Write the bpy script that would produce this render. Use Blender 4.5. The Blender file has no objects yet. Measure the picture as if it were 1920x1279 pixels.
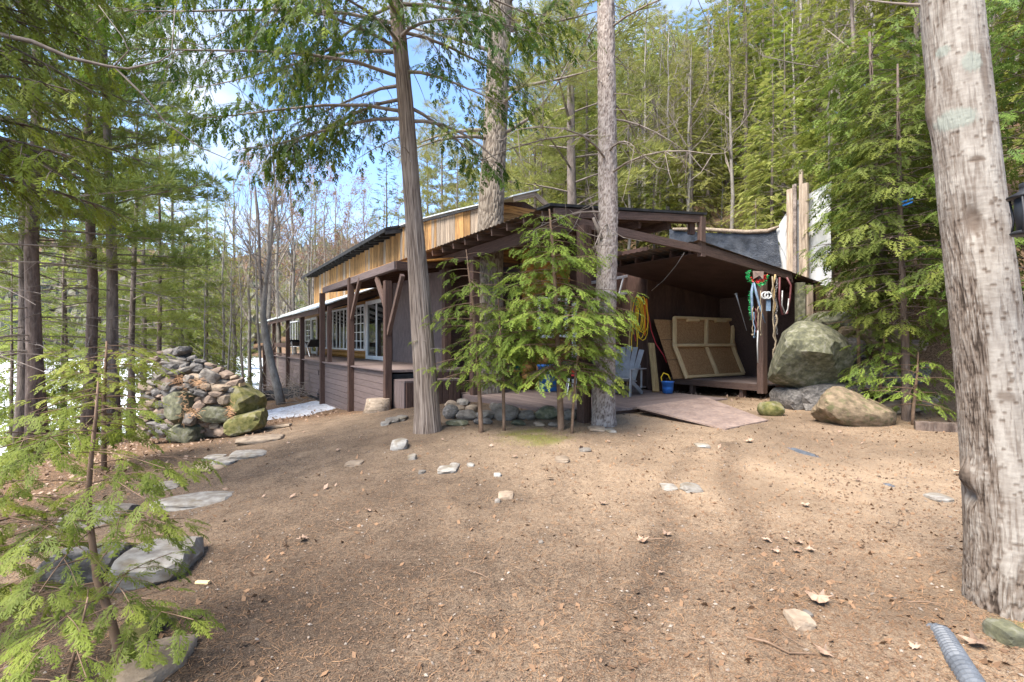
import bpy, bmesh, math, random
import numpy as np
from mathutils import Vector, Matrix

scene = bpy.context.scene
COL = scene.collection
R = math.radians
rnd = random.Random(7)

# ---------------------------------------------------------------- camera, sky, sun, exposure
cam_d = bpy.data.cameras.new('camera')
cam_d.lens = 18.0
cam_d.sensor_width = 36.0
cam_d.clip_start = 0.05
cam_d.clip_end = 3000.0
cam = bpy.data.objects.new('camera', cam_d)
COL.objects.link(cam)
CAMZ = 1.6
cam.location = (0, 0, CAMZ)
cam.rotation_euler = (R(90), 0, 0)
scene.camera = cam

SUN_ELEV, SUN_AZ = 54.0, 224.0          # azimuth measured from +Y towards +X: behind the camera, to its left
world = bpy.data.worlds.new('World')
scene.world = world
world.use_nodes = True
wt = world.node_tree
wt.nodes.clear()
wo = wt.nodes.new('ShaderNodeOutputWorld')
bg = wt.nodes.new('ShaderNodeBackground')
bg.inputs["Strength"].default_value = 0.088
sky = wt.nodes.new('ShaderNodeTexSky')
sky.sky_type = 'NISHITA'
sky.sun_disc = False
sky.sun_elevation = R(SUN_ELEV)
sky.sun_rotation = R(SUN_AZ)
sky.air_density = 0.85
sky.dust_density = 0.3
sky.ozone_density = 4.0
tc = wt.nodes.new('ShaderNodeTexCoord')
mp = wt.nodes.new('ShaderNodeMapping')
mp.inputs['Scale'].default_value = (1.0, 1.0, 2.6)
mp.inputs['Location'].default_value = (5.1, 0.4, 1.35)
nz = wt.nodes.new('ShaderNodeTexNoise')
nz.inputs['Scale'].default_value = 2.3
nz.inputs['Detail'].default_value = 9.0
nz.inputs['Roughness'].default_value = 0.56
rp = wt.nodes.new('ShaderNodeValToRGB')
rp.color_ramp.elements[0].position = 0.5
rp.color_ramp.elements[1].position = 0.7
mx = wt.nodes.new('ShaderNodeMixRGB')
mx.inputs['Color2'].default_value = (2.6, 2.7, 2.9, 1)
L = wt.links.new
L(tc.outputs['Generated'], mp.inputs['Vector'])
L(mp.outputs['Vector'], nz.inputs['Vector'])
L(nz.outputs['Fac'], rp.inputs['Fac'])
L(rp.outputs['Color'], mx.inputs['Fac'])
L(sky.outputs['Color'], mx.inputs['Color1'])
L(mx.outputs['Color'], bg.inputs['Color'])
L(bg.outputs['Background'], wo.inputs['Surface'])

sun_d = bpy.data.lights.new('sun', 'SUN')
sun_d.energy = 2.4
sun_d.angle = R(36)
sun_d.color = (1.0, 0.94, 0.86)
sun = bpy.data.objects.new('sun', sun_d)
COL.objects.link(sun)
sd = Vector((math.sin(R(SUN_AZ)) * math.cos(R(SUN_ELEV)), math.cos(R(SUN_AZ)) * math.cos(R(SUN_ELEV)), math.sin(R(SUN_ELEV))))
sun.rotation_euler = sd.to_track_quat('Z', 'Y').to_euler()
sun.location = sd * 60

scene.view_settings.view_transform = 'Standard'
scene.view_settings.look = 'None'
scene.view_settings.gamma = 1.0
scene.view_settings.use_curve_mapping = False
scene.view_settings.exposure = 2.5
scene.cycles.max_bounces = 8
scene.cycles.transparent_max_bounces = 4

# ---------------------------------------------------------------- geometry helpers
FPX = 960.0
UD = np.array([-0.5456, 0.8380])        # along the long front of the cabin, away from the camera
VD = np.array([0.8380, 0.5456])         # across it, away to the right


def W(u, v, z):
    return Vector((UD[0] * u + VD[0] * v, UD[1] * u + VD[1] * v, z))


def at(px, py, d):
    return Vector(((px - 960) / FPX * d, d, CAMZ - (py - 639.5) / FPX * d))


def onv(px, py, v):                      # where a sight line meets the upright plane v = const -> (u, z)
    m = (px - 960) / FPX
    y = v / (VD[1] + VD[0] * m)
    return y * (UD[1] + UD[0] * m), CAMZ - (py - 639.5) / FPX * y


def onu(px, py, u):
    m = (px - 960) / FPX
    y = u / (UD[1] + UD[0] * m)
    return y * (VD[1] + VD[0] * m), CAMZ - (py - 639.5) / FPX * y


def h3(ix, iy, iz, seed):
    n = (ix.astype(np.int64) * 374761393 + iy.astype(np.int64) * 668265263 + iz.astype(np.int64) * 2147483647 + seed * 1274126177) & 0xffffffff
    n = ((n ^ (n >> 13)) * 1274126177) & 0xffffffff
    n = n ^ (n >> 16)
    return (n & 0xffffff) / float(0xffffff)


def vnoise(p, seed=0):
    p = np.asarray(p, float)
    i = np.floor(p).astype(np.int64)
    f = p - i
    f = f * f * (3 - 2 * f)
    r = 0
    for dx in (0, 1):
        for dy in (0, 1):
            for dz in (0, 1):
                w = (f[:, 0] if dx else 1 - f[:, 0]) * (f[:, 1] if dy else 1 - f[:, 1]) * (f[:, 2] if dz else 1 - f[:, 2])
                r = r + w * h3(i[:, 0] + dx, i[:, 1] + dy, i[:, 2] + dz, seed)
    return r


def fbm(p, seed=0, oct=4, gain=0.5):
    p = np.asarray(p, float)
    a, s, r = 1.0, 0.0, 0.0
    for k in range(oct):
        r = r + a * vnoise(p * (2.03 ** k) + 17.3 * k, seed + k)
        s += a
        a *= gain
    return r / s


def worley(x, y, seed, wrapx=None):
    """distance to the nearest and second nearest cell point on a jittered grid, and the id of the nearest"""
    ix, iy = np.floor(x).astype(np.int64), np.floor(y).astype(np.int64)
    d1 = np.full(x.shape, 9.0)
    d2 = np.full(x.shape, 9.0)
    cid = np.zeros(x.shape)
    for dx in (-1, 0, 1):
        for dy in (-1, 0, 1):
            cx, cy = ix + dx, iy + dy
            hx = np.mod(cx, wrapx) if wrapx else cx
            px = cx + h3(hx, cy, hx * 0, seed)
            py = cy + h3(hx, cy, hx * 0, seed + 9)
            d = np.hypot(x - px, y - py)
            near = d < d1
            d2 = np.where(near, d1, np.minimum(d2, d))
            cid = np.where(near, h3(hx, cy, hx * 0, seed + 5), cid)
            d1 = np.where(near, d, d1)
    return d1, d2, cid


def sstep(a, b, x):
    t = np.clip((x - a) / (b - a), 0, 1)
    return t * t * (3 - 2 * t)


ORG = {}


def org(o):
    return ORG.get(o.name, Vector((0, 0, 0))) if o else Vector((0, 0, 0))


def tag(o, label=None, cat=None, group=None, kind=None):
    if label:
        o['label'] = label
    if cat:
        o['category'] = cat
    if group:
        o['group'] = group
    if kind:
        o['kind'] = kind
    return o


def thing(name, label, cat, loc=(0, 0, 0), group=None):
    o = bpy.data.objects.new(name, None)
    o.empty_display_size = 0.2
    COL.objects.link(o)
    o.location = loc
    ORG[o.name] = Vector(loc)
    return tag(o, label, cat, group)


def np_mesh(name, v, f, smooth=False, attrs=None):
    """v (n,3); f (m,3) or (m,4) of vertex indices, or a list of both"""
    me = bpy.data.meshes.new(name)
    fs = f if isinstance(f, list) else [f]
    fs = [np.asarray(a, np.int32) for a in fs if len(a)]
    v = np.asarray(v, np.float32)
    me.vertices.add(len(v))
    me.vertices.foreach_set('co', v.ravel())
    loops = np.concatenate([a.ravel() for a in fs])
    sizes = np.concatenate([np.full(len(a), a.shape[1], np.int32) for a in fs])
    me.loops.add(len(loops))
    me.loops.foreach_set('vertex_index', loops)
    me.polygons.add(len(sizes))
    st = np.zeros(len(sizes), np.int32)
    st[1:] = np.cumsum(sizes)[:-1]
    me.polygons.foreach_set('loop_start', st)
    me.polygons.foreach_set('loop_total', sizes)
    me.polygons.foreach_set('use_smooth', np.full(len(sizes), bool(smooth)))
    for k, a in (attrs or {}).items():
        at_ = me.attributes.new(k, 'FLOAT', 'POINT')
        at_.data.foreach_set('value', np.asarray(a, np.float32))
    me.update(calc_edges=True)
    me.validate()
    return me


def link(name, me, mat=None, parent=None, loc=None, own=True):
    o = bpy.data.objects.new(name, me)
    COL.objects.link(o)
    if mat and own:
        me.materials.clear()
        me.materials.append(mat)
    if parent:
        o.parent = parent
        ORG[o.name] = org(parent)
    if loc is not None:
        o.location = Vector(loc) - (org(parent) if parent else Vector((0, 0, 0)))
        ORG[o.name] = Vector(loc)
    return o


class MB:
    """collects simple solids in world space, then becomes one mesh object"""

    def __init__(self):
        self.v, self.q, self.t = [], [], []

    def add(self, v, q=(), t=()):
        b = len(self.v)
        self.v += [tuple(p) for p in v]
        self.q += [[i + b for i in f] for f in q]
        self.t += [[i + b for i in f] for f in t]

    def hexa(self, p):                   # eight corners: 0-3 the bottom ring, 4-7 the top ring
        self.add(p, [(3, 2, 1, 0), (4, 5, 6, 7), (0, 1, 5, 4), (1, 2, 6, 5), (2, 3, 7, 6), (3, 0, 4, 7)])

    def beam(self, p0, p1, w, h, up=(0, 0, 1)):
        p0, p1 = Vector(p0), Vector(p1)
        a = (p1 - p0).normalized()
        s = a.cross(Vector(up))
        s = s.normalized() if s.length > 1e-4 else Vector((1, 0, 0))
        n = s.cross(a).normalized()
        s, n = s * w / 2, n * h / 2
        self.hexa([p0 - s - n, p0 + s - n, p1 + s - n, p1 - s - n, p0 - s + n, p0 + s + n, p1 + s + n, p1 - s + n])

    def box(self, c, sx, sy, sz, rz=0.0):
        c = Vector(c)
        ca, sa = math.cos(rz), math.sin(rz)
        X, Y = Vector((ca, sa, 0)) * sx / 2, Vector((-sa, ca, 0)) * sy / 2
        Z = Vector((0, 0, sz / 2))
        self.hexa([c - X - Y - Z, c + X - Y - Z, c + X + Y - Z, c - X + Y - Z, c - X - Y + Z, c + X - Y + Z, c + X + Y + Z, c - X + Y + Z])

    def slab(self, poly, t, d=(0, 0, -1)):
        d = Vector(d).normalized() * t
        n = len(poly)
        top = [Vector(p) for p in poly]
        b = len(self.v)
        self.v += [tuple(p) for p in top] + [tuple(p + d) for p in top]
        for i in range(n):
            j = (i + 1) % n
            self.q.append([b + i, b + j, b + n + j, b + n + i])
        for i in range(1, n - 1):
            self.t.append([b, b + i, b + i + 1])
            self.t.append([b + n, b + n + i + 1, b + n + i])

    def tube(self, pts, rad, n=8, cap=True):
        pts = [Vector(p) for p in pts]
        if not hasattr(rad, '__len__'):
            rad = [rad] * len(pts)
        b = len(self.v)
        prev = None
        for i, p in enumerate(pts):
            a = (pts[min(i + 1, len(pts) - 1)] - pts[max(i - 1, 0)])
            a = a.normalized() if a.length > 1e-9 else Vector((0, 0, 1))
            if prev is None:
                s = a.cross(Vector((0.3, 0.2, 1)) if abs(a.z) < 0.9 else Vector((1, 0.1, 0))).normalized()
            else:
                s = (prev - a * prev.dot(a)).normalized()
            prev = s
            t = a.cross(s)
            for k in range(n):
                g = 2 * math.pi * k / n
                self.v.append(tuple(p + (s * math.cos(g) + t * math.sin(g)) * rad[i]))
        for i in range(len(pts) - 1):
            for k in range(n):
                k2 = (k + 1) % n
                self.q.append([b + i * n + k, b + i * n + k2, b + (i + 1) * n + k2, b + (i + 1) * n + k])
        if cap:
            for k in range(1, n - 1):
                self.t.append([b, b + k + 1, b + k])
                e = b + (len(pts) - 1) * n
                self.t.append([e, e + k, e + k + 1])

    def lathe(self, c, prof, n=16):       # prof: (radius, z)
        c = Vector(c)
        self.tube([c + Vector((0, 0, z + 1e-5 * i)) for i, (r, z) in enumerate(prof)], [r for r, z in prof], n)

    def mesh(self, name, o=Vector((0, 0, 0)), smooth=False):
        v = np.array(self.v, float) - np.array(o)
        return np_mesh(name, v, [np.array(self.q).reshape(-1, 4), np.array(self.t).reshape(-1, 3)], smooth)

    def build(self, name, mat, parent=None, smooth=False):
        o = org(parent) if parent else Vector((0, 0, 0))
        if parent:
            return link(name, self.mesh(name, o, smooth), mat, parent)
        c = Vector(np.array(self.v).mean(axis=0))
        c.z = min(p[2] for p in self.v)
        ob = link(name, self.mesh(name, c, smooth), mat)
        ob.location = c
        ORG[ob.name] = c
        return ob


_pl = {}


def plank(name, mat, parent, p0, p1, w, t, up=(0, 0, 1), bev=0.004):
    """a board of its own from p0 to p1: w across, t thick along up; its own axes, so that the grain runs along it"""
    p0, p1 = Vector(p0), Vector(p1)
    ln = (p1 - p0).length
    key = (round(ln, 3), round(w, 4), round(t, 4), mat.name)
    me = _pl.get(key)
    if me is None:
        b = min(bev, w * 0.2, t * 0.2)
        x, y, z = ln / 2, w / 2, t / 2
        ring = [(-y, -z + b), (-y, z - b), (-y + b, z), (y - b, z), (y, z - b), (y, -z + b), (y - b, -z), (-y + b, -z)]
        v = [(-x, a, c) for a, c in ring] + [(x, a, c) for a, c in ring]
        q = [(i, i + 8, (i + 1) % 8 + 8, (i + 1) % 8) for i in range(8)]
        t_ = [(0, i, i + 1) for i in range(1, 7)] + [(8, 8 + i + 1, 8 + i) for i in range(1, 7)]
        me = np_mesh(name, v, [np.array(q), np.array(t_)])
        me.materials.append(mat)
        _pl[key] = me
    a = (p1 - p0).normalized()
    s = Vector(up).cross(a)
    if s.length < 1e-4:
        s = Vector((0, 1, 0)).cross(a)
    s.normalize()
    n = a.cross(s)
    o = bpy.data.objects.new(name, me)
    COL.objects.link(o)
    c = (p0 + p1) / 2
    m = Matrix((a, s, n)).transposed().to_4x4()
    if parent:
        o.parent = parent
    m.translation = c - (org(parent) if parent else Vector((0, 0, 0)))
    o.matrix_local = m
    ORG[o.name] = c
    return o


# ---------------------------------------------------------------- materials
M = {}


def mat(name, c1, c2, scale=4.0, stretch=(1, 1, 1), rough=0.8, bump=0.2, c3=None, s3=30.0, f3=0.4, bdist=0.01, obj_var=0.0, detail=6.0, lo=0.35, hi=0.65, spec=0.3, metal=0.0, mid=None):
    m = bpy.data.materials.new(name)
    m.use_nodes = True
    t = m.node_tree
    N, K = t.nodes, t.links.new
    bs = N['Principled BSDF']
    tc = N.new('ShaderNodeTexCoord')
    mp = N.new('ShaderNodeMapping')
    mp.inputs['Scale'].default_value = stretch
    oi = N.new('ShaderNodeObjectInfo')
    sc_ = N.new('ShaderNodeVectorMath')
    sc_.operation = 'SCALE'
    sc_.inputs[0].default_value = (17.0, 31.0, 23.0)
    K(oi.outputs['Random'], sc_.inputs['Scale'])
    ad = N.new('ShaderNodeVectorMath')
    K(tc.outputs['Object'], ad.inputs[0])
    K(sc_.outputs['Vector'], ad.inputs[1])
    K(ad.outputs['Vector'], mp.inputs['Vector'])
    n1 = N.new('ShaderNodeTexNoise')
    n1.inputs['Scale'].default_value = scale
    n1.inputs['Detail'].default_value = detail
    n1.inputs['Roughness'].default_value = 0.62
    K(mp.outputs['Vector'], n1.inputs['Vector'])
    r1 = N.new('ShaderNodeValToRGB')
    r1.color_ramp.elements[0].position = lo
    r1.color_ramp.elements[1].position = hi
    r1.color_ramp.elements[0].color = (*c1, 1)
    r1.color_ramp.elements[1].color = (*c2, 1)
    if mid:
        e = r1.color_ramp.elements.new((lo + hi) / 2)
        e.color = (*mid, 1)
    K(n1.outputs['Fac'], r1.inputs['Fac'])
    out = r1.outputs['Color']
    n2 = N.new('ShaderNodeTexNoise')
    n2.inputs['Scale'].default_value = s3
    n2.inputs['Detail'].default_value = 4.0
    K(mp.outputs['Vector'], n2.inputs['Vector'])
    if c3:
        r2 = N.new('ShaderNodeValToRGB')
        r2.color_ramp.elements[0].position = 0.5
        r2.color_ramp.elements[1].position = 0.68
        K(n2.outputs['Fac'], r2.inputs['Fac'])
        mu = N.new('ShaderNodeMath')
        mu.operation = 'MULTIPLY'
        mu.inputs[1].default_value = f3
        K(r2.outputs['Color'], mu.inputs[0])
        m2 = N.new('ShaderNodeMixRGB')
        m2.inputs['Color2'].default_value = (*c3, 1)
        K(mu.outputs[0], m2.inputs['Fac'])
        K(out, m2.inputs['Color1'])
        out = m2.outputs['Color']
    if obj_var:
        hv = N.new('ShaderNodeHueSaturation')
        mr = N.new('ShaderNodeMapRange')
        mr.inputs['To Min'].default_value = 1 - obj_var
        mr.inputs['To Max'].default_value = 1 + obj_var
        K(oi.outputs['Random'], mr.inputs['Value'])
        K(mr.outputs['Result'], hv.inputs['Value'])
        K(out, hv.inputs['Color'])
        out = hv.outputs['Color']
    K(out, bs.inputs['Base Color'])
    bs.inputs['Roughness'].default_value = rough
    bs.inputs['Specular IOR Level'].default_value = spec
    bs.inputs['Metallic'].default_value = metal
    if bump:
        ma = N.new('ShaderNodeMath')
        ma.inputs[1].default_value = 0.5
        K(n1.outputs['Fac'], ma.inputs[0])
        m3 = N.new('ShaderNodeMath')
        m3.operation = 'MULTIPLY_ADD'
        m3.inputs[1].default_value = 0.6
        K(n2.outputs['Fac'], m3.inputs[0])
        K(n1.outputs['Fac'], m3.inputs[2])
        bp = N.new('ShaderNodeBump')
        bp.inputs['Strength'].default_value = bump
        bp.inputs['Distance'].default_value = bdist
        K(m3.outputs[0], bp.inputs['Height'])
        K(bp.outputs['Normal'], bs.inputs['Normal'])
    M[name] = m
    return m


def leafmat(name, stops, trans=0.35, attr='tint', obj_var=0.12):
    """foliage: colour by each frond's own tint, partly letting light through"""
    m = bpy.data.materials.new(name)
    m.use_nodes = True
    t = m.node_tree
    N, K = t.nodes, t.links.new
    N.clear()
    out = N.new('ShaderNodeOutputMaterial')
    a = N.new('ShaderNodeAttribute')
    a.attribute_name = attr
    r = N.new('ShaderNodeValToRGB')
    el = r.color_ramp.elements
    el[0].position, el[0].color = 0.0, (*stops[0], 1)
    el[1].position, el[1].color = 1.0, (*stops[-1], 1)
    for i, c in enumerate(stops[1:-1]):
        e = el.new((i + 1) / (len(stops) - 1))
        e.color = (*c, 1)
    K(a.outputs['Fac'], r.inputs['Fac'])
    oi = N.new('ShaderNodeObjectInfo')
    hv = N.new('ShaderNodeHueSaturation')
    for sock, lo, hi in (('Value', 1 - obj_var * 1.5, 1 + obj_var * 1.5), ('Hue', 0.5 - obj_var * 0.12, 0.5 + obj_var * 0.12)):
        mr = N.new('ShaderNodeMapRange')
        mr.inputs['To Min'].default_value = lo
        mr.inputs['To Max'].default_value = hi
        K(oi.outputs['Random'], mr.inputs['Value'])
        K(mr.outputs['Result'], hv.inputs[sock])
    K(r.outputs['Color'], hv.inputs['Color'])
    bs = N.new('ShaderNodeBsdfPrincipled')
    bs.inputs['Roughness'].default_value = 0.6
    bs.inputs['Specular IOR Level'].default_value = 0.25
    tr = N.new('ShaderNodeBsdfTranslucent')
    K(hv.outputs['Color'], bs.inputs['Base Color'])
    K(hv.outputs['Color'], tr.inputs['Color'])
    ms = N.new('ShaderNodeMixShader')
    ms.inputs['Fac'].default_value = trans
    K(bs.outputs[0], ms.inputs[1])
    K(tr.outputs[0], ms.inputs[2])
    K(ms.outputs[0], out.inputs['Surface'])
    M[name] = m
    return m


def attrmat(name, stops, attr='bark', rough=0.9, scale=(40, 40, 6), bump=0.3, mossattr=None, mosscol=(0.12, 0.13, 0.03)):
    """colour by an attribute of the surface itself (fissure .. plate), with fine noise"""
    m = bpy.data.materials.new(name)
    m.use_nodes = True
    t = m.node_tree
    N, K = t.nodes, t.links.new
    bs = N['Principled BSDF']
    a = N.new('ShaderNodeAttribute')
    a.attribute_name = attr
    tc = N.new('ShaderNodeTexCoord')
    mp = N.new('ShaderNodeMapping')
    mp.inputs['Scale'].default_value = scale
    K(tc.outputs['Object'], mp.inputs['Vector'])
    n = N.new('ShaderNodeTexNoise')
    n.inputs['Scale'].default_value = 1.0
    n.inputs['Detail'].default_value = 6.0
    K(mp.outputs['Vector'], n.inputs['Vector'])
    ma = N.new('ShaderNodeMath')
    ma.operation = 'MULTIPLY_ADD'
    ma.inputs[1].default_value = 0.5
    ma.inputs[2].default_value = -0.25
    K(n.outputs['Fac'], ma.inputs[0])
    ad = N.new('ShaderNodeMath')
    K(ma.outputs[0], ad.inputs[0])
    K(a.outputs['Fac'], ad.inputs[1])
    r = N.new('ShaderNodeValToRGB')
    el = r.color_ramp.elements
    el[0].position, el[0].color = stops[0][0], (*stops[0][1], 1)
    el[1].position, el[1].color = stops[-1][0], (*stops[-1][1], 1)
    for p, c in stops[1:-1]:
        e = el.new(p)
        e.color = (*c, 1)
    K(ad.outputs[0], r.inputs['Fac'])
    o = r.outputs['Color']
    if mossattr:
        a2 = N.new('ShaderNodeAttribute')
        a2.attribute_name = mossattr
        mi = N.new('ShaderNodeMixRGB')
        mi.inputs['Color2'].default_value = (*mosscol, 1)
        K(a2.outputs['Fac'], mi.inputs['Fac'])
        K(o, mi.inputs['Color1'])
        o = mi.outputs['Color']
    K(o, bs.inputs['Base Color'])
    bs.inputs['Roughness'].default_value = rough
    bs.inputs['Specular IOR Level'].default_value = 0.2
    bp = N.new('ShaderNodeBump')
    bp.inputs['Strength'].default_value = bump
    bp.inputs['Distance'].default_value = 0.01
    K(ad.outputs[0], bp.inputs['Height'])
    K(bp.outputs['Normal'], bs.inputs['Normal'])
    M[name] = m
    return m


LONG = (0.6, 9, 9)
mat('brown_paint', (0.06, 0.036, 0.027), (0.125, 0.076, 0.058), 5, LONG, 0.65, 0.5, c3=(0.19, 0.135, 0.11), f3=0.45, obj_var=0.12)
mat('dark_brown_paint', (0.035, 0.019, 0.014), (0.083, 0.045, 0.033), 5, LONG, 0.65, 0.5, c3=(0.125, 0.08, 0.062), f3=0.45, obj_var=0.1)
mat('skirt_paint', (0.098, 0.072, 0.067), (0.145, 0.108, 0.1), 5, LONG, 0.7, 0.5, c3=(0.2, 0.155, 0.14), f3=0.5, obj_var=0.1)
mat('deck_wood', (0.115, 0.082, 0.07), (0.21, 0.158, 0.138), 4, (0.5, 7, 7), 0.8, 0.35, c3=(0.26, 0.21, 0.19), f3=0.4, obj_var=0.16)
mat('rough_board', (0.085, 0.045, 0.02), (0.45, 0.27, 0.1), 4.5, (0.45, 8, 8), 0.8, 0.5, c3=(0.075, 0.04, 0.022), s3=7, f3=0.85, obj_var=0.4, lo=0.28, hi=0.66, mid=(0.3, 0.158, 0.055))
mat('grey_board', (0.16, 0.12, 0.085), (0.38, 0.3, 0.22), 3.5, (0.5, 7, 7), 0.85, 0.4, c3=(0.12, 0.08, 0.05), f3=0.5, obj_var=0.2)
mat('log_wood', (0.27, 0.12, 0.03), (0.48, 0.245, 0.07), 3, (0.5, 6, 6), 0.45, 0.25, c3=(0.14, 0.06, 0.02), s3=7, f3=0.5, obj_var=0.12)
mat('stucco', (0.115, 0.09, 0.088), (0.16, 0.128, 0.122), 9, (1, 1, 0.5), 0.9, 0.6, c3=(0.09, 0.07, 0.07), s3=60, f3=0.5)
mat('plywood_brown', (0.042, 0.022, 0.016), (0.078, 0.042, 0.031), 3, (1, 1, 0.25), 0.7, 0.2, c3=(0.14, 0.09, 0.07), s3=25, f3=0.25)
mat('white_paint', (0.66, 0.67, 0.68), (0.78, 0.78, 0.78), 5, (1, 1, 1), 0.4, 0.05)
mat('black_roofing', (0.012, 0.012, 0.013), (0.035, 0.034, 0.034), 6, (1, 1, 1), 0.8, 0.5)
mat('roof_metal', (0.45, 0.5, 0.5), (0.66, 0.7, 0.7), 2.5, (1, 1, 1), 0.4, 0.1, c3=(0.3, 0.24, 0.18), s3=8, f3=0.3)
mat('corrugated_brown', (0.07, 0.06, 0.05), (0.13, 0.1, 0.08), 3, (1, 1, 1), 0.7, 0.2, c3=(0.26, 0.13, 0.06), s3=7, f3=0.6)
mat('new_lumber', (0.55, 0.38, 0.19), (0.72, 0.53, 0.29), 3, LONG, 0.65, 0.2, c3=(0.4, 0.22, 0.09), s3=8, f3=0.4, obj_var=0.1)
mat('osb', (0.25, 0.125, 0.05), (0.5, 0.29, 0.135), 22, (1, 2.2, 1), 0.75, 0.25, c3=(0.12, 0.06, 0.03), s3=50, f3=0.5, lo=0.3, hi=0.7)
mat('ramp_wood', (0.17, 0.12, 0.1), (0.27, 0.2, 0.165), 4, (1, 1, 1), 0.85, 0.3, c3=(0.38, 0.26, 0.19), s3=18, f3=0.5)
mat('bark_slab', (0.24, 0.15, 0.06), (0.45, 0.31, 0.14), 4, LONG, 0.8, 0.4, c3=(0.14, 0.09, 0.05), f3=0.6)
mat('grey_plastic', (0.17, 0.17, 0.175), (0.25, 0.25, 0.255), 5, (1, 1, 1), 0.55, 0.06)
mat('dark_plastic', (0.022, 0.025, 0.03), (0.04, 0.043, 0.05), 4, (1, 1, 1), 0.5, 0.06)
mat('black_metal', (0.012, 0.012, 0.014), (0.03, 0.03, 0.033), 8, (1, 1, 1), 0.5, 0.1)
mat('aluminium', (0.42, 0.43, 0.44), (0.6, 0.61, 0.62), 8, (1, 1, 1), 0.4, 0.05, metal=0.6)
mat('blue_plastic', (0.03, 0.12, 0.42), (0.05, 0.2, 0.55), 4, (1, 1, 1), 0.45, 0.05)
mat('teal_plastic', (0.01, 0.16, 0.2), (0.02, 0.26, 0.3), 4, (1, 1, 1), 0.45, 0.05)
mat('grey_bucket', (0.3, 0.31, 0.32), (0.42, 0.43, 0.44), 5, (1, 1, 1), 0.5, 0.05)
mat('orange_plastic', (0.6, 0.13, 0.01), (0.75, 0.2, 0.02), 5, (1, 1, 1), 0.45, 0.05)
mat('yellow_cord', (0.68, 0.42, 0.01), (0.82, 0.56, 0.03), 9, (1, 1, 1), 0.5, 0.05)
mat('red_cord', (0.38, 0.02, 0.03), (0.55, 0.04, 0.05), 9, (1, 1, 1), 0.5, 0.05)
mat('white_cloth', (0.34, 0.34, 0.33), (0.5, 0.5, 0.49), 3, (1, 1, 0.4), 0.7, 0.5, c3=(0.4, 0.38, 0.34), s3=6, f3=0.4)
mat('black_tarp', (0.022, 0.024, 0.028), (0.06, 0.064, 0.072), 3.5, (1, 1, 1), 0.28, 0.9, spec=0.5, bdist=0.03)
mat('rope_tan', (0.16, 0.125, 0.08), (0.28, 0.22, 0.15), 20, (1, 1, 1), 0.85, 0.2)
mat('rope_blue', (0.1, 0.15, 0.22), (0.18, 0.24, 0.31), 15, (1, 1, 1), 0.8, 0.2)
mat('chain_steel', (0.2, 0.19, 0.18), (0.4, 0.38, 0.36), 20, (1, 1, 1), 0.5, 0.1, metal=0.6)
mat('tinsel_green', (0.01, 0.22, 0.06), (0.04, 0.5, 0.14), 30, (1, 1, 1), 0.3, 0.1)
mat('tinsel_red', (0.42, 0.015, 0.02), (0.6, 0.04, 0.04), 30, (1, 1, 1), 0.3, 0.1)
mat('hose_red', (0.08, 0.025, 0.025), (0.13, 0.04, 0.04), 12, (1, 1, 1), 0.5, 0.1)
mat('drain_pipe', (0.06, 0.066, 0.075), (0.11, 0.118, 0.13), 9, (1, 1, 1), 0.5, 0.15)
mat('snow', (0.42, 0.42, 0.43), (0.66, 0.67, 0.69), 3, (1, 1, 1), 0.7, 0.8, c3=(0.2, 0.14, 0.09), s3=12, f3=0.8, bdist=0.03)
mat('lake_ice', (0.74, 0.77, 0.82), (0.86, 0.88, 0.9), 0.02, (1, 1, 1), 0.55, 0.0)
mat('pond_sheet', (0.2, 0.2, 0.2), (0.3, 0.3, 0.3), 1)
mat('rock_grey', (0.09, 0.074, 0.06), (0.24, 0.21, 0.175), 11, (1, 1, 1.5), 0.85, 0.9, c3=(0.13, 0.12, 0.1), s3=22, f3=0.5, obj_var=0.2)
mat('rock_tan', (0.18, 0.13, 0.09), (0.33, 0.255, 0.18), 11, (1, 1, 1.5), 0.85, 0.9, c3=(0.16, 0.13, 0.1), s3=22, f3=0.5, obj_var=0.2)
mat('rock_dark', (0.055, 0.05, 0.046), (0.15, 0.135, 0.12), 11, (1, 1, 1.5), 0.85, 0.9, c3=(0.25, 0.23, 0.21), s3=22, f3=0.4, obj_var=0.2)
mat('rock_brown', (0.13, 0.09, 0.065), (0.27, 0.2, 0.15), 11, (1, 1, 1.5), 0.85, 0.9, c3=(0.09, 0.07, 0.05), s3=22, f3=0.5, obj_var=0.2)
mat('rock_mossy', (0.06, 0.06, 0.042), (0.19, 0.18, 0.138), 9, (1, 1, 1), 0.92, 1.0, c3=(0.055, 0.055, 0.036), s3=11, f3=0.85, obj_var=0.12, mid=(0.118, 0.114, 0.065))
mat('rock_moss_green', (0.055, 0.058, 0.014), (0.16, 0.14, 0.05), 12, (1, 1, 1), 0.95, 1.0, c3=(0.18, 0.16, 0.12), s3=7, f3=0.6, obj_var=0.12)
mat('boulder_tan', (0.095, 0.07, 0.042), (0.24, 0.175, 0.11), 9, (1, 1, 1.4), 0.9, 0.9, c3=(0.085, 0.085, 0.035), s3=10, f3=0.85, bdist=0.02)
mat('pale_slab', (0.16, 0.135, 0.11), (0.3, 0.28, 0.245), 11, (1, 1, 1.5), 0.8, 0.9, c3=(0.15, 0.115, 0.07), s3=5, f3=0.8, obj_var=0.15)
mat('burnt_wood', (0.008, 0.008, 0.008), (0.03, 0.027, 0.025), 7, (1, 1, 0.4), 0.85, 0.5)
mat('twig_grey', (0.13, 0.1, 0.08), (0.24, 0.2, 0.165), 8, (1, 1, 1), 0.85, 0.2)
mat('twig_brown', (0.1, 0.06, 0.035), (0.2, 0.13, 0.085), 8, (1, 1, 1), 0.85, 0.2)
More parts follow.
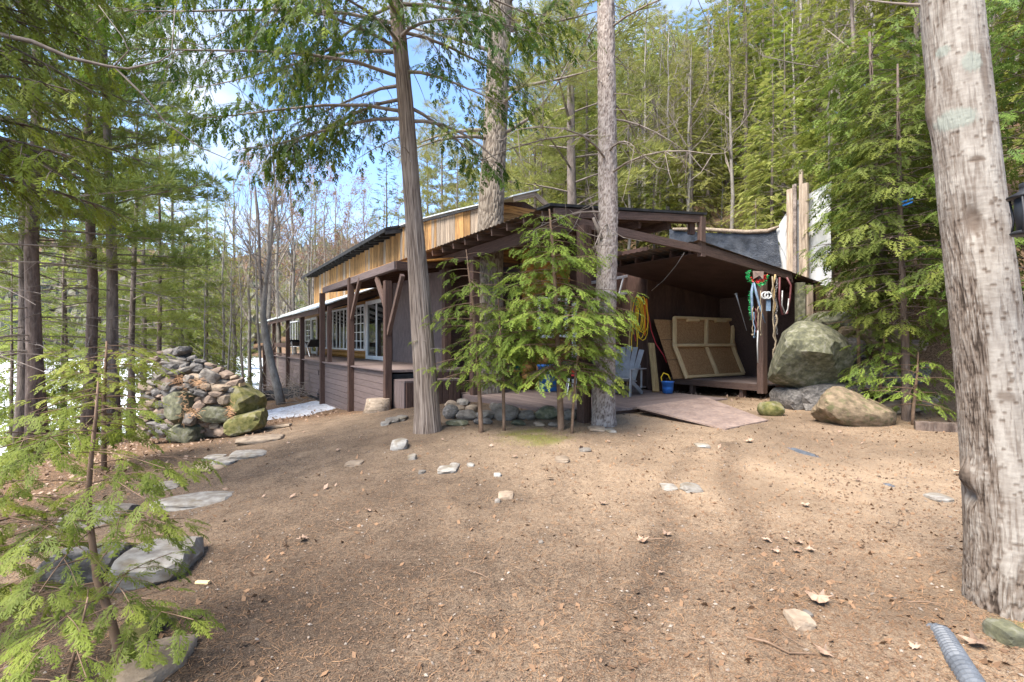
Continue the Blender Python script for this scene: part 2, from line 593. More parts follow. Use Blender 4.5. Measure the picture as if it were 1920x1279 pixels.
mat('bark_far', (0.085, 0.065, 0.052), (0.22, 0.175, 0.145), 7, (1, 1, 0.25), 0.9, 0.8, c3=(0.05, 0.04, 0.032), s3=30, f3=0.5, obj_var=0.25, bdist=0.03)
mat('bark_dark', (0.05, 0.034, 0.026), (0.15, 0.108, 0.085), 9, (1, 1, 0.3), 0.9, 0.8, c3=(0.22, 0.18, 0.15), s3=30, f3=0.35, obj_var=0.15, bdist=0.03)
mat('bark_pale', (0.14, 0.12, 0.098), (0.27, 0.24, 0.205), 7, (1, 1, 0.5), 0.85, 0.5, c3=(0.12, 0.1, 0.08), s3=25, f3=0.5, obj_var=0.15)
mat('stump_top', (0.2, 0.15, 0.1), (0.33, 0.26, 0.2), 9, (1, 1, 1), 0.85, 0.3)
mat('dry_leaf', (0.2, 0.125, 0.08), (0.36, 0.25, 0.18), 12, (1, 1, 1), 0.75, 0.2, obj_var=0.25)
mat('needle_tan', (0.2, 0.1, 0.045), (0.46, 0.27, 0.14), 1.3, (1, 1, 1), 0.8, 0.0)
mat('pebble', (0.1, 0.075, 0.055), (0.3, 0.25, 0.2), 2.2, (1, 1, 1), 0.8, 0.2)
mat('moss', (0.12, 0.13, 0.01), (0.26, 0.26, 0.03), 20, (1, 1, 1), 0.95, 0.4)
mat('blue_strap', (0.02, 0.16, 0.6), (0.05, 0.28, 0.75), 4, (1, 1, 1), 0.5, 0.1)

g = bpy.data.materials.new('window_glass')
g.use_nodes = True
b = g.node_tree.nodes['Principled BSDF']
b.inputs['Base Color'].default_value = (0.012, 0.014, 0.014, 1)
b.inputs['Roughness'].default_value = 0.03
b.inputs['IOR'].default_value = 2.1
M['window_glass'] = g

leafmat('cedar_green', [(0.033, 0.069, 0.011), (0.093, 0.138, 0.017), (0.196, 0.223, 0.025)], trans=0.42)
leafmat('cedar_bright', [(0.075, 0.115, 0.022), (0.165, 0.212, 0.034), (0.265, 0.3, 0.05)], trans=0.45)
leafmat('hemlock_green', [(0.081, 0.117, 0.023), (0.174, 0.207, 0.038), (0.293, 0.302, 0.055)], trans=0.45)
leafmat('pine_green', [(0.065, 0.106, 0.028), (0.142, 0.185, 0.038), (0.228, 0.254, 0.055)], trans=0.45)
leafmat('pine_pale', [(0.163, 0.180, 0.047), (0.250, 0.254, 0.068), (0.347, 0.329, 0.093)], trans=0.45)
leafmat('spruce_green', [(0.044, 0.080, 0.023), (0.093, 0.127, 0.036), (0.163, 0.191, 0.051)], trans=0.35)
leafmat('cedar_bluegreen', [(0.044, 0.080, 0.017), (0.119, 0.164, 0.031), (0.228, 0.265, 0.047)], trans=0.42)  # deeper, bluer green of the cedars on the right
leafmat('bud_red', [(0.2, 0.085, 0.05), (0.32, 0.17, 0.1), (0.36, 0.27, 0.14)])
leafmat('bud_green', [(0.17, 0.18, 0.04), (0.26, 0.26, 0.065), (0.36, 0.34, 0.1)])
# ---------------------------------------------------------------- the ground: one sheet to the horizon
CP = np.array([
    (0, -3, 0), (5, -3, 0.05), (-3, -3, -0.1), (0, 0, 0), (0, 2.4, 0), (2.0, 2.5, 0.02), (4.5, 3.2, 0.1), (-1.95, 2.6, 0.0), (-4, 3.4, -0.25),
    (0.5, 5.2, 0.1), (3.5, 5.5, 0.14), (6, 6, 0.25), (-2.3, 5.2, 0.02), (-4.2, 6, -0.2),
    (-1.3, 7.6, 0.26), (1.2, 8.3, 0.3), (3.2, 7.6, 0.26), (5.3, 8.3, 0.3), (5.2, 11.2, 0.28), (7.5, 8.4, 0.32), (4.0, 13, 0.2),
    (-2.75, 11.2, 0.1), (-1.7, 9.7, 0.3), (-4.27, 13.65, -0.27), (-6.0, 16.4, -0.42), (-8, 19, -0.5), (-11, 24, -0.8), (-5.2, 11.6, -0.24), (-3.6, 9.2, 0.0),
    (-6.1, 9.6, -0.3), (-4.4, 9.0, -0.08), (-8, 8, -0.5), (-10, 6, -1.0), (-10, 11, -0.95), (-13, 14, -1.7), (-17, 20, -2.9), (-24, 24, -4.0), (-14, 4, -2.2), (-20, 8, -3.6), (-30, -5, -4.5),
    (-12, -6, -1.8), (-20, 34, -3.0), (-32, 45, -4.2), (-8, 34, -1.0), (-14, 44, -2.0), (0, 30, 0.4), (-4, 48, -0.4), (8, 22, 0.5), (14, 4, 0.5), (12, -5, 0.3), (20, 15, 0.6), (12, 40, 0.6), (30, 40, 0.8)], float)


def _phi(r2):
    return 0.5 * r2 * np.log(np.maximum(r2, 1e-12))


_n = len(CP)
_A = np.zeros((_n + 3, _n + 3))
_d2 = ((CP[:, None, :2] - CP[None, :, :2]) ** 2).sum(-1)
_A[:_n, :_n] = _phi(_d2) + np.eye(_n) * 0.5
_A[:_n, _n] = 1
_A[:_n, _n + 1:] = CP[:, :2]
_A[_n, :_n] = 1
_A[_n + 1:, :_n] = CP[:, :2].T
_W = np.linalg.solve(_A, np.concatenate([CP[:, 2], np.zeros(3)]))


def ground_z(x, y, fine=True):
    x, y = np.atleast_1d(np.asarray(x, float)), np.atleast_1d(np.asarray(y, float))
    xc, yc = np.clip(x, -45, 45), np.clip(y, -12, 60)
    z = np.full(x.shape, _W[_n])
    z = z + _W[_n + 1] * xc + _W[_n + 2] * yc
    for i in range(_n):
        z = z + _W[i] * _phi((xc - CP[i, 0]) ** 2 + (yc - CP[i, 1]) ** 2)
    z = np.clip(z, -5.0, 0.9)
    u = x * UD[0] + y * UD[1]
    v = x * VD[0] + y * VD[1]
    toe = 10.9 + 3.0 * sstep(5.6, 7.0, u)                 # foot of the steep bank, farther back behind the cabin
    s = v - toe
    hill = 2.6 * sstep(0.0, 2.2, s) + 0.5 * np.clip(s - 1.2, 0, 60) - 0.18 * np.clip(s - 40, 0, 60)
    hill = hill * sstep(-14, -4, u) * (1 - 0.55 * sstep(26, 60, u))
    z = z + hill
    r = np.hypot(x, y)
    far = np.clip((r - 175) / 140, 0, 1.6)
    z = z + far * 42 * (0.55 + 0.9 * fbm(np.stack([x / 90, y / 90, x * 0], 1), 41, 3))
    if fine:
        p = np.stack([x, y, x * 0], 1)
        z = z + 0.06 * (fbm(p * 0.9, 3, 3) - 0.5) + 0.03 * (fbm(p * 5.0, 11, 3) - 0.5)
        z = z + (0.25 * (fbm(p * 0.7, 5, 3) - 0.5)) * sstep(0.5, 3, s)
    return z


def gz(x, y):
    return float(ground_z(x, y)[0])


def gpx(px, py):
    """the point of the ground seen at a pixel of the photograph"""
    d = np.linspace(1.6, 60, 1200)
    x = (px - 960) / FPX * d
    z = CAMZ - (py - 639.5) / FPX * d
    gg = ground_z(x, d, False)
    k = np.argmax(gg >= z)
    return Vector((x[k], d[k], gz(x[k], d[k])))


def axis(fine, step, far, grow=1.16):
    a = list(np.arange(fine[0], fine[1] + 1e-6, step))
    s, e = step, a[-1]
    while e < far[1]:
        s *= grow
        e += s
        a.append(e)
    s, e = step, a[0]
    lo = []
    while e > far[0]:
        s *= grow
        e -= s
        lo.append(e)
    return np.array(lo[::-1] + a)


gx = axis((-9, 9), 0.06, (-900, 900))
gy = axis((1.0, 15), 0.06, (-120, 900))
GX, GY = np.meshgrid(gx, gy)
gxf, gyf = GX.ravel(), GY.ravel()
gzf = ground_z(gxf, gyf)
nx, ny = len(gx), len(gy)
ii = (np.arange(ny - 1)[:, None] * nx + np.arange(nx - 1)[None, :]).ravel()
GF = np.stack([ii, ii + 1, ii + nx + 1, ii + nx], 1)
P2 = np.stack([gxf, gyf, gxf * 0], 1)
gu = gxf * UD[0] + gyf * UD[1]
gv = gxf * VD[0] + gyf * VD[1]
# kinds of soil: dry = tan needles and sand, mud = dark bare soil, moss, litter = forest floor
dry = 0.33 + 0.48 * sstep(-1.8, 3.0, gxf) + 0.9 * (fbm(P2 * 0.55, 21, 4) - 0.5)
for (x0, y0, x1, y1) in ((0.55, 2.6, 2.15, 6.4), (1.35, 2.4, 2.75, 6.6)):
    t = (gyf - y0) / (y1 - y0)
    dd = np.abs(gxf - (x0 + (x1 - x0) * t + 0.06 * np.sin(gyf * 2.1)))
    dry = dry - 0.3 * np.exp(-(dd / 0.16) ** 2) * ((t > -0.2) & (t < 1.1)) * (0.4 + 1.0 * vnoise(P2 * 1.6, 77))
mud = sstep(0.5, 0.72, fbm(P2 * 0.8, 31, 4)) * 0.5 + 0.8 * np.exp(-(((gxf - 2.35) / 0.55) ** 2 + ((gyf - 3.0) / 0.38) ** 2)) + 0.4 * np.exp(-(((gxf + 1.3) / 0.8) ** 2 + ((gyf - 3.6) / 1.6) ** 2))
moss = 1.1 * np.exp(-(((gxf - 0.32) / 0.5) ** 2 + ((gyf - 7.25) / 0.5) ** 2)) * (0.3 + vnoise(P2 * 5, 51)) + 0.9 * np.exp(-(((gxf - 3.0) / 0.35) ** 2 + ((gyf - 2.75) / 0.25) ** 2))
moss = sstep(0.25, 0.7, moss) * 1.0
litter = np.clip(sstep(10.2, 12.0, gv) + sstep(-4.6, -6.5, gxf) + sstep(10.0, 12.5, gyf) * sstep(-1.5, -4, gxf) * 0.8, 0, 1)
grm = np_mesh('ground', np.stack([gxf, gyf, gzf], 1), GF, True, {'dry': dry, 'mud': mud, 'moss': moss, 'litter': litter})
gm = bpy.data.materials.new('soil')
gm.use_nodes = True
nt = gm.node_tree
N, K = nt.nodes, nt.links.new
bs = N['Principled BSDF']
tc = N.new('ShaderNodeTexCoord')


def gnoise(scale, detail=6, rough=0.6):
    n = N.new('ShaderNodeTexNoise')
    n.inputs['Scale'].default_value = scale
    n.inputs['Detail'].default_value = detail
    n.inputs['Roughness'].default_value = rough
    K(tc.outputs['Object'], n.inputs['Vector'])
    return n.outputs['Fac']


def gattr(a):
    n = N.new('ShaderNodeAttribute')
    n.attribute_name = a
    return n.outputs['Fac']


def gmath(op, a, b_, c=None):
    n = N.new('ShaderNodeMath')
    n.operation = op
    for i, s in enumerate((a, b_, c)):
        if s is None:
            continue
        if isinstance(s, (int, float)):
            n.inputs[i].default_value = s
        else:
            K(s, n.inputs[i])
    return n.outputs[0]


def gramp(f, stops):
    n = N.new('ShaderNodeValToRGB')
    el = n.color_ramp.elements
    el[0].position, el[0].color = stops[0][0], (*stops[0][1], 1)
    el[1].position, el[1].color = stops[-1][0], (*stops[-1][1], 1)
    for p, c in stops[1:-1]:
        e = el.new(p)
        e.color = (*c, 1)
    K(f, n.inputs['Fac'])
    return n.outputs['Color']


def gmix(f, a, b_):
    n = N.new('ShaderNodeMixRGB')
    K(f, n.inputs['Fac'])
    for s, k in ((a, 'Color1'), (b_, 'Color2')):
        if isinstance(s, tuple):
            n.inputs[k].default_value = (*s, 1)
        else:
            K(s, n.inputs[k])
    return n.outputs['Color']


nf, nm, nl = gnoise(120, 4, 0.7), gnoise(30, 8, 0.8), gnoise(3.0, 6)
speck = gmath('MULTIPLY_ADD', nf, 1.5, gmath('MULTIPLY_ADD', nm, 1.5, -1.5))
drf = gmath('ADD', gmath('MULTIPLY_ADD', nl, 0.7, -0.35), gmath('ADD', gattr('dry'), gmath('MULTIPLY', speck, 1.2)))
soil = gramp(drf, [(-0.0, (0.05, 0.035, 0.024)), (0.28, (0.12, 0.085, 0.058)), (0.6, (0.212, 0.151, 0.1)), (1.0, (0.34, 0.246, 0.16))])
mu = gmath('MULTIPLY', gattr('mud'), gmath('MULTIPLY_ADD', nm, 1.3, -0.1))
soil = gmix(mu, soil, (0.045, 0.03, 0.021))
lit = gramp(gmath('ADD', nm, speck), [(0.2, (0.05, 0.034, 0.022)), (0.5, (0.14, 0.085, 0.05)), (0.85, (0.26, 0.17, 0.105))])
soil = gmix(gattr('litter'), soil, lit)
mo = gramp(nf, [(0.3, (0.06, 0.075, 0.01)), (0.7, (0.2, 0.21, 0.03))])
soil = gmix(gmath('MULTIPLY', gattr('moss'), gmath('MULTIPLY_ADD', nm, 2.2, -0.5)), soil, mo)
K(soil, bs.inputs['Base Color'])
bs.inputs['Roughness'].default_value = 0.95
bs.inputs['Specular IOR Level'].default_value = 0.15
bp = N.new('ShaderNodeBump')
bp.inputs['Strength'].default_value = 0.7
bp.inputs['Distance'].default_value = 0.012
K(gmath('ADD', nf, nm), bp.inputs['Height'])
K(bp.outputs['Normal'], bs.inputs['Normal'])
M['soil'] = gm
ground = link('ground', grm, gm)
tag(ground, kind='structure')
lk = MB()
lk.v = [(-700, -120, -3.0), (30, -120, -3.0), (30, 420, -3.0), (-700, 420, -3.0)]
lk.q = [[0, 1, 2, 3]]
lake = lk.build('lake', M['lake_ice'])
tag(lake, kind='structure')
# ---------------------------------------------------------------- the cabin
cabin = thing('cabin', 'long low brown cabin with rough board upper wall and covered porches', 'cabin', W(10.3, 6.6, 0.2))
DKL, DKR = 0.95, 0.42                    # floors of the left and the right deck
VPL, VW, VPR, VEV, VUP = 3.87, 5.9, 5.5, 5.0, 6.6
UEND = 10.5


def P(name, m, p0, p1, w, t, up=(0, 0, 1), parent=None):
    return plank(name, M[m], parent or cabin, p0, p1, w, t, up)


VUPV = Vector((VD[0], VD[1], 0))
UUPV = Vector((UD[0], UD[1], 0))

# --- core walls of the long front (behind siding), closed box so that nothing shines through
wm = MB()
wm.slab([W(12.4, VW + 0.06, -0.6), W(17.3, VW + 0.06, -0.6), W(17.3, VW + 0.06, 3.75), W(12.4, VW + 0.06, 3.75)], 0.12, VUPV)
wm.slab([W(17.3, VW + 0.06, -0.6), W(31, VW + 0.06, -0.9), W(31, VW + 0.06, 3.22), W(17.3, VW + 0.06, 3.28)], 0.12, VUPV)
wm.slab([W(12.4, VW + 0.06, 0.1), W(12.4, 8.6, 0.1), W(12.4, 8.6, 4.05), W(12.4, VW + 0.06, 4.05)], 0.12, UUPV)
wm.slab([W(10.32, 8.6, 0.1), W(12.5, 8.6, 0.1), W(12.5, 8.6, 4.2), W(10.32, 8.6, 4.2)], 0.12, VUPV)
wm.slab([W(31, VUP + 0.2, -0.9), W(31, 13.3, -0.9), W(31, 13.3, 5.0), W(31, VUP + 0.2, 5.0)], 0.12, UUPV)
core = wm.build('wall', M['dark_brown_paint'], cabin)

# --- left front: stucco panel, log siding courses, windows, sliding door
us0, us1 = onv(834, 640, VW)[0], onv(735, 640, VW)[0]
sm = MB()
sm.slab([W(us0, VW, 0.2), W(us1, VW, 0.2), W(us1, VW, 3.72), W(us0, VW, 3.72)], 0.06, VUPV)
sm.build('stucco_panel', M['stucco'], cabin)
for uu in (us0 + 0.03, (us0 + us1) / 2, us1 - 0.03):
    P('batten', 'dark_brown_paint', W(uu, VW - 0.015, 0.3), W(uu, VW - 0.015, 3.6), 0.05, 0.025, VUPV)
siding = MB()
siding.slab([W(us1, VW + 0.03, 0.9), W(31, VW + 0.03, 0.9), W(31, VW + 0.03, 3.2), W(us1, VW + 0.03, 3.2)], 0.03, VUPV)
lw = siding.build('log_siding', M['log_wood'], cabin)


def logs(u0, u1, z0, z1, v, parent, along='u', r=0.1):
    z = z0 + r
    while z < z1:
        m = MB()
        a, c = (W(u0, v, z), W(u1, v, z)) if along == 'u' else (W(v, u0, z), W(v, u1, z))
        m.tube([a, c], [r, r], 10)
        m.build('log', M['log_wood'], parent, True)
        z += 2 * r * 0.93


uw = [onv(p, 640, VW)[0] for p in (611, 657, 666, 690, 694, 731)]
logs(uw[3], 30.6, DKL, 1.22, VW, lw)          # low courses under the windows
logs(us1, 17.3, 2.98, 3.62, VW, lw)
logs(17.3, 30.6, 2.98, 3.2, VW, lw)
logs(uw[4], uw[3], 1.22, 2.98, VW, lw)
logs(uw[2], uw[1], 1.22, 2.98, VW, lw)
logs(uw[0], 20.6, 1.22, 2.98, VW, lw)
P('corner_trim', 'log_wood', W(uw[4] + 0.06, VW - 0.11, DKL), W(uw[4] + 0.06, VW - 0.11, 3.0), 0.2, 0.04, VUPV)


def window(u0, u1, z0, z1, v, nc, nr, nm='window', along='u', fr=0.07, parent=None, mt='white_paint'):
    """frame, pane and glazing bars; along u (long front) or along v (end wall, v is then the u of that wall)"""
    def Q(a, z, d=0.0):
        return W(a, v - d, z) if along == 'u' else W(v - d, a, z)
    up = VUPV if along == 'u' else UUPV
    w = bpy.data.objects.new(nm, None)
    COL.objects.link(w)
    c = Q((u0 + u1) / 2, z0)
    w.parent = cabin
    w.location = c - org(cabin)
    ORG[w.name] = c
    f = M[mt]
    plank('frame', f, w, Q(u0, z0, 0.12), Q(u1, z0, 0.12), fr, 0.06, up)
    plank('frame', f, w, Q(u0, z1, 0.12), Q(u1, z1, 0.12), fr, 0.06, up)
    plank('frame', f, w, Q(u0, z0 - fr / 2, 0.122), Q(u0, z1 + fr / 2, 0.122), fr, 0.06, up)
    plank('frame', f, w, Q(u1, z0 - fr / 2, 0.122), Q(u1, z1 + fr / 2, 0.122), fr, 0.06, up)
    m = MB()
    m.slab([Q(u0, z0, 0.1), Q(u1, z0, 0.1), Q(u1, z1, 0.1), Q(u0, z1, 0.1)], 0.02, up)
    m.build('pane', M['window_glass'], w)
    for i in range(1, nc):
        a = u0 + (u1 - u0) * i / nc
        plank('glazing_bar', f, w, Q(a, z0, 0.112), Q(a, z1, 0.112), 0.032 if nr > 1 else 0.07, 0.03, up)
    for i in range(1, nr):
        z = z0 + (z1 - z0) * i / nr
        plank('glazing_bar', f, w, Q(u0, z, 0.109), Q(u1, z, 0.109), 0.032, 0.025, up)
    return w


window(uw[1], uw[0], 1.27, 2.93, VW, 7, 1)
window(uw[3], uw[2], 1.27, 2.93, VW, 3, 5)
window(uw[5], uw[4], DKL + 0.06, 2.98, VW, 2, 1, 'glass_door', fr=0.13)
for a, c, nc, nr, z0 in ((548, 573, 5, 1, 1.3), (577, 587, 2, 5, 1.3)):
    window(onv(c, 640, VW)[0], onv(a, 640, VW)[0], z0, 2.75, VW, nc, nr)
window(onv(598.5, 640, VW)[0], onv(589, 640, VW)[0], DKL + 0.06, 2.75, VW, 1, 1, 'glass_door', fr=0.12)

# --- left deck: floor, skirts of horizontal boards, posts
dk = MB()
dk.slab([W(10.95, VPL, DKL), W(31, VPL, DKL - 0.05), W(31, VW, DKL - 0.05), W(10.95, VW, DKL)], 0.05)
deckl = dk.build('porch_floor', M['deck_wood'], cabin)
PU = [onv(p, 640, VPL)[0] for p in (729, 660, 606, 568, 541, 515, 497)]
sk = MB()
sk.slab([W(10.95, VPL + 0.1, -0.8), W(31, VPL + 0.1, -0.9), W(31, VPL + 0.1, 0.86), W(10.95, VPL + 0.1, 0.86)], 0.03, VUPV)
sk.slab([W(10.98, VPL + 0.1, -0.8), W(10.98, VW, -0.8), W(10.98, VW, 0.86), W(10.98, VPL + 0.1, 0.86)], 0.03, UUPV)
skirt = sk.build('skirt', M['black_roofing'], cabin)
for k in range(len(PU) - 1):
    u0, u1 = PU[k] + 0.07, PU[k + 1] - 0.07
    zb = min(gz(*W((u0 + u1) / 2, VPL, 0)[:2]), gz(*W(u0, VPL, 0)[:2]), gz(*W(u1, VPL, 0)[:2])) - 0.05
    if k >= 2:
        zb += 0.22
    z, n = 0.93, 0
    while z > zb:
        h = 0.155
        b0 = u0
        if k == 2:                       # broken boards beside the third post leave a stepped gap
            b0 = u0 + (0, 0.0, 0.75, 0.0, 0.45, 0.6, 0.75, 0.95, 1.1)[min(n, 8)]
        if k == 2 and n == 2:
            b0 = u0 + 0.8
        P('skirt_board', 'skirt_paint', W(b0, VPL + 0.05, z - h / 2), W(u1, VPL + 0.05, z - h / 2), h - 0.008, 0.035, VUPV, skirt)
        z -= h
        n += 1
P('rim_board', 'skirt_paint', W(PU[0], VPL - 0.01, DKL - 0.01), W(31, VPL - 0.01, DKL - 0.05), 0.1, 0.03)
for k, u_ in enumerate(PU):
    b_ = W(u_, VPL, 0)
    zt = (2.92, 3.28, 3.12, 2.55, 2.52, 2.5, 2.5)[k]
    g_ = gz(b_.x, b_.y) - 0.1
    P('post', 'dark_brown_paint', W(u_, VPL - 0.03, g_), W(u_, VPL - 0.03, zt), 0.15, 0.15, VUPV)
P('post', 'dark_brown_paint', W(PU[2] - 0.32, VPL + 0.12, -0.5), W(PU[2] - 0.32, VPL + 0.12, 2.7), 0.12, 0.12, VUPV)
# braces at the first two posts
P('brace', 'brown_paint', W(PU[1] - 0.06, VPL - 0.03, 2.2), W(PU[1] - 0.85, VPL - 0.03, 3.2), 0.1, 0.08, VUPV)
P('brace', 'brown_paint', W(PU[0] + 0.06, VPL - 0.02, 2.25), W(PU[0] + 0.75, VPL - 0.02, 3.05), 0.1, 0.08, VUPV)
P('brace', 'brown_paint', W(PU[0] - 0.06, VPL - 0.03, 1.75), W(PU[0] - 0.9, VPL - 0.03, 2.95), 0.1, 0.08, VUPV)
# beam along the posts
ub0, ub1 = onv(744, 490, VPL)[0], onv(608, 545, VPL)[0]
P('beam', 'skirt_paint', W(ub0, VPL, 3.2), W(ub1, VPL, 3.2), 0.12, 0.17)
P('beam_end', 'dark_brown_paint', W(ub0 + 0.02, VPL - 0.02, 3.2), W(ub0 + 0.02, VPL + 0.5, 3.2), 0.12, 0.18)
P('rail', 'dark_brown_paint', W(PU[4], VPL, 1.42), W(PU[5], VPL, 1.42), 0.05, 0.2)
P('rail', 'dark_brown_paint', W(PU[4], VPL, 1.02), W(PU[6], VPL, 1.02), 0.05, 0.06)
# porch ceiling between beam and wall, with joists
cl = MB()
cl.slab([W(10.9, VPL + 0.05, 3.3), W(17.4, VPL + 0.05, 3.3), W(17.4, VW + 0.05, 3.62), W(10.9, VW + 0.05, 3.62)], 0.04, (0, 0, 1))
ceil = cl.build('porch_ceiling', M['log_wood'], cabin)
for k in range(9):
    uu = 11.2 + 0.75 * k
    P('joist', 'dark_brown_paint', W(uu, VPL + 0.06, 3.22), W(uu, VW, 3.54), 0.05, 0.14)

# low sheet metal porch roof at the far left
rf = MB()
ur0, ur1 = PU[2] + 0.05, 31.4
A, B, C_, D_ = W(ur0, VPL - 0.2, 2.68), W(ur1, VPL - 0.2, 2.6), W(ur1, VUP + 0.1, 3.78), W(ur0, VUP + 0.1, 3.84)
for k in range(7):
    t0, t1 = k / 7, (k + 1) / 7
    s = MB()
    s.slab([A.lerp(B, t0), A.lerp(B, t1 + 0.01), D_.lerp(C_, t1 + 0.01), D_.lerp(C_, t0)], 0.035 + 0.004 * (k % 2))
    if k == 0:
        lowroof = s.build('porch_roof', M['roof_metal'], cabin)
    else:
        s.build('sheet', M['roof_metal'], lowroof)
P('fascia', 'dark_brown_paint', W(ur0, VPL - 0.12, 2.56), W(ur1, VPL - 0.12, 2.48), 0.04, 0.17)
P('end_rafter', 'dark_brown_paint', W(ur0 + 0.04, VPL - 0.15, 2.58), W(ur0 + 0.04, VUP, 3.58), 0.05, 0.14)
for k in range(9):
    uu = ur0 + 0.8 + 1.55 * k
    P('rafter', 'black_roofing', W(uu, VPL - 0.08, 2.56), W(uu, VW, 3.2), 0.05, 0.1)

# --- upper wall of rough vertical boards
TOP = [(UEND, onv(945, 377, VUP)[1]), (onv(850, 398, VUP)[0], onv(850, 398, VUP)[1]), (onv(760, 421, VUP)[0], onv(760, 421, VUP)[1]), (31.2, onv(577, 521, VUP)[1])]


def topz(u_):
    for (a, za), (b, zb) in zip(TOP, TOP[1:]):
        if u_ <= b:
            return za + (zb - za) * (u_ - a) / (b - a)
    return TOP[-1][1]


um = MB()
us = [UEND + 0.02 + (31.0 - UEND) * k / 24 for k in range(25)]
for a, b in zip(us, us[1:]):
    um.slab([W(a, VUP + 0.05, 3.4), W(b, VUP + 0.05, 3.4), W(b, VUP + 0.05, topz(b) - 0.02), W(a, VUP + 0.05, topz(a) - 0.02)], 0.08, VUPV)
upper = um.build('upper_wall', M['dark_brown_paint'], cabin)
u_ = UEND
k = 0
rb = random.Random(3)
while u_ < 31.0:
    w = rb.uniform(0.15, 0.27)
    mt = 'grey_board' if (13.0 < u_ < 14.3 or 10.8 < u_ < 11.9 and rb.random() < 0.7 or rb.random() < 0.28) else 'rough_board'
    zb = 3.62 + rb.uniform(-0.04, 0.04)
    if u_ > 30.2:
        zb = 3.5
    P('wall_board', mt, W(u_ + w / 2, VUP - 0.002 + rb.uniform(-0.012, 0.006), zb), W(u_ + w / 2, VUP + rb.uniform(-0.012, 0.006), topz(u_ + w / 2) - 0.03), w - 0.012, 0.03, VUPV, upper)
    u_ += w
    k += 1
# short lower boards hanging beside the beam at the far end
for q in range(9):
    uu = ub1 + 0.1 + 0.22 * q
    P('wall_board', 'rough_board', W(uu, VUP - 0.05, 3.25), W(uu, VUP - 0.05, 3.75), 0.21, 0.03, VUPV, upper)

# end of the upper wall: boards lie level, under the rake
vp, zp = onu(1005, 360, UEND - 0.5)
vq = vp + 1.9
em = MB()
em.slab([W(UEND, VUP, 3.4), W(UEND, vq, 3.4), W(UEND, vq, zp - 0.75), W(UEND, vp, zp - 0.12), W(UEND, VUP, TOP[0][1] - 0.03)], 0.08, UUPV)
endw = em.build('end_wall', M['dark_brown_paint'], cabin)
z = 3.6
while z < zp - 0.25:
    v1 = vp + 0.3 + max(0, (zp - 0.3 - z)) * 1.7
    v0 = VUP - 0.02 if z < TOP[0][1] - 0.12 else VUP + 0.3
    P('wall_board', 'rough_board', W(UEND - 0.02, v0, z), W(UEND - 0.02, min(v1, vq), z), 0.19, 0.03, UUPV, endw)
    z += 0.2

# upper roof: thin metal on the near half, black roofing and heavy overhang on the far half
um2 = onv(752, 430, VUP)[0]
r1 = MB()
prev = None
for k in range(9):
    t = k / 8
    uu = UEND - 0.1 + (um2 - UEND + 0.1) * t
    r1.v += [tuple(W(uu, VUP - 0.12, topz(max(uu, UEND)) + 0.0)), tuple(W(uu, VUP - 0.12, topz(max(uu, UEND)) + 0.03)), tuple(W(uu, vp + 0.2, zp + 0.25 * t + 0.06)), tuple(W(uu, vp + 0.2, zp + 0.25 * t + 0.02))]
    if k:
        b = 4 * k
        for j in range(4):
            r1.q.append([b - 4 + j, b + j, b + (j + 1) % 4, b - 4 + (j + 1) % 4])
roof = r1.build('roof', M['roof_metal'], cabin)
r2 = MB()
r2.slab([W(UEND - 0.55, VUP - 0.1, TOP[0][1] + 0.0), W(UEND - 0.1, VUP - 0.1, TOP[0][1] + 0.02), W(um2, vp + 0.2, zp + 0.29), W(UEND - 0.55, vp + 0.06, zp + 0.07)], 0.03)
r2.build('sheet', M['roof_metal'], roof)
P('rake_board', 'grey_board', W(UEND - 0.5, VUP - 0.05, TOP[0][1] - 0.08), W(UEND - 0.5, vp - 0.02, zp - 0.05), 0.04, 0.13)
P('rake_board', 'grey_board', W(UEND - 0.47, vp + 0.0, zp - 0.06), W(UEND - 0.47, vp + 1.9, zp - 1.15), 0.04, 0.13)
P('fascia', 'black_roofing', W(UEND, VUP - 0.1, topz(UEND) - 0.03), W(um2, VUP - 0.1, topz(um2) - 0.03), 0.03, 0.05)
r3 = MB()
zt0, zt1 = topz(um2), topz(31.2)
r3.slab([W(um2 - 0.15, VUP - 0.62, zt0 - 0.12), W(31.6, VUP - 0.62, zt1 - 0.12), W(31.6, vp + 0.4, zt1 + 0.5), W(um2 - 0.15, vp + 0.4, zt0 + 0.34)], 0.07)
roof2 = r3.build('roof', M['black_roofing'], cabin)
for q in range(22):
    uu = um2 - 0.08 + q * 0.62
    P('rafter', 'black_roofing', W(uu, VUP - 0.6, topz(uu) - 0.27 + rb.uniform(-0.02, 0.02)), W(uu, VUP, topz(uu) - 0.16), 0.09, 0.13, parent=roof2)
P('fascia', 'black_roofing', W(um2 - 0.12, VUP - 0.63, zt0 - 0.2), W(31.6, VUP - 0.63, zt1 - 0.2), 0.03, 0.14)

# --- right porch: roof rising from its eave, rafters, posts, deck
EZ = 3.78
SL = 0.1
UF = 6.6                                 # the free end of the porch


def rz(v):
    return EZ + SL * (v - VEV)


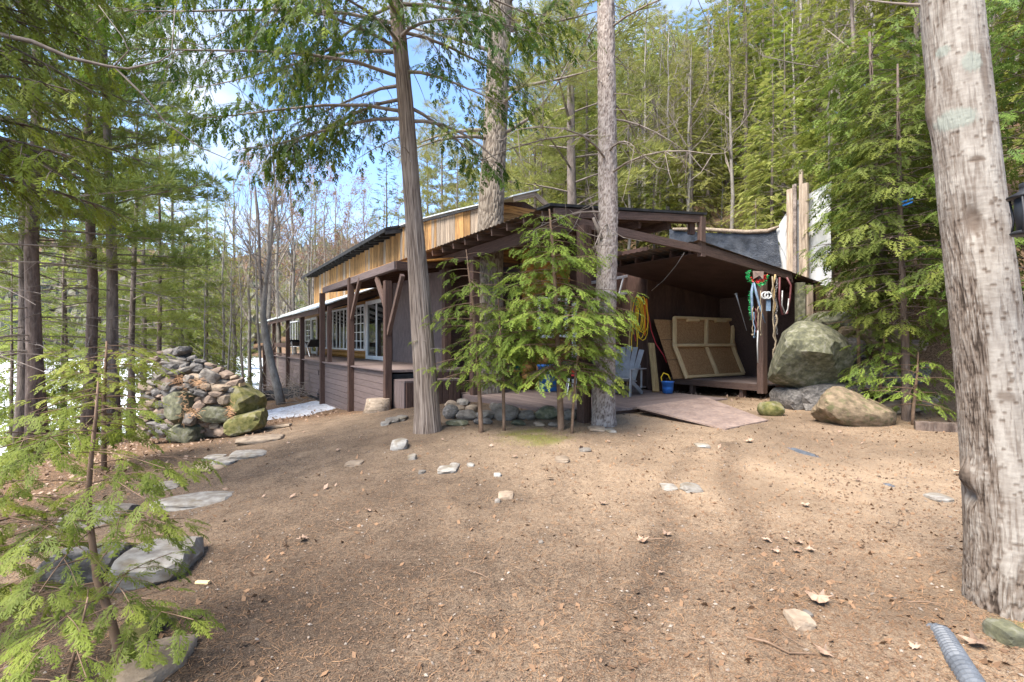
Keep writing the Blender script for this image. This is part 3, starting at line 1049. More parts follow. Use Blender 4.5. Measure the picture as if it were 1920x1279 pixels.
pr = MB()
VT = 8.9
for (ua, ubb, va, vb) in ((UF, UEND + 0.1, VEV, VT), (UEND + 0.1, 17.4, VEV, VUP - 0.02)):
    n = int((ubb - ua) / 0.038)
    o0 = len(pr.v)
    for i in range(n + 1):
        uu = ua + (ubb - ua) * i / n
        dz = (0, 0.011, 0.0, -0.011)[i % 4]
        pr.v += [tuple(W(uu, va, rz(va) + dz)), tuple(W(uu, vb, rz(vb) + dz))]
        if i:
            b = o0 + 2 * i
            pr.q.append([b - 2, b, b + 1, b - 1])
proof = pr.build('porch_roof', M['corrugated_brown'], cabin)
uu = UF + 0.25
while uu < 17.2:
    vb = VT if uu < UEND else VUP
    P('rafter', 'brown_paint', W(uu, VEV + 0.06, rz(VEV) - 0.085), W(uu, vb, rz(vb) - 0.085), 0.045, 0.13, parent=proof)
    uu += 0.55
for vv in (VEV + 0.3, 6.3, 7.6):
    if vv < 6:
        P('purlin', 'brown_paint', W(UF + 0.1, vv, rz(vv) - 0.02), W(17.3, vv, rz(vv) - 0.02), 0.09, 0.03, parent=proof)
P('header', 'dark_brown_paint', W(UF - 0.1, VPR, 3.56), W(13.1, VPR, 3.56), 0.1, 0.24)
P('fascia', 'brown_paint', W(UF - 0.02, VEV + 0.1, rz(VEV) - 0.1), W(UF - 0.02, VT, rz(VT) - 0.1), 0.05, 0.15)
for vv, zz in ((7.2, 3.98), (8.0, 4.06)):
    P('joist', 'dark_brown_paint', W(UF + 0.1, vv, zz - 0.2), W(UEND, vv, zz - 0.2), 0.06, 0.16)
rg = MB()                                # dark edge of the roofing over the fascia
rg.slab([W(UF - 0.07, VEV - 0.02, rz(VEV) + 0.03), W(UF - 0.07, VT + 0.06, rz(VT) + 0.03), W(UF + 0.3, VT + 0.06, rz(VT) + 0.03), W(UF + 0.3, VEV - 0.02, rz(VEV) + 0.03)], 0.045)
rg.build('roof_edge', M['black_roofing'], cabin)
# posts of the right porch
for p, y in ((1095, 790), (890, 755), (837, 735)):
    u0 = onv(p, 640, VPR)[0]
    q = W(u0, VPR, 0)
    P('post', 'dark_brown_paint', W(u0, VPR, gz(q.x, q.y) - 0.1), W(u0, VPR, 3.46), 0.17, 0.17, VUPV)
# drop post, lower rafter and shed fascia at the free end
P('drop_post', 'brown_paint', W(UF - 0.03, VT - 0.06, 3.3), W(UF - 0.03, VT - 0.06, 4.1), 0.14, 0.1, UUPV)
P('drop_post', 'dark_brown_paint', W(UF + 0.08, VT - 0.24, 3.75), W(UF + 0.08, VT - 0.24, 4.02), 0.14, 0.08, UUPV)
P('lower_rafter', 'brown_paint', W(UF - 0.05, VPR - 0.1, 3.58), W(UF - 0.05, VT - 0.02, 3.43), 0.06, 0.15)
fv1, fz1 = onu(1481, 517.5, UF - 0.03)
P('shed_fascia', 'brown_paint', W(UF - 0.05, VT + 0.0, 3.43), W(UF - 0.05, fv1, fz1), 0.06, 0.2)
P('shed_fascia', 'dark_brown_paint', W(UF - 0.05, fv1 + 0.03, fz1 - 0.04), W(UF + 0.5, fv1 + 0.75, fz1 - 0.12), 0.06, 0.22)
# shed roof, falling to the bank
sr = MB()
n = 70
for i in range(n + 1):
    uu = UF - 0.12 + (9.6 - UF + 0.12) * i / n
    dz = (0, 0.011, 0.0, -0.011)[i % 4]
    sr.v += [tuple(W(uu, VT - 0.25, 3.6 + dz)), tuple(W(uu, 13.6, fz1 - 0.1 + dz))]
    if i:
        b = 2 * i
        sr.q.append([b - 2, b, b + 1, b - 1])
sr.build('shed_roof', M['corrugated_brown'], cabin)
for q in range(6):
    uu = UF + 0.3 + 0.5 * q
    P('rafter', 'dark_brown_paint', W(uu, VT, 3.47), W(uu, 13.4, fz1 - 0.2), 0.05, 0.13)
cm_ = MB()
cm_.slab([W(UF + 0.02, VT, 3.39), W(9.39, VT, 3.39), W(9.39, 13.49, fz1 - 0.28), W(UF + 0.02, 13.49, fz1 - 0.28)], 0.015, (0, 0, 1))
cm_.build('shed_ceiling', M['plywood_brown'], cabin)
# shed post and platform
pv, _ = onu(1434, 600, UF - 0.05)
PSH = W(UF - 0.05, pv, 0)
VPF = 11.03
P('post', 'brown_paint', W(UF + 0.0, VPF, 0.42), W(UF + 0.0, VPF, 3.1), 0.15, 0.17, VUPV)
pf = MB()
pf.slab([W(UF + 0.02, VPF + 0.05, 0.6), W(9.3, VPF + 0.05, 0.6), W(9.3, 13.2, 0.6), W(UF + 0.02, 13.2, 0.6)], 0.03)
plat = pf.build('platform', M['black_roofing'], cabin)
vv = VPF + 0.06
while vv < 13.2:
    P('deck_plank', 'deck_wood', W(UF + 0.02, vv + 0.07, 0.615), W(9.3, vv + 0.07, 0.615), 0.135, 0.03, parent=plat)
    vv += 0.142
P('rim_board', 'brown_paint', W(UF - 0.02, VPF, 0.54), W(9.3, VPF, 0.54), 0.05, 0.15)
for uu in (7.15, 8.55):
    q = W(uu, VPF + 0.12, 0)
    P('platform_leg', 'brown_paint', W(uu, VPF + 0.12, gz(q.x, q.y) - 0.1), W(uu, VPF + 0.12, 0.5), 0.1, 0.14, VUPV)
for uu in (7.4, 8.9):
    P('platform_leg', 'dark_brown_paint', W(uu, 12.8, 0), W(uu, 12.8, 0.5), 0.1, 0.14, VUPV)
# brown plywood wall of the shed bay, its dark side, and the log end wall with a white door and window
UB = 9.4
bm = MB()
bm.slab([W(UB, 10.38, 0.0), W(UB, 13.5, 0.0), W(UB, 13.5, 3.2), W(UB, 10.38, 3.85)], 0.08, UUPV)
bay = bm.build('plywood_wall', M['plywood_brown'], cabin)
for vv in (11.6, 12.8):
    P('batten', 'plywood_brown', W(UB - 0.01, vv, 0.2), W(UB - 0.01, vv, 3.5), 0.012, 0.012, UUPV, bay)
sm = MB()
sm.slab([W(UF + 0.1, 13.5, 0.0), W(UB, 13.5, 0.0), W(UB, 13.5, 3.1), W(UF + 0.1, 13.5, 3.1)], 0.08, VUPV)
sm.build('side_wall', M['dark_brown_paint'], cabin)
UL = 10.3
em = MB()
em.slab([W(UL, 7.0, 0.2), W(UL, 10.38, 0.2), W(UL, 10.38, 4.1), W(UL, 7.0, 4.1)], 0.08, UUPV)
em.slab([W(UB, 10.38, 0.2), W(UL, 10.38, 0.2), W(UL, 10.38, 4.1), W(UB, 10.38, 4.1)], 0.06, VUPV)
lend = em.build('end_wall', M['plywood_brown'], cabin)
logs(7.0, 7.35, DKR, 3.9, UL, lend, 'v', 0.11)
logs(9.36, 10.3, DKR, 1.55, UL, lend, 'v', 0.11)
logs(8.35, 8.42, DKR, 3.6, UL, lend, 'v', 0.11)
logs(7.35, 8.35, DKR, 1.6, UL, lend, 'v', 0.11)
logs(7.35, 8.35, 2.75, 3.9, UL, lend, 'v', 0.11)
P('corner_trim', 'dark_brown_paint', W(UB - 0.02, 10.4, 0.1), W(UB - 0.02, 10.4, 3.7), 0.12, 0.06, UUPV)
window(7.42, 8.28, 1.72, 2.65, UL, 2, 2, along='v')
window(8.5, 9.25, DKR + 0.05, 2.5, UL - 0.06, 1, 1, 'glass_door', 'v', 0.14)

# right deck: two fields of planks
UD0, UD1 = UF - 0.1, 12.38
dj = MB()
dj.slab([W(UD0 + 0.05, VPR - 0.1, DKR - 0.05), W(UD1, VPR - 0.1, DKR - 0.05), W(UD1, 8.6, DKR - 0.05), W(UD0 + 0.05, 8.6, DKR - 0.05)], 0.06)
dj.slab([W(UD0 + 0.05, 7.2, DKR - 0.052), W(UL, 7.2, DKR - 0.052), W(UL, 10.3, DKR - 0.052), W(9.3, 10.3, DKR - 0.052), W(9.3, 9.6, DKR - 0.052), W(UD0 + 0.35, 9.6, DKR - 0.052)], 0.06)
deckr = dj.build('porch_floor', M['dark_brown_paint'], cabin)
vv = VPR - 0.12
while vv < 7.2:
    P('deck_plank', 'deck_wood', W(UD0, vv + 0.07, DKR - 0.03), W(UD1, vv + 0.07, DKR - 0.03), 0.136, 0.035, parent=deckr)
    vv += 0.143
vs = vv
uu = UD0
while uu < UD1:
    P('deck_plank', 'deck_wood', W(uu + 0.07, vs, DKR - 0.03), W(uu + 0.07, 9.6 if uu < 9.3 else (10.3 if uu < UL - 0.2 else 8.6), DKR - 0.03), 0.136, 0.035, parent=deckr)
    uu += 0.143
P('rim_board', 'skirt_paint', W(UD0, VPR - 0.14, DKR - 0.08), W(UD1, VPR - 0.14, DKR - 0.08), 0.035, 0.14)
for uu in (7.6, 9.0, 10.3, 11.6):
    q = W(uu, VPR + 0.15, 0)
    P('deck_leg', 'grey_board', W(uu, VPR + 0.15, gz(q.x, q.y) - 0.1), W(uu, VPR + 0.15, 0.32), 0.14, 0.14, VUPV)
# steps from the left deck down to the right one: boxed treads faced with upright boards
for (ua, ubb, va, vb, zt) in ((10.25, 10.9, 4.0, 5.3, 0.72), (10.62, 10.92, 4.75, 5.6, 0.9)):
    st = MB()
    st.slab([W(ua, va, zt), W(ubb, va, zt), W(ubb, vb, zt), W(ua, vb, zt)], zt + 0.2)
    s_ = st.build('step', M['dark_brown_paint'], cabin)
    P('tread', 'skirt_paint', W(ua - 0.03, (va + vb) / 2, zt + 0.02), W(ubb, (va + vb) / 2, zt + 0.02), vb - va + 0.06, 0.035, parent=s_)
    q = va + 0.07
    while q < vb:
        P('face_board', 'dark_brown_paint', W(ua - 0.02, q, 0.0), W(ua - 0.02, q, zt), 0.125, 0.03, UUPV, s_)
        q += 0.14
    q = ua + 0.06
    while q < ubb:
        P('face_board', 'skirt_paint', W(q, va - 0.02, 0.0), W(q, va - 0.02, zt), 0.125, 0.03, VUPV, s_)
        q += 0.14
# ---------------------------------------------------------------- trees
def kite(p, d, n, l, w):
    """a leaf-like four-cornered blade from p along d"""
    s = np.cross(n, d)
    s = s / (np.linalg.norm(s) + 1e-9)
    return [p, p + d * l * 0.45 + s * w, p + d * l, p + d * l * 0.45 - s * w]


def frond_tpl(pairs, sub=0, wid=0.06, ang=48, droop=0.18, ln=0.5, seed=5, irr=0.3):
    V = []
    Z = np.array([0, 0, 1.0])
    r_ = np.random.RandomState(seed)
    bend = r_.uniform(-0.22, 0.22)

    def axis(t):
        return np.array([t, bend * t * t, -droop * t * t])
    for i in range(pairs):
        for s in (-1, 1):
            t = (i + 0.5 + 0.25 * s + r_.uniform(-irr, irr) * 0.6) / pairs
            t = min(max(t, 0.02), 0.95)
            p = axis(t)
            l = (ln * (1 - t) ** 0.75 * (0.55 + 0.45 * min(1, t * 4)) + 0.07) * r_.uniform(1 - irr, 1 + irr)
            a = R(ang) * s * (1 - 0.3 * t) * r_.uniform(0.8, 1.2)
            d = nrm_(np.array([math.cos(a), math.sin(a), -0.28 + r_.uniform(-0.2, 0.15)]))
            w = wid * (0.6 + 0.6 * l / ln)
            if not sub:
                V += kite(p, d, Z, l, w)
            else:
                V += kite(p, d, Z, l, wid * 0.5)
                for j in range(sub):
                    tj = (j + 0.6) / (sub + 0.3)
                    for s2 in (-1, 1):
                        a2 = a + s2 * R(36) * r_.uniform(0.7, 1.3)
                        d2 = nrm_(np.array([math.cos(a2), math.sin(a2), -0.4 + r_.uniform(-0.2, 0.2)]))
                        V += kite(p + d * l * tj * r_.uniform(0.8, 1.1), d2, Z, (l * 0.5 * (1.1 - tj) + 0.05) * r_.uniform(0.7, 1.2), wid * 0.5)
    V += kite(axis(0.82), nrm_(np.array([0.95, bend, -0.4])), Z, 0.28, wid * 0.6)
    V += kite(np.array([0.0, 0, 0]), nrm_(np.array([1, bend * 0.7, -droop])), Z, 0.9, 0.012)
    return np.array(V)


def nrm_(v):
    return v / np.linalg.norm(v)


def tuft_tpl(n, spread=0.85, w=0.012, seed=1):
    V = []
    r_ = np.random.RandomState(seed)
    for i in range(n):
        a = r_.uniform(0, 2 * math.pi)
        b = r_.uniform(0.15, spread) * 1.5
        d = np.array([math.cos(b), math.sin(b) * math.cos(a), math.sin(b) * math.sin(a)])
        nn = np.cross(d, r_.normal(size=3))
        nn /= np.linalg.norm(nn)
        l = r_.uniform(0.7, 1.0)
        V += kite(np.array([r_.uniform(-0.15, 0.1), 0, 0]), d, nn, l, w)
    return np.array(V)


TPL = {
    'cedar_fine': [frond_tpl(7, 3, 0.044, 40, 0.35, 0.52, k) for k in (5, 6, 7)],
    'cedar_mid': [frond_tpl(6, 1, 0.07, 40, 0.4, 0.56, k) for k in (8, 9, 10)],
    'cedar': [frond_tpl(5, 0, 0.075, 42, 0.35, 0.55, k) for k in (11, 12)],
    'hemlock': [frond_tpl(6, 0, 0.07, 55, 0.25, 0.38, k) for k in (13, 14)],
    'tuft': [tuft_tpl(16)],
    'tuft_far': [tuft_tpl(11, 0.85, 0.03, 2)],
    'bud': [tuft_tpl(4, 1.0, 0.16, 3)],
}


class Fronds:
    def __init__(self):
        self.p, self.a, self.n, self.s, self.t = [], [], [], [], []

    def add(self, p, a, n, s, t):
        self.p.append(p)
        self.a.append(a)
        self.n.append(n)
        self.s.append(s)
        self.t.append(t)

    def mesh(self, name, tpl, o=(0, 0, 0)):
        P_, A, Nn = np.array(self.p) - np.array(o), np.array(self.a), np.array(self.n)
        A = A / (np.linalg.norm(A, axis=1, keepdims=True) + 1e-9)
        B = np.cross(Nn, A)
        B = B / (np.linalg.norm(B, axis=1, keepdims=True) + 1e-9)
        C = np.cross(A, B)
        S = np.array(self.s)
        tn = np.array(self.t)
        VV, TT = [], []
        tp = TPL[tpl]
        for q, T in enumerate(tp):
            i = slice(q, None, len(tp))
            a, b, c, s_ = A[i], B[i], C[i], S[i][:, None, None]
            V = P_[i][:, None, :] + s_ * (T[None, :, 0:1] * a[:, None, :] + T[None, :, 1:2] * b[:, None, :] + T[None, :, 2:3] * c[:, None, :])
            VV.append(V.reshape(-1, 3))
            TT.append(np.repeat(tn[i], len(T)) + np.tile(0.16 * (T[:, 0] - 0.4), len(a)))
        V = np.concatenate(VV)
        F = np.arange(len(V)).reshape(-1, 4)
        return np_mesh(name, V, F, False, {'tint': np.clip(np.concatenate(TT), 0, 1)})


def nrm(v):
    return v / (np.linalg.norm(v) + 1e-9)


UPV = np.array([0, 0, 1.0])


def limb_pts(p, az, el, ln, droop, lift, rg, n=6):
    d = np.array([math.cos(az) * math.cos(el), math.sin(az) * math.cos(el), math.sin(el)])
    side = np.array([-math.sin(az), math.cos(az), 0])
    b = rg.uniform(-0.12, 0.12)
    pts = []
    for i in range(n):
        t = i / (n - 1)
        pts.append(p + d * ln * t + side * ln * b * t * t + UPV * ln * (-droop * t * t + lift * t ** 3))
    return pts


def spray(limbs, fr, p, az, el, ln, droop, lift, rg, fs, dens=1.0, r0=0.015, tint=0.5, side=0.42, start=0.2, hang=0.25, twigs=True, jit=0.18):
    """a limb with flat side sprays of fronds"""
    pts = limb_pts(p, az, el, ln, droop, lift, rg)
    limbs.tube([Vector(q) for q in pts], [max(0.0022, r0 * (1 - 0.85 * i / 5)) for i in range(6)], 4, False)
    nside = max(3, int(ln / (fs * 0.55) * dens))
    for i in range(nside):
        t = start + (1 - start) * (i + rg.uniform(0.1, 0.9)) / nside
        k = min(4, int(t * 5))
        f = t * 5 - k
        q = pts[k] * (1 - f) + pts[k + 1] * f
        ax = nrm(pts[k + 1] - pts[k])
        sd = nrm(np.cross(ax, UPV))
        s = 1 if i % 2 else -1
        sl = ln * side * (1.02 - t) ** 0.8 + fs * 0.5
        dr = nrm(ax * rg.uniform(0.55, 0.95) + sd * s * rg.uniform(0.6, 1.0) + UPV * rg.uniform(-0.25, 0.12))
        nf = max(1, int(sl / (fs * 0.5)))
        e = q + dr * sl - UPV * hang * sl * 0.5
        if twigs and sl > fs:
            limbs.tube([Vector(q), Vector(q + dr * sl * 0.5 - UPV * hang * sl * 0.12), Vector(e)], [max(0.0018, r0 * 0.3), max(0.0015, r0 * 0.2), 0.0012], 3, False)
        tt = tint + rg.uniform(-jit, jit)
        for j in range(nf):
            tj = (j + 0.5) / nf
            c = q + dr * sl * tj - UPV * hang * sl * 0.5 * tj * tj
            fa = nrm(dr + sd * rg.uniform(-0.45, 0.45) + ax * rg.uniform(-0.25, 0.45) - UPV * (hang * tj + rg.uniform(-0.15, 0.2)))
            nn = nrm(UPV + sd * rg.uniform(-0.45, 0.45) + ax * rg.uniform(-0.35, 0.35))
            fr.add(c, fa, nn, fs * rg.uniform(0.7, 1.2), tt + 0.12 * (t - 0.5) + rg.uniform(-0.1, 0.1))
    fr.add(pts[-1], nrm(pts[-1] - pts[-2]), UPV, fs, tint + 0.2)


def tuftlimb(limbs, fr, p, az, el, ln, droop, lift, rg, fs, r0=0.03, tint=0.5, start=0.35, dens=1.0):
    """a pine limb: forking twigs that end in tufts of needles"""
    pts = limb_pts(p, az, el, ln, droop, lift, rg)
    limbs.tube([Vector(q) for q in pts], [max(0.004, r0 * (1 - 0.85 * i / 5)) for i in range(6)], 4, False)
    nside = max(3, int(ln / 0.22 * dens))
    for i in range(nside):
        t = start + (1 - start) * (i + rg.uniform(0.1, 0.9)) / nside
        k = min(4, int(t * 5))
        f = t * 5 - k
        q = pts[k] * (1 - f) + pts[k + 1] * f
        ax = nrm(pts[k + 1] - pts[k])
        sd = nrm(np.cross(ax, UPV))
        s = 1 if i % 2 else -1
        sl = (ln * 0.3 * (1.05 - t) + 0.22) * rg.uniform(0.6, 1.3)
        dr = nrm(ax * rg.uniform(0.5, 1) + sd * s * rg.uniform(0.5, 1) + UPV * rg.uniform(-0.1, 0.35))
        e = q + dr * sl
        limbs.tube([Vector(q), Vector(e)], [max(0.003, r0 * 0.25), 0.002], 3, False)
        nt_ = max(2, int(sl / (fs * 0.55)))
        for j in range(nt_):
            tj = (j + 1) / nt_
            for _ in range(2):
                c = q + dr * sl * tj + np.array([rg.gauss(0, 0.3), rg.gauss(0, 0.3), rg.gauss(0, 0.18)]) * fs
                fr.add(c, nrm(dr + np.array([rg.gauss(0, 0.5), rg.gauss(0, 0.5), rg.gauss(0.05, 0.35)])), nrm(np.array([rg.gauss(0, 1), rg.gauss(0, 1), 1.0])), fs * rg.uniform(0.75, 1.2), tint + rg.uniform(-0.22, 0.22) + 0.1 * (t - 0.5))


def trunk_mesh(name, h, r0, r1, rg, n=9, seg=10, wob=0.012, flare=1.5):
    m = MB()
    pts, rad = [], []
    ox = oy = 0.0
    for i in range(n):
        t = i / (n - 1)
        ox += rg.uniform(-wob, wob) * h / n * 3
        oy += rg.uniform(-wob, wob) * h / n * 3
        pts.append(Vector((ox, oy, h * t - (0.3 if i == 0 else 0))))
        rad.append((r0 + (r1 - r0) * t) * (flare if i == 0 else 1))
    m.tube(pts, rad, seg)
    return m.mesh(name, smooth=True), pts


VARS = {}


def along(pts, z):
    for a, b in zip(pts, pts[1:]):
        if z <= b.z:
            f = (z - a.z) / (b.z - a.z)
            return np.array(a.lerp(b, f))
    return np.array(pts[-1])


def make_variant(key, kind, seed, h, r0, c0, Lmax, nb, fs, tpl, lmat, bark='bark_far', taper=1.0, el=0.05, droop=0.18, lift=0.08, dens=1.0, hang=0.25, tint=0.5, dead=0):
    rg = random.Random(seed)
    tm, pts = trunk_mesh('trunk', h, r0, 0.012, rg)
    limbs, fr = MB(), Fronds()
    for i in range(nb):
        t = (i + rg.random()) / nb
        z = h * (c0 + (0.99 - c0) * t)
        ln = Lmax * ((1 - t) ** taper) * rg.uniform(0.65, 1.15) * (0.75 + 0.25 * min(1, t * 6)) + 0.18
        az = i * 2.4 + rg.uniform(-0.5, 0.5)
        p = along(pts, z)
        rr = max(0.006, r0 * 0.22 * ln / Lmax)
        if kind == 'spray':
            spray(limbs, fr, p, az, el + 0.5 * t * t, ln, droop, lift, rg, fs, dens, rr, tint, hang=hang, twigs=False)
        else:
            tuftlimb(limbs, fr, p, az, el + 0.5 * t, ln, droop, lift, rg, fs, rr, tint, dens=dens)
    for i in range(dead):
        z = h * rg.uniform(0.12, c0)
        az = rg.uniform(0, 6.3)
        ln = Lmax * rg.uniform(0.3, 0.8)
        q = limb_pts(along(pts, z), az, rg.uniform(-0.2, 0.15), ln, 0.15, 0.0, rg)
        limbs.tube([Vector(a) for a in q], [0.014, 0.012, 0.01, 0.008, 0.006, 0.004], 4, False)
        for _ in range(4):
            k = rg.randint(1, 4)
            limbs.tube([Vector(q[k]), Vector(q[k] + np.array([rg.uniform(-1, 1), rg.uniform(-1, 1), rg.uniform(-0.5, 0.4)]) * ln * 0.3)], [0.005, 0.002], 3, False)
    tm.materials.append(M[bark])
    lm = limbs.mesh('branches')
    lm.materials.append(M['twig_grey'])
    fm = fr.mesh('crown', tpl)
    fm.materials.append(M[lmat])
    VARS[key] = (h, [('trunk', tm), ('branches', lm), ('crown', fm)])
    return key


def make_bare(key, seed, h, r0, spread, buds=None, bark='bark_pale', depth=4, up=0.75, n0=9, c0=0.3):
    rg = random.Random(seed)
    m, tw, fr = MB(), MB(), Fronds()
    tm, pts = trunk_mesh('trunk', h * 0.93, r0, 0.015, rg, wob=0.03)

    def grow(p, d, ln, r, lev):
        q = [p]
        dd = d.copy()
        for i in range(3):
            dd = nrm(dd + np.array([rg.gauss(0, 0.16), rg.gauss(0, 0.16), 0.1 + rg.gauss(0, 0.1)]))
            q.append(q[-1] + dd * ln / 3)
        tw.tube([Vector(a) for a in q], [r, r * 0.8, r * 0.6, r * 0.42], 4 if lev < 2 else 3, False)
        if lev >= depth - 1:
            if buds:
                for k in range(1, 4):
                    for _ in range(2):
                        fr.add(q[k] + np.array([rg.gauss(0, 1), rg.gauss(0, 1), rg.gauss(0, 1)]) * 0.06, nrm(dd + np.array([rg.gauss(0, 0.8), rg.gauss(0, 0.8), rg.gauss(0, 0.8)])), nrm(np.array([rg.gauss(0, 1), rg.gauss(0, 1), 1])), buds[1] * rg.uniform(0.6, 1.3), rg.uniform(0, 1))
            return
        for k in range(rg.randint(2, 4)):
            j = rg.randint(1, 3)
            nd = nrm(dd + np.array([rg.gauss(0, 0.6), rg.gauss(0, 0.6), rg.gauss(0.15, 0.35)]))
            grow(q[j], nd, ln * rg.uniform(0.5, 0.75), r * 0.52, lev + 1)

    for i in range(n0):
        t = (i + rg.random()) / n0
        z = h * (c0 + (0.9 - c0) * t)
        az = i * 2.4 + rg.uniform(-0.6, 0.6)
        e = up + rg.uniform(-0.25, 0.25)
        grow(along(pts, z), np.array([math.cos(az) * math.cos(e), math.sin(az) * math.cos(e), math.sin(e)]), spread * (1.1 - 0.6 * t) * rg.uniform(0.7, 1.2), r0 * 0.38 * (1.1 - 0.7 * t), 0)
    tm.materials.append(M[bark])
    lm = tw.mesh('branches')
    lm.materials.append(M['twig_grey'])
    parts = [('trunk', tm), ('branches', lm)]
    if buds:
        fm = fr.mesh('buds', 'bud')
        fm.materials.append(M[buds[0]])
        parts.append(('buds', fm))
    VARS[key] = (h, parts)


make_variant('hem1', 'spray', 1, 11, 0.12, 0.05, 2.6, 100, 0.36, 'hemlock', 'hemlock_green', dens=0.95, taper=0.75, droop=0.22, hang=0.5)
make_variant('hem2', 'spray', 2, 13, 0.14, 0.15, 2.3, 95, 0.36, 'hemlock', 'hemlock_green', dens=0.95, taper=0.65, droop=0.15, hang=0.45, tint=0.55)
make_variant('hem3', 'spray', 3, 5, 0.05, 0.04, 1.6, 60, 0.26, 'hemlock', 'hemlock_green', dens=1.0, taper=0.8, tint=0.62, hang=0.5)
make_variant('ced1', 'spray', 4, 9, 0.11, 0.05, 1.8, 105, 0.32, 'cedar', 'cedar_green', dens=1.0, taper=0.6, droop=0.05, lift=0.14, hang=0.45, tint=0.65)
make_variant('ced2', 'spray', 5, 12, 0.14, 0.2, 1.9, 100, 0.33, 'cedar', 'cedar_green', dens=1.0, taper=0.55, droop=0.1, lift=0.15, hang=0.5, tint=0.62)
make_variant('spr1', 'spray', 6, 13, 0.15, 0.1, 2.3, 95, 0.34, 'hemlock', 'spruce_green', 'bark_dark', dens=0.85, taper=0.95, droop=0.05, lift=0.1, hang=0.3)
make_variant('pin1', 'tuft', 7, 17, 0.15, 0.27, 3.3, 54, 0.28, 'tuft_far', 'pine_green', 'bark_far', taper=0.55, el=0.12, droop=0.14, lift=0.1, dens=0.8, dead=16, tint=0.75)
make_variant('pin2', 'tuft', 8, 16, 0.14, 0.27, 3.1, 56, 0.28, 'tuft_far', 'pine_green', 'bark_dark', taper=0.6, el=0.1, droop=0.2, lift=0.15, dens=0.8, dead=14, tint=0.65)
make_variant('pin3', 'tuft', 9, 14, 0.15, 0.25, 2.8, 52, 0.32, 'tuft_far', 'pine_pale', 'bark_far', taper=0.65, el=0.2, dens=1.0, dead=8)
make_bare('bar1', 10, 11, 0.1, 2.4, None)
make_bare('bar2', 11, 10, 0.08, 1.9, ('bud_red', 0.075), up=0.85, n0=11)
make_bare('bar3', 12, 12, 0.09, 1.6, ('bud_green', 0.08), up=0.9, n0=12)
make_bare('bar4', 13, 7, 0.05, 1.5, None, depth=4, n0=10, c0=0.12)
make_bare('bar5', 14, 3.2, 0.025, 1.0, ('bud_green', 0.05), depth=3, n0=10, c0=0.05)


def plant(key, name, label, cat, x, y, h, group=None, rz=None, z=None, swap=None):
    H, parts = VARS[key]
    z = gz(x, y) if z is None else z
    t = thing(name, label, cat, (x, y, z), group)
    s = h / H
    t.scale = (s, s, s)
    t.rotation_euler = (0, 0, rnd.uniform(0, 6.28) if rz is None else rz)
    for n, me in parts:
        o = bpy.data.objects.new(n, me)
        COL.objects.link(o)
        o.parent = t
        if swap and n in swap:
            o.material_slots[0].link = 'OBJECT'
            o.material_slots[0].material = M[swap[n]]
    return t


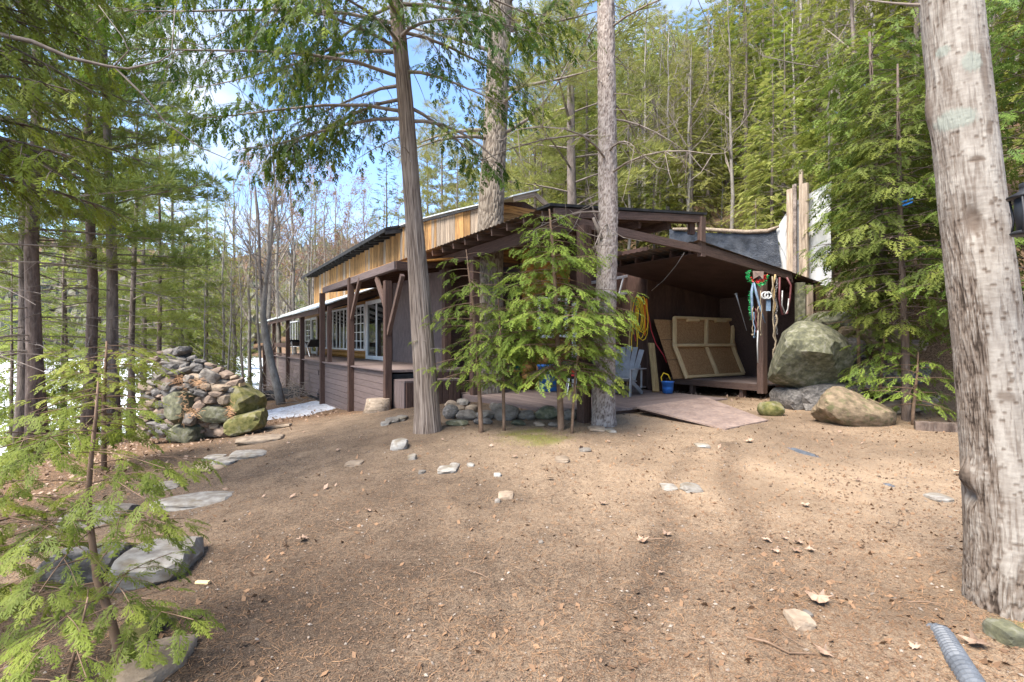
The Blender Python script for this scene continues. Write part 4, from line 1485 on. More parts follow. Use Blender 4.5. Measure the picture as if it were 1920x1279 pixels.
def bark_trunk(pts, rad, nseg, nring, style, seed, left=None):
    """a trunk with real bark relief; returns vertices, faces, attributes in world space"""
    P_ = np.array([tuple(p) for p in pts], float)
    d = np.r_[0, np.cumsum(np.linalg.norm(np.diff(P_, axis=0), axis=1))]
    s = np.linspace(0, d[-1], nring)
    C = np.stack([np.interp(s, d, P_[:, k]) for k in range(3)], 1)
    for _ in range(max(2, nring // 25)):
        C[1:-1] = (C[:-2] + 2 * C[1:-1] + C[2:]) / 4
    rr = np.interp(s, d, rad)
    for _ in range(max(2, nring // 25)):
        rr[1:-1] = (rr[:-2] + 2 * rr[1:-1] + rr[2:]) / 4
    th = np.linspace(0, 2 * math.pi, nseg, endpoint=False)
    TH, S = np.meshgrid(th, s)
    th_, s_ = TH.ravel(), S.ravel()
    rm = np.repeat(rr, nseg)
    nx_, ny_ = np.cos(th_), np.sin(th_)
    circ = np.mean(rr) * 2 * math.pi
    q3 = np.stack([nx_ * 3, ny_ * 3, s_ * 1.3], 1)
    lump = fbm(q3, seed, 3) - 0.5
    moss = np.zeros(len(th_))
    if style == 'cedar':
        q = np.stack([nx_ * 16, ny_ * 16, s_ * 1.1 + 0.8 * fbm(q3, seed + 3, 2)], 1)
        n1 = 1 - np.abs(2 * fbm(q, seed + 1, 3) - 1) * 2.2
        n2 = vnoise(np.stack([nx_ * 42, ny_ * 42, s_ * 3.5], 1), seed + 2)
        bark = np.clip(0.75 - 0.6 * np.clip(n1, 0, 1) ** 2 + 0.35 * (n2 - 0.5), 0, 1)
        disp = 0.012 * (bark - 0.6) + 0.05 * rm * lump
    elif style == 'spruce':
        d1, d2, cid = worley(th_ / (2 * math.pi) * 26 + 0.5 * (vnoise(q3 * 4, seed) - 0.5), s_ / 0.05, seed, 26)
        bark = np.clip(0.35 + 0.5 * cid + 0.25 * sstep(0.02, 0.2, d2 - d1) - 0.35 * sstep(0.14, 0.0, d2 - d1), 0, 1)
        disp = 0.012 * (cid - 0.5) * sstep(0.0, 0.15, d2 - d1) + 0.08 * rm * lump
    elif style == 'pine':
        d1, d2, cid = worley(th_ / (2 * math.pi) * 38 + 1.4 * (vnoise(q3 * 2.5, seed) - 0.5), s_ / 0.22 + 0.8 * vnoise(q3 * 2, seed + 4), seed, 38)
        e = sstep(0.02, 0.3, d2 - d1)
        bark = np.clip(0.15 + 0.6 * e + 0.25 * cid + 0.25 * (vnoise(np.stack([nx_ * 30, ny_ * 30, s_ * 8], 1), seed + 2) - 0.5), 0, 1)
        disp = 0.02 * (e - 0.6) + 0.06 * rm * lump
    else:                                # old birch: furrowed and plated on one side, smooth and pale on the other
        dl = nx_ * left[0] + ny_ * left[1]
        wv = fbm(np.stack([nx_ * 4, ny_ * 4, s_ * 5], 1), seed + 7, 3) - 0.5
        low = sstep(0.95, 0.25, s_ + 0.5 * wv)
        fis = sstep(-0.12, 0.3, dl + 0.7 * (fbm(q3 * 1.5, seed + 8, 3) - 0.5)) * (0.6 + 0.4 * sstep(2.9, 1.9, s_)) * (1 - 0.65 * sstep(2.4, 3.1, s_))
        fis = np.clip(np.maximum(fis, 0.8 * low), 0, 1)

        def ridged(k, kz, sd, w):
            n_ = fbm(np.stack([nx_ * k + wv * 1.6, ny_ * k + wv * 1.6, s_ * kz], 1), sd, 2)
            return sstep(w, 0.0, np.abs(2 * n_ - 1))
        c1 = ridged(9, 2.6, seed + 30, 0.16)
        c2 = ridged(18, 6.0, seed + 31, 0.2)
        c3_ = sstep(0.14, 0.0, np.abs(2 * vnoise(np.stack([nx_ * 7, ny_ * 7, s_ * 17 + 3 * wv], 1), seed + 32) - 1)) * sstep(0.45, 0.7, vnoise(np.stack([nx_ * 6, ny_ * 6, s_ * 5], 1), seed + 33))
        d1, d2, cid = worley(th_ / (2 * math.pi) * 26 + 2.2 * wv, s_ / 0.12 + 1.5 * wv, seed, 26)
        plate = sstep(0.16, 0.02, d2 - d1)
        pat = sstep(0.3, 0.62, fbm(q3 * 3.2, seed + 21, 3))
        crack = np.clip(np.maximum(c1, 0.8 * c2) * (0.35 + 0.65 * pat) + 0.5 * c3_, 0, 1)
        crack = crack * (1 - low) + low * np.maximum(plate, 0.7 * c1 * pat)
        crack = crack * np.clip(fis * 1.2 + 0.06, 0, 1)
        fine = fbm(np.stack([nx_ * 16, ny_ * 16, s_ * 18], 1), seed + 2, 4)
        lx, ly = th_ / (2 * math.pi) * 22, s_ / 0.02
        k1, k2, kid = worley(lx, ly, seed + 60, 22)
        lent = sstep(0.34, 0.14, k1) * (kid > 0.72) * (1 - 0.6 * fis)
        warm = fbm(np.stack([nx_ * 5, ny_ * 5, s_ * 6], 1), seed + 12, 5)
        blot = sstep(0.56, 0.66, fbm(q3 * 4.5, seed + 14, 4))
        bid = cid
        bark = np.clip(0.82 - 0.2 * fis - 0.6 * crack + 0.3 * (fine - 0.5) - 0.45 * lent + 0.6 * (warm - 0.5) - 0.22 * blot + 0.25 * (bid - 0.5) * low, 0, 1)
        disp = -0.009 * crack - 0.009 * crack * low + 0.005 * (bid - 0.5) * low + 0.003 * lent + 0.05 * rm * lump + 0.0025 * fine
        for (pth, ps, pr, pd, pb) in BIRCH_MARKS:
            dth = np.angle(np.exp(1j * (th_ - pth))) * rm
            w = np.exp(-((dth / pr[0]) ** 2 + ((s_ - ps) / pr[1]) ** 2))
            disp = disp + pd * w
            bark = bark + (pb - bark) * sstep(0.3, 0.8, w * (0.7 + 0.6 * fine))
        for (pth, ps, pr) in BIRCH_LICHEN:
            dth = np.angle(np.exp(1j * (th_ - pth))) * rm
            w = np.exp(-((dth / pr[0]) ** 2 + ((s_ - ps) / pr[1]) ** 2))
            moss = np.maximum(moss, sstep(0.3, 0.55, w * (0.5 + fbm(np.stack([nx_ * 26, ny_ * 26, s_ * 5 * 5], 1), 5, 3))))
        disp = disp + 0.004 * moss * fine
    fl = np.exp(-s_ / (0.35 if style != 'birch' else 0.22))
    root = 0.5 + 0.5 * np.cos(th_ * 4 + seed) * 0.7
    disp = disp + rm * fl * ((0.06 + 0.1 * root) if style == 'birch' else (0.05 + 0.2 * root))
    rad_ = rm + disp
    # cross sections stay level: trunks are close to upright
    V = np.stack([np.repeat(C[:, 0], nseg) + nx_ * rad_, np.repeat(C[:, 1], nseg) + ny_ * rad_, np.repeat(C[:, 2], nseg)], 1)
    i = (np.arange(nring - 1)[:, None] * nseg + np.arange(nseg)[None, :])
    j = (np.arange(nring - 1)[:, None] * nseg + (np.arange(nseg)[None, :] + 1) % nseg)
    F = np.stack([i.ravel(), j.ravel(), j.ravel() + nseg, i.ravel() + nseg], 1)
    return V, F, {'bark': bark, 'lichen': moss}


attrmat('bark_cedar', [(0.1, (0.06, 0.043, 0.033)), (0.45, (0.155, 0.118, 0.092)), (0.9, (0.29, 0.235, 0.19))], scale=(60, 60, 8))
attrmat('bark_spruce', [(0.1, (0.07, 0.052, 0.042)), (0.5, (0.165, 0.128, 0.108)), (0.95, (0.3, 0.255, 0.222))], scale=(50, 50, 40))
attrmat('bark_pine', [(0.1, (0.07, 0.055, 0.043)), (0.5, (0.145, 0.115, 0.088)), (0.95, (0.25, 0.21, 0.165))], scale=(40, 40, 14))
attrmat('bark_birch', [(0.02, (0.035, 0.025, 0.018)), (0.26, (0.11, 0.082, 0.062)), (0.52, (0.15, 0.122, 0.098)), (0.95, (0.28, 0.25, 0.212))], scale=(16, 16, 44), bump=0.6, mossattr='lichen', mosscol=(0.205, 0.21, 0.175))


def hero_trunk(tree, line, d, style, seed, nseg, nring, top, mt, left=None, zb=None):
    """line: (px, py, width in px) up the trunk as seen at distance d; continued to height top"""
    pts, rad = [], []
    for px, py, w in line:
        pts.append(at(px, py, d))
        rad.append(w / 2 / FPX * d)
    a, b = pts[-2], pts[-1]
    k = (top - b.z) / (b.z - a.z)
    if top > b.z:
        pts.append(b + (b - a) * k)
        rad.append(max(0.03, rad[-1] * 0.55))
    pts.insert(0, pts[0] - Vector((0, 0, 0.25)))
    rad.insert(0, rad[0] * 1.05)
    V, F, at_ = bark_trunk(pts, rad, nseg, nring, style, seed, left)
    o = org(tree)
    me = np_mesh('trunk', V - np.array(o), F, True, at_)
    link('trunk', me, M[mt], tree)
    return pts


def cen(pts, z):
    for a, b in zip(pts, pts[1:]):
        if z <= b.z:
            return np.array(a.lerp(b, (z - a.z) / (b.z - a.z)))
    return np.array(pts[-1])


def finish(tree, limbs, fr, tpl, lmat, bmat='twig_grey', bname='branches'):
    o = org(tree)
    if len(limbs.v):
        link(bname, limbs.mesh(bname, o, True), M[bmat], tree)
    if fr and len(fr.p):
        link('crown', fr.mesh('crown', tpl, o), M[lmat], tree)


# --- the old birch close on the right
bx, by = at(1885, 1150, 3.0).x, 3.0
vl = math.hypot(bx, by)
LEFT = (-by / vl, bx / vl)
CAMF = math.atan2(-by, -bx)              # the side of a trunk there that faces the camera


def bth(f):                              # f = -1 left rim .. 1 right rim of the visible side
    return CAMF + math.asin(max(-1, min(1, f))) 


BIRCH_MARKS = [(bth(0.0), 2.62, (0.045, 0.1), -0.03, 0.26), (bth(-0.75), 1.12, (0.05, 0.08), 0.05, 0.1), (bth(-0.8), 1.02, (0.04, 0.05), -0.06, 0.55), (bth(-0.9), 3.3, (0.05, 0.12), 0.025, 0.3),
               (bth(0.3), 1.62, (0.05, 0.03), 0.003, 0.4), (bth(0.3), 2.95, (0.05, 0.02), 0.002, 0.2), (bth(0.65), 2.72, (0.02, 0.012), 0.004, 0.2), (bth(0.72), 3.12, (0.02, 0.05), 0.002, 0.3), (bth(0.75), 3.45, (0.03, 0.2), 0.002, 0.45)]
BIRCH_LICHEN = [(bth(-0.2), 3.2, (0.11, 0.06)), (bth(0.45), 3.5, (0.05, 0.06)), (bth(-0.35), 3.6, (0.04, 0.03))]
birch = thing('birch_tree', 'big old birch with peeling pale bark close by on the right', 'tree', (bx, by, gz(bx, by)))
bpts = hero_trunk(birch, [(1888, 1175, 124), (1886, 1100, 120), (1884, 1000, 116), (1873, 850, 112), (1858, 680, 107), (1842, 540, 103), (1824, 400, 99), (1802, 200, 95), (1782, 0, 92)], 3.0, 'birch', 3, 320, 640, 9.0, 'bark_birch', LEFT)
lb = MB()
rg = random.Random(4)
q = limb_pts(cen(bpts, 3.56), 2.75, 0.3, 0.5, 0.0, 0.1, rg)
lb.tube([Vector(a) for a in q], [0.014, 0.011, 0.008, 0.006, 0.004, 0.002], 5)
finish(birch, lb, None, None, None)

# --- cedar in front of the porch
ta = at(797, 808, 7.6)
cedar = thing('cedar_tree', 'tall cedar with stringy grey bark growing in front of the left porch', 'tree', (ta.x, ta.y, gz(ta.x, ta.y)))
cp_ = hero_trunk(cedar, [(802, 812, 50), (801, 780, 46), (797, 700, 43), (788, 570, 39), (775, 395, 32), (760, 190, 29), (745, 30, 26)], 7.6, 'cedar', 11, 130, 460, 11.0, 'bark_cedar')
limbs, fr = MB(), Fronds()
rg = random.Random(21)
# limbs that sweep down and out, carrying bunches of drooping sprays (az measured from +x; the camera is towards -y)
for (z, azd, ln, el) in ((5.0, 188, 3.1, 0.35), (5.5, 205, 3.4, 0.3), (5.9, 170, 3.5, 0.35), (6.3, 195, 3.7, 0.3), (6.8, 215, 3.6, 0.25), (7.2, 180, 4.0, 0.2), (7.6, 160, 3.8, 0.2), (6.6, 150, 3.0, 0.3), (5.2, 160, 2.2, 0.2),
                         (5.6, 340, 1.5, 0.0), (6.2, 20, 1.9, 0.1), (6.6, 350, 2.2, 0.1), (7.1, 5, 2.4, 0.1), (5.1, 10, 1.3, -0.2), (7.4, 330, 2.0, 0.1), (6.9, 240, 2.2, 0.2), (5.9, 235, 2.0, 0.25), (7.9, 200, 3.6, 0.15), (8.2, 300, 2.4, 0.1), (8.3, 260, 2.6, 0.1), (4.9, 175, 2.4, 0.25), (5.4, 150, 2.2, 0.3), (6.0, 250, 2.4, 0.2), (6.4, 270, 2.2, 0.2), (7.0, 285, 2.2, 0.1), (6.1, 310, 1.8, 0.1), (7.7, 20, 2.6, 0.1), (8.0, 345, 2.8, 0.1)):
    p = cen(cp_, z)
    az = R(azd + rg.uniform(-8, 8))
    pts = limb_pts(p, az, el - 0.1, ln, 0.6, 0.28, rg)
    limbs.tube([Vector(a) for a in pts], [0.03, 0.026, 0.021, 0.016, 0.011, 0.006], 5, False)
    for k in range(int(ln * 9)):
        t = rg.uniform(0.15, 1.0)
        i = min(4, int(t * 5))
        f = t * 5 - i
        q = pts[i] * (1 - f) + pts[i + 1] * f
        tn = 0.2 + rg.uniform(-0.2, 0.2) if rg.random() < 0.7 else 0.75
        spray(limbs, fr, q, az + rg.uniform(-1.6, 1.6), rg.uniform(-0.7, 0.35), rg.uniform(0.3, 0.95), 0.5, 0.1, rg, 0.15, 0.8, 0.007, tn, side=0.32, start=0.25, hang=0.8, jit=0.12)
for k in range(16):                      # bare twigs near the trunk
    z = rg.uniform(4.2, 7)
    q = limb_pts(cen(cp_, z), rg.uniform(0, 6.3), rg.uniform(-0.3, 0.4), rg.uniform(0.4, 1.4), 0.25, 0.1, rg)
    limbs.tube([Vector(a) for a in q], [0.012, 0.01, 0.008, 0.006, 0.004, 0.002], 4, False)
q = limb_pts(cen(cp_, 4.86), 0.0, 0.12, 1.35, 0.55, 0.0, rg)
limbs.tube([Vector(a) for a in q], [0.03, 0.027, 0.024, 0.02, 0.016, 0.012], 5, False)
for (px, py) in ((800, 640), (812, 600), (800, 690), (806, 655)):
    q = at(px, py, 7.4)
    spray(limbs, fr, np.array(q), rg.uniform(0, 6), 0.2, 0.28, 0.2, 0, rg, 0.1, 0.8, 0.004, 0.8, hang=0.3)
finish(cedar, limbs, fr, 'cedar', 'cedar_green')

# --- spruce with scaly bark beside the porch post
tb = at(1133, 797, 8.1)
spruce = thing('spruce_tree', 'straight trunk with scaly grey bark and bare dead limbs at the porch corner', 'tree', (tb.x, tb.y, gz(tb.x, tb.y)))
sp_ = hero_trunk(spruce, [(1132, 800, 46), (1132, 770, 42), (1134, 620, 40), (1139, 480, 37), (1140, 400, 36), (1138, 200, 34), (1136, 0, 31)], 8.1, 'spruce', 23, 110, 420, 10.5, 'bark_spruce')
limbs, fr = MB(), Fronds()
rg = random.Random(8)
for k in range(34):
    z = 3.4 + 4.6 * (k + rg.random()) / 34
    ln = rg.uniform(0.3, 0.8) if rg.random() < 0.55 else rg.uniform(1.0, 2.6)
    az = rg.uniform(0, 6.3)
    q = limb_pts(cen(sp_, z), az, rg.uniform(-0.1, 0.5), ln, 0.5, 0.1, rg)
    r0 = 0.02 if ln > 1 else 0.011
    limbs.tube([Vector(a) for a in q], [r0 * (1 - 0.16 * i) for i in range(6)], 5, False)
    if ln > 1:
        for _ in range(12):
            i = rg.randint(2, 5)
            d = np.array([rg.gauss(0, 1), rg.gauss(0, 1), rg.gauss(-0.1, 0.6)])
            e = q[i] + nrm(d) * rg.uniform(0.25, 0.8)
            md = (q[i] + e) / 2 + np.array([0, 0, -0.06])
            limbs.tube([Vector(q[i]), Vector(md), Vector(e)], [0.006, 0.0045, 0.002], 4, False)
            if rg.random() < 0.3:
                fr.add(e, nrm(d), UPV, 0.16, rg.uniform(0.2, 0.9))
stub = at(1128, 448, 8.0)
limbs.tube([stub, at(1112, 408, 7.95)], [0.035, 0.022], 7)
finish(spruce, limbs, fr, 'tuft', 'pine_pale')

# --- big pine rising through the porch roof
tcx = at(919, 480, 11.95)
pine = thing('pine_tree', 'thick grey pine trunk rising through the porch roof against the board wall', 'tree', (tcx.x, tcx.y, 0.2))
pp_ = hero_trunk(pine, [(916, 745, 56), (916, 600, 54), (918, 480, 50), (920, 400, 47), (928.5, 250, 43), (940, 0, 40)], 11.95, 'pine', 31, 140, 420, 15.0, 'bark_pine')
limbs, fr = MB(), Fronds()
rg = random.Random(15)
for (z, azd, ln, el, dr, li) in ((6.4, -12, 1.9, 0.15, -0.5, 0.4), (6.5, 185, 2.2, 0.1, 0.4, 0.0), (6.3, 215, 2.5, 0.0, 0.45, 0.05), (8.0, -5, 2.6, 0.75, -0.1, 0.1), (8.3, 190, 3.0, 0.3, 0.2, 0.1), (7.4, 340, 2.6, 0.1, 0.2, 0.2), (8.8, 20, 3.0, 0.4, 0.1, 0.1), (9.2, 170, 3.2, 0.4, 0.2, 0.1), (9.4, 330, 3.0, 0.3, 0.2, 0.1), (9.8, 220, 3.2, 0.3, 0.2, 0.1), (10.4, 10, 3.2, 0.3, 0.2, 0.1), (7.0, 300, 1.8, 0.1, 0.2, 0.2), (10.8, 250, 3.0, 0.3, 0.2, 0.1)):
    p = cen(pp_, z)
    az = R(azd)
    pts = limb_pts(p, az, el, ln, dr, li, rg)
    limbs.tube([Vector(a) for a in pts], [0.05, 0.042, 0.034, 0.026, 0.017, 0.009], 6, False)
    for k in range(int(ln * 6)):
        t = rg.uniform(0.3, 1)
        i = min(4, int(t * 5))
        q = pts[i] * (1 - (t * 5 - i)) + pts[i + 1] * (t * 5 - i)
        sl = rg.uniform(0.4, 1.1)
        d = nrm(np.array([rg.gauss(0, 1), rg.gauss(0, 1), rg.gauss(0.15, 0.5)]) + nrm(pts[-1] - pts[0]) * 0.8)
        e = q + d * sl
        limbs.tube([Vector(q), Vector((q + e) / 2 + np.array([0, 0, 0.05])), Vector(e)], [0.009, 0.007, 0.004], 4, False)
        for _ in range(9):
            tt = rg.uniform(0.3, 1.05)
            fr.add(q + d * sl * tt + np.array([rg.gauss(0, 1), rg.gauss(0, 1), rg.gauss(0, 1)]) * 0.06, nrm(d + np.array([rg.gauss(0, 0.6), rg.gauss(0, 0.6), rg.gauss(0, 0.5)])), nrm(np.array([rg.gauss(0, 1), rg.gauss(0, 1), 1])), rg.uniform(0.15, 0.23), rg.uniform(0.1, 0.9))
finish(pine, limbs, fr, 'tuft', 'pine_pale')


# --- sprays: saplings and young trees whose stems are known from the photograph
def young_tree(name, label, cat, line, d, tpl, lmat, seed, nb, lfun, fs, trange=(0.1, 0.98), dens=1.0, hang=0.3, droop=0.25, tint=0.55, r_k=0.5, azr=None, el=0.1, side=0.42, stem='twig_brown', group=None, lift=0.05):
    """line: (px, py, width px[, d])"""
    pts = [at(a[0], a[1], a[3] if len(a) > 3 else d) for a in line]
    rad = [max(0.003, a[2] / 2 / FPX * d) for a in line]
    b = pts[0].copy()
    b.z = gz(b.x, b.y)
    t = thing(name, label, cat, b, group)
    pts.insert(0, Vector((pts[0].x, pts[0].y, min(b.z, pts[0].z) - 0.08)))
    rad.insert(0, rad[0] * 1.25)
    m = MB()
    m.tube(pts, rad, 9)
    link('trunk', m.mesh('trunk', org(t), True), M[stem], t)
    rg = random.Random(seed)
    limbs, fr = MB(), Fronds()
    P_ = np.array([tuple(p) for p in pts[1:]])
    dd = np.r_[0, np.cumsum(np.linalg.norm(np.diff(P_, axis=0), axis=1))]
    for i in range(nb):
        tt = trange[0] + (trange[1] - trange[0]) * (i + rg.random()) / nb
        p = np.array([np.interp(tt * dd[-1], dd, P_[:, k]) for k in range(3)])
        az = i * 2.4 + rg.uniform(-0.6, 0.6) if azr is None else rg.uniform(*azr)
        ln = lfun(tt, az) * rg.uniform(0.7, 1.15)
        spray(limbs, fr, p, az, el + rg.uniform(-0.2, 0.25), ln, droop, lift, rg, fs, dens, max(0.003, rad[1] * r_k * (1 - 0.7 * tt)), tint, side=side, hang=hang, start=0.22)
    finish(t, limbs, fr, tpl, lmat, stem)
    return t
# ---------------------------------------------------------------- saplings near the camera and the cabin
young_tree('cedar_sapling', 'young bright green cedar in the left foreground with a crooked thin stem', 'sapling',
           [(230, 1245, 17), (205, 1150, 15), (182, 1085, 13), (171, 1000, 11), (165, 925, 10), (172, 850, 8), (180, 780, 6), (184, 715, 3)], 2.5, 'cedar_fine', 'cedar_bright', 101, 29,
           lambda t, az: (0.56 if t < 0.85 else 0.3) * (0.75 + 0.25 * abs(math.cos(az))), 0.13, trange=(0.18, 0.97), dens=0.85, hang=0.6, droop=0.3, tint=0.46, r_k=0.25, side=0.34, lift=0.1)
young_tree('cedar_sapling', 'small low cedar sprig in the bottom left corner', 'sapling',
           [(120, 1330, 8, 2.15), (130, 1260, 7, 2.15), (150, 1190, 5, 2.15), (165, 1120, 3, 2.15)], 2.15, 'cedar_fine', 'cedar_bright', 102, 11, lambda t, az: 0.3, 0.11, dens=0.7, hang=0.3, tint=0.65, side=0.32)
young_tree('cedar_sapling', 'dark leafy cedar shrub behind the sapling at the left edge', 'sapling',
           [(-40, 1150, 16), (-30, 1000, 12), (-20, 880, 8), (-10, 800, 4)], 3.1, 'cedar_fine', 'cedar_green', 103, 28, lambda t, az: 0.65, 0.13, dens=0.8, tint=0.7, side=0.36)
young_tree('hemlock_sapling', 'bushy bright hemlock filling the porch front between two posts', 'sapling',
           [(1052, 802, 13), (1050, 740, 12), (1046, 660, 10), (1042, 560, 8), (1036, 460, 6), (1030, 392, 3)], 7.7, 'cedar_mid', 'cedar_bright', 104, 92,
           lambda t, az: 1.2 * (0.5 + 0.5 * min(1, t * 2.6)) * (1 - max(0, t - 0.55) * 1.75), 0.19, trange=(0.24, 0.98), dens=0.9, hang=0.45, droop=0.2, tint=0.56, side=0.38, r_k=0.3)
young_tree('hemlock_sapling', 'slim sapling with a long bare stem before the middle porch post', 'sapling',
           [(902, 800, 9), (899, 740, 8), (893, 660, 7), (888, 580, 6), (880, 520, 4), (874, 468, 2)], 7.5, 'cedar_mid', 'cedar_bright', 105, 40, lambda t, az: 0.62 if t < 0.85 else 0.35, 0.155, trange=(0.22, 0.98), dens=0.8, hang=0.4, tint=0.4, side=0.35)
young_tree('hemlock_sapling', 'low leafy hemlock by the grey boulder in front of the porch', 'sapling',
           [(945, 797, 6), (944, 740, 6), (942, 680, 5), (938, 620, 4), (934, 560, 2)], 7.6, 'cedar_mid', 'cedar_bright', 106, 32, lambda t, az: 0.6, 0.16, trange=(0.3, 0.98), dens=0.85, hang=0.45, tint=0.4, side=0.38)
young_tree('hemlock_sapling', 'thin hemlock stem right beside the corner post of the porch', 'sapling',
           [(1073, 800, 6), (1076, 740, 5), (1080, 690, 4), (1092, 620, 3), (1105, 560, 2)], 7.5, 'cedar_mid', 'cedar_bright', 107, 26, lambda t, az: 0.62, 0.16, trange=(0.3, 0.98), dens=0.85, hang=0.4, tint=0.5, side=0.36)
# young cedars by the boulders on the right
young_tree('cedar_tree', 'young cedar with a thin bare reddish trunk among the right hand boulders', 'tree',
           [(1700, 790, 17), (1699, 720, 15), (1697, 640, 13), (1692, 520, 11), (1688, 400, 9), (1685, 260, 7), (1683, 120, 3)], 8.3, 'cedar_mid', 'cedar_bluegreen', 108, 120,
           lambda t, az: (1.45 if t > 0.35 else 0.8) * (1 - 0.55 * max(0, t - 0.5) * 2) * (0.8 if math.cos(az) < -0.3 else 1), 0.24, trange=(0.26, 0.98), dens=1.0, hang=0.55, droop=0.28, tint=0.55, side=0.34, r_k=0.25, stem='bark_dark')
young_tree('cedar_tree', 'dense cedar sweeping its fronds down over the big mossy boulder', 'tree',
           [(1660, 640, 20), (1658, 560, 18), (1650, 420, 14), (1640, 260, 9), (1630, 60, 4)], 9.6, 'cedar_mid', 'cedar_bluegreen', 109, 120,
           lambda t, az: 1.6 * (1 - 0.5 * max(0, t - 0.4)) * (0.72 if math.cos(az) < -0.3 else 1), 0.26, trange=(0.2, 0.99), dens=0.95, hang=0.55, droop=0.28, tint=0.5, side=0.32, r_k=0.25, stem='bark_dark')
young_tree('cedar_sapling', 'low bright cedar spray between the boulders and the birch', 'sapling',
           [(1712, 775, 6), (1716, 735, 5), (1720, 700, 4), (1722, 660, 2)], 7.9, 'cedar_mid', 'cedar_bright', 110, 18, lambda t, az: 0.55, 0.16, trange=(0.1, 0.95), dens=0.8, hang=0.3, tint=0.5)
young_tree('cedar_tree', 'cedar seen behind the black lantern right of the birch', 'tree',
           [(1935, 760, 18), (1935, 600, 15), (1932, 400, 12), (1930, 200, 9), (1928, -120, 5)], 6.8, 'cedar_mid', 'cedar_bluegreen', 111, 90,
           lambda t, az: 1.2, 0.22, trange=(0.12, 0.99), dens=1.0, hang=0.45, tint=0.45, r_k=0.25, side=0.32, stem='bark_dark')
young_tree('cedar_sapling', 'cedar sprig growing between the bank rocks above the huge boulder', 'sapling',
           [(1610, 640, 6), (1608, 600, 5), (1604, 560, 4), (1600, 520, 2)], 9.5, 'cedar_mid', 'cedar_bluegreen', 114, 22, lambda t, az: 0.75, 0.2, trange=(0.1, 0.95), dens=0.9, hang=0.5, tint=0.6, r_k=0.3)
young_tree('cedar_sapling', 'cedar sprig spreading over the dark rocks behind the tan boulder', 'sapling',
           [(1650, 750, 6), (1652, 710, 5), (1655, 670, 4), (1658, 630, 2)], 8.9, 'cedar_mid', 'cedar_bluegreen', 115, 24, lambda t, az: 0.7, 0.19, trange=(0.1, 0.95), dens=0.9, hang=0.5, tint=0.7, r_k=0.3)
# the cedar whose boughs hang in from the left edge
young_tree('cedar_tree', 'deep green cedar boughs hanging in at the upper left corner', 'tree',
           [(-360, 1000, 60), (-350, 640, 52), (-330, 200, 44), (-310, -200, 36), (-300, -500, 20)], 4.6, 'cedar_mid', 'cedar_green', 112, 52,
           lambda t, az: 2.3, 0.19, trange=(0.45, 0.97), dens=0.75, hang=0.7, r_k=0.3, droop=0.35, tint=0.8, azr=(-0.9, 0.75), el=0.1, side=0.32, stem='bark_dark')
young_tree('hemlock_sapling', 'feathery low hemlock between the left pines and the stone pile', 'sapling',
           [(195, 800, 8), (195, 740, 7), (198, 690, 5), (200, 640, 3)], 7.4, 'hemlock', 'hemlock_green', 113, 30, lambda t, az: 0.75, 0.17, trange=(0.1, 0.97), dens=0.8, hang=0.4, tint=0.6)

# branch arching across the upper left
tl = thing('hanging_branch', 'long bare grey branch arching across the upper left', 'branch', at(-60, 50, 4.4))
m = MB()
m.tube([at(-60, 52, 4.4), at(60, 78, 4.4), at(130, 108, 4.45), at(200, 124, 4.5), at(240, 129, 4.5), at(300, 115, 4.5), at(322, 100, 4.5), at(328, 15, 4.6)], [0.022, 0.019, 0.015, 0.012, 0.009, 0.007, 0.005, 0.003], 6)
m.tube([at(215, 126, 4.5), at(270, 180, 4.6), at(310, 230, 4.7), at(372, 275, 4.8), at(430, 300, 4.9)], [0.009, 0.008, 0.007, 0.006, 0.003], 5)
m.tube([at(215, 123, 4.5), at(242, 95, 4.4), at(230, 70, 4.4), at(185, 10, 4.3)], [0.007, 0.006, 0.005, 0.003], 5)
m.build('branch', M['twig_grey'], tl, True)
# ---------------------------------------------------------------- the woods
G_LEFT = 'pines standing between the yard and the lake'


def px_tree(key, name, label, cat, px, d, ytop, group=None, **k):
    """a tree whose stem stands at column px at distance d, its tip at picture row ytop"""
    x = (px - 960) / FPX * d
    z = gz(x, d)
    h = CAMZ - (ytop - 639.5) / FPX * d - z
    return plant(key, name, label, cat, x, d, h, group, **k)


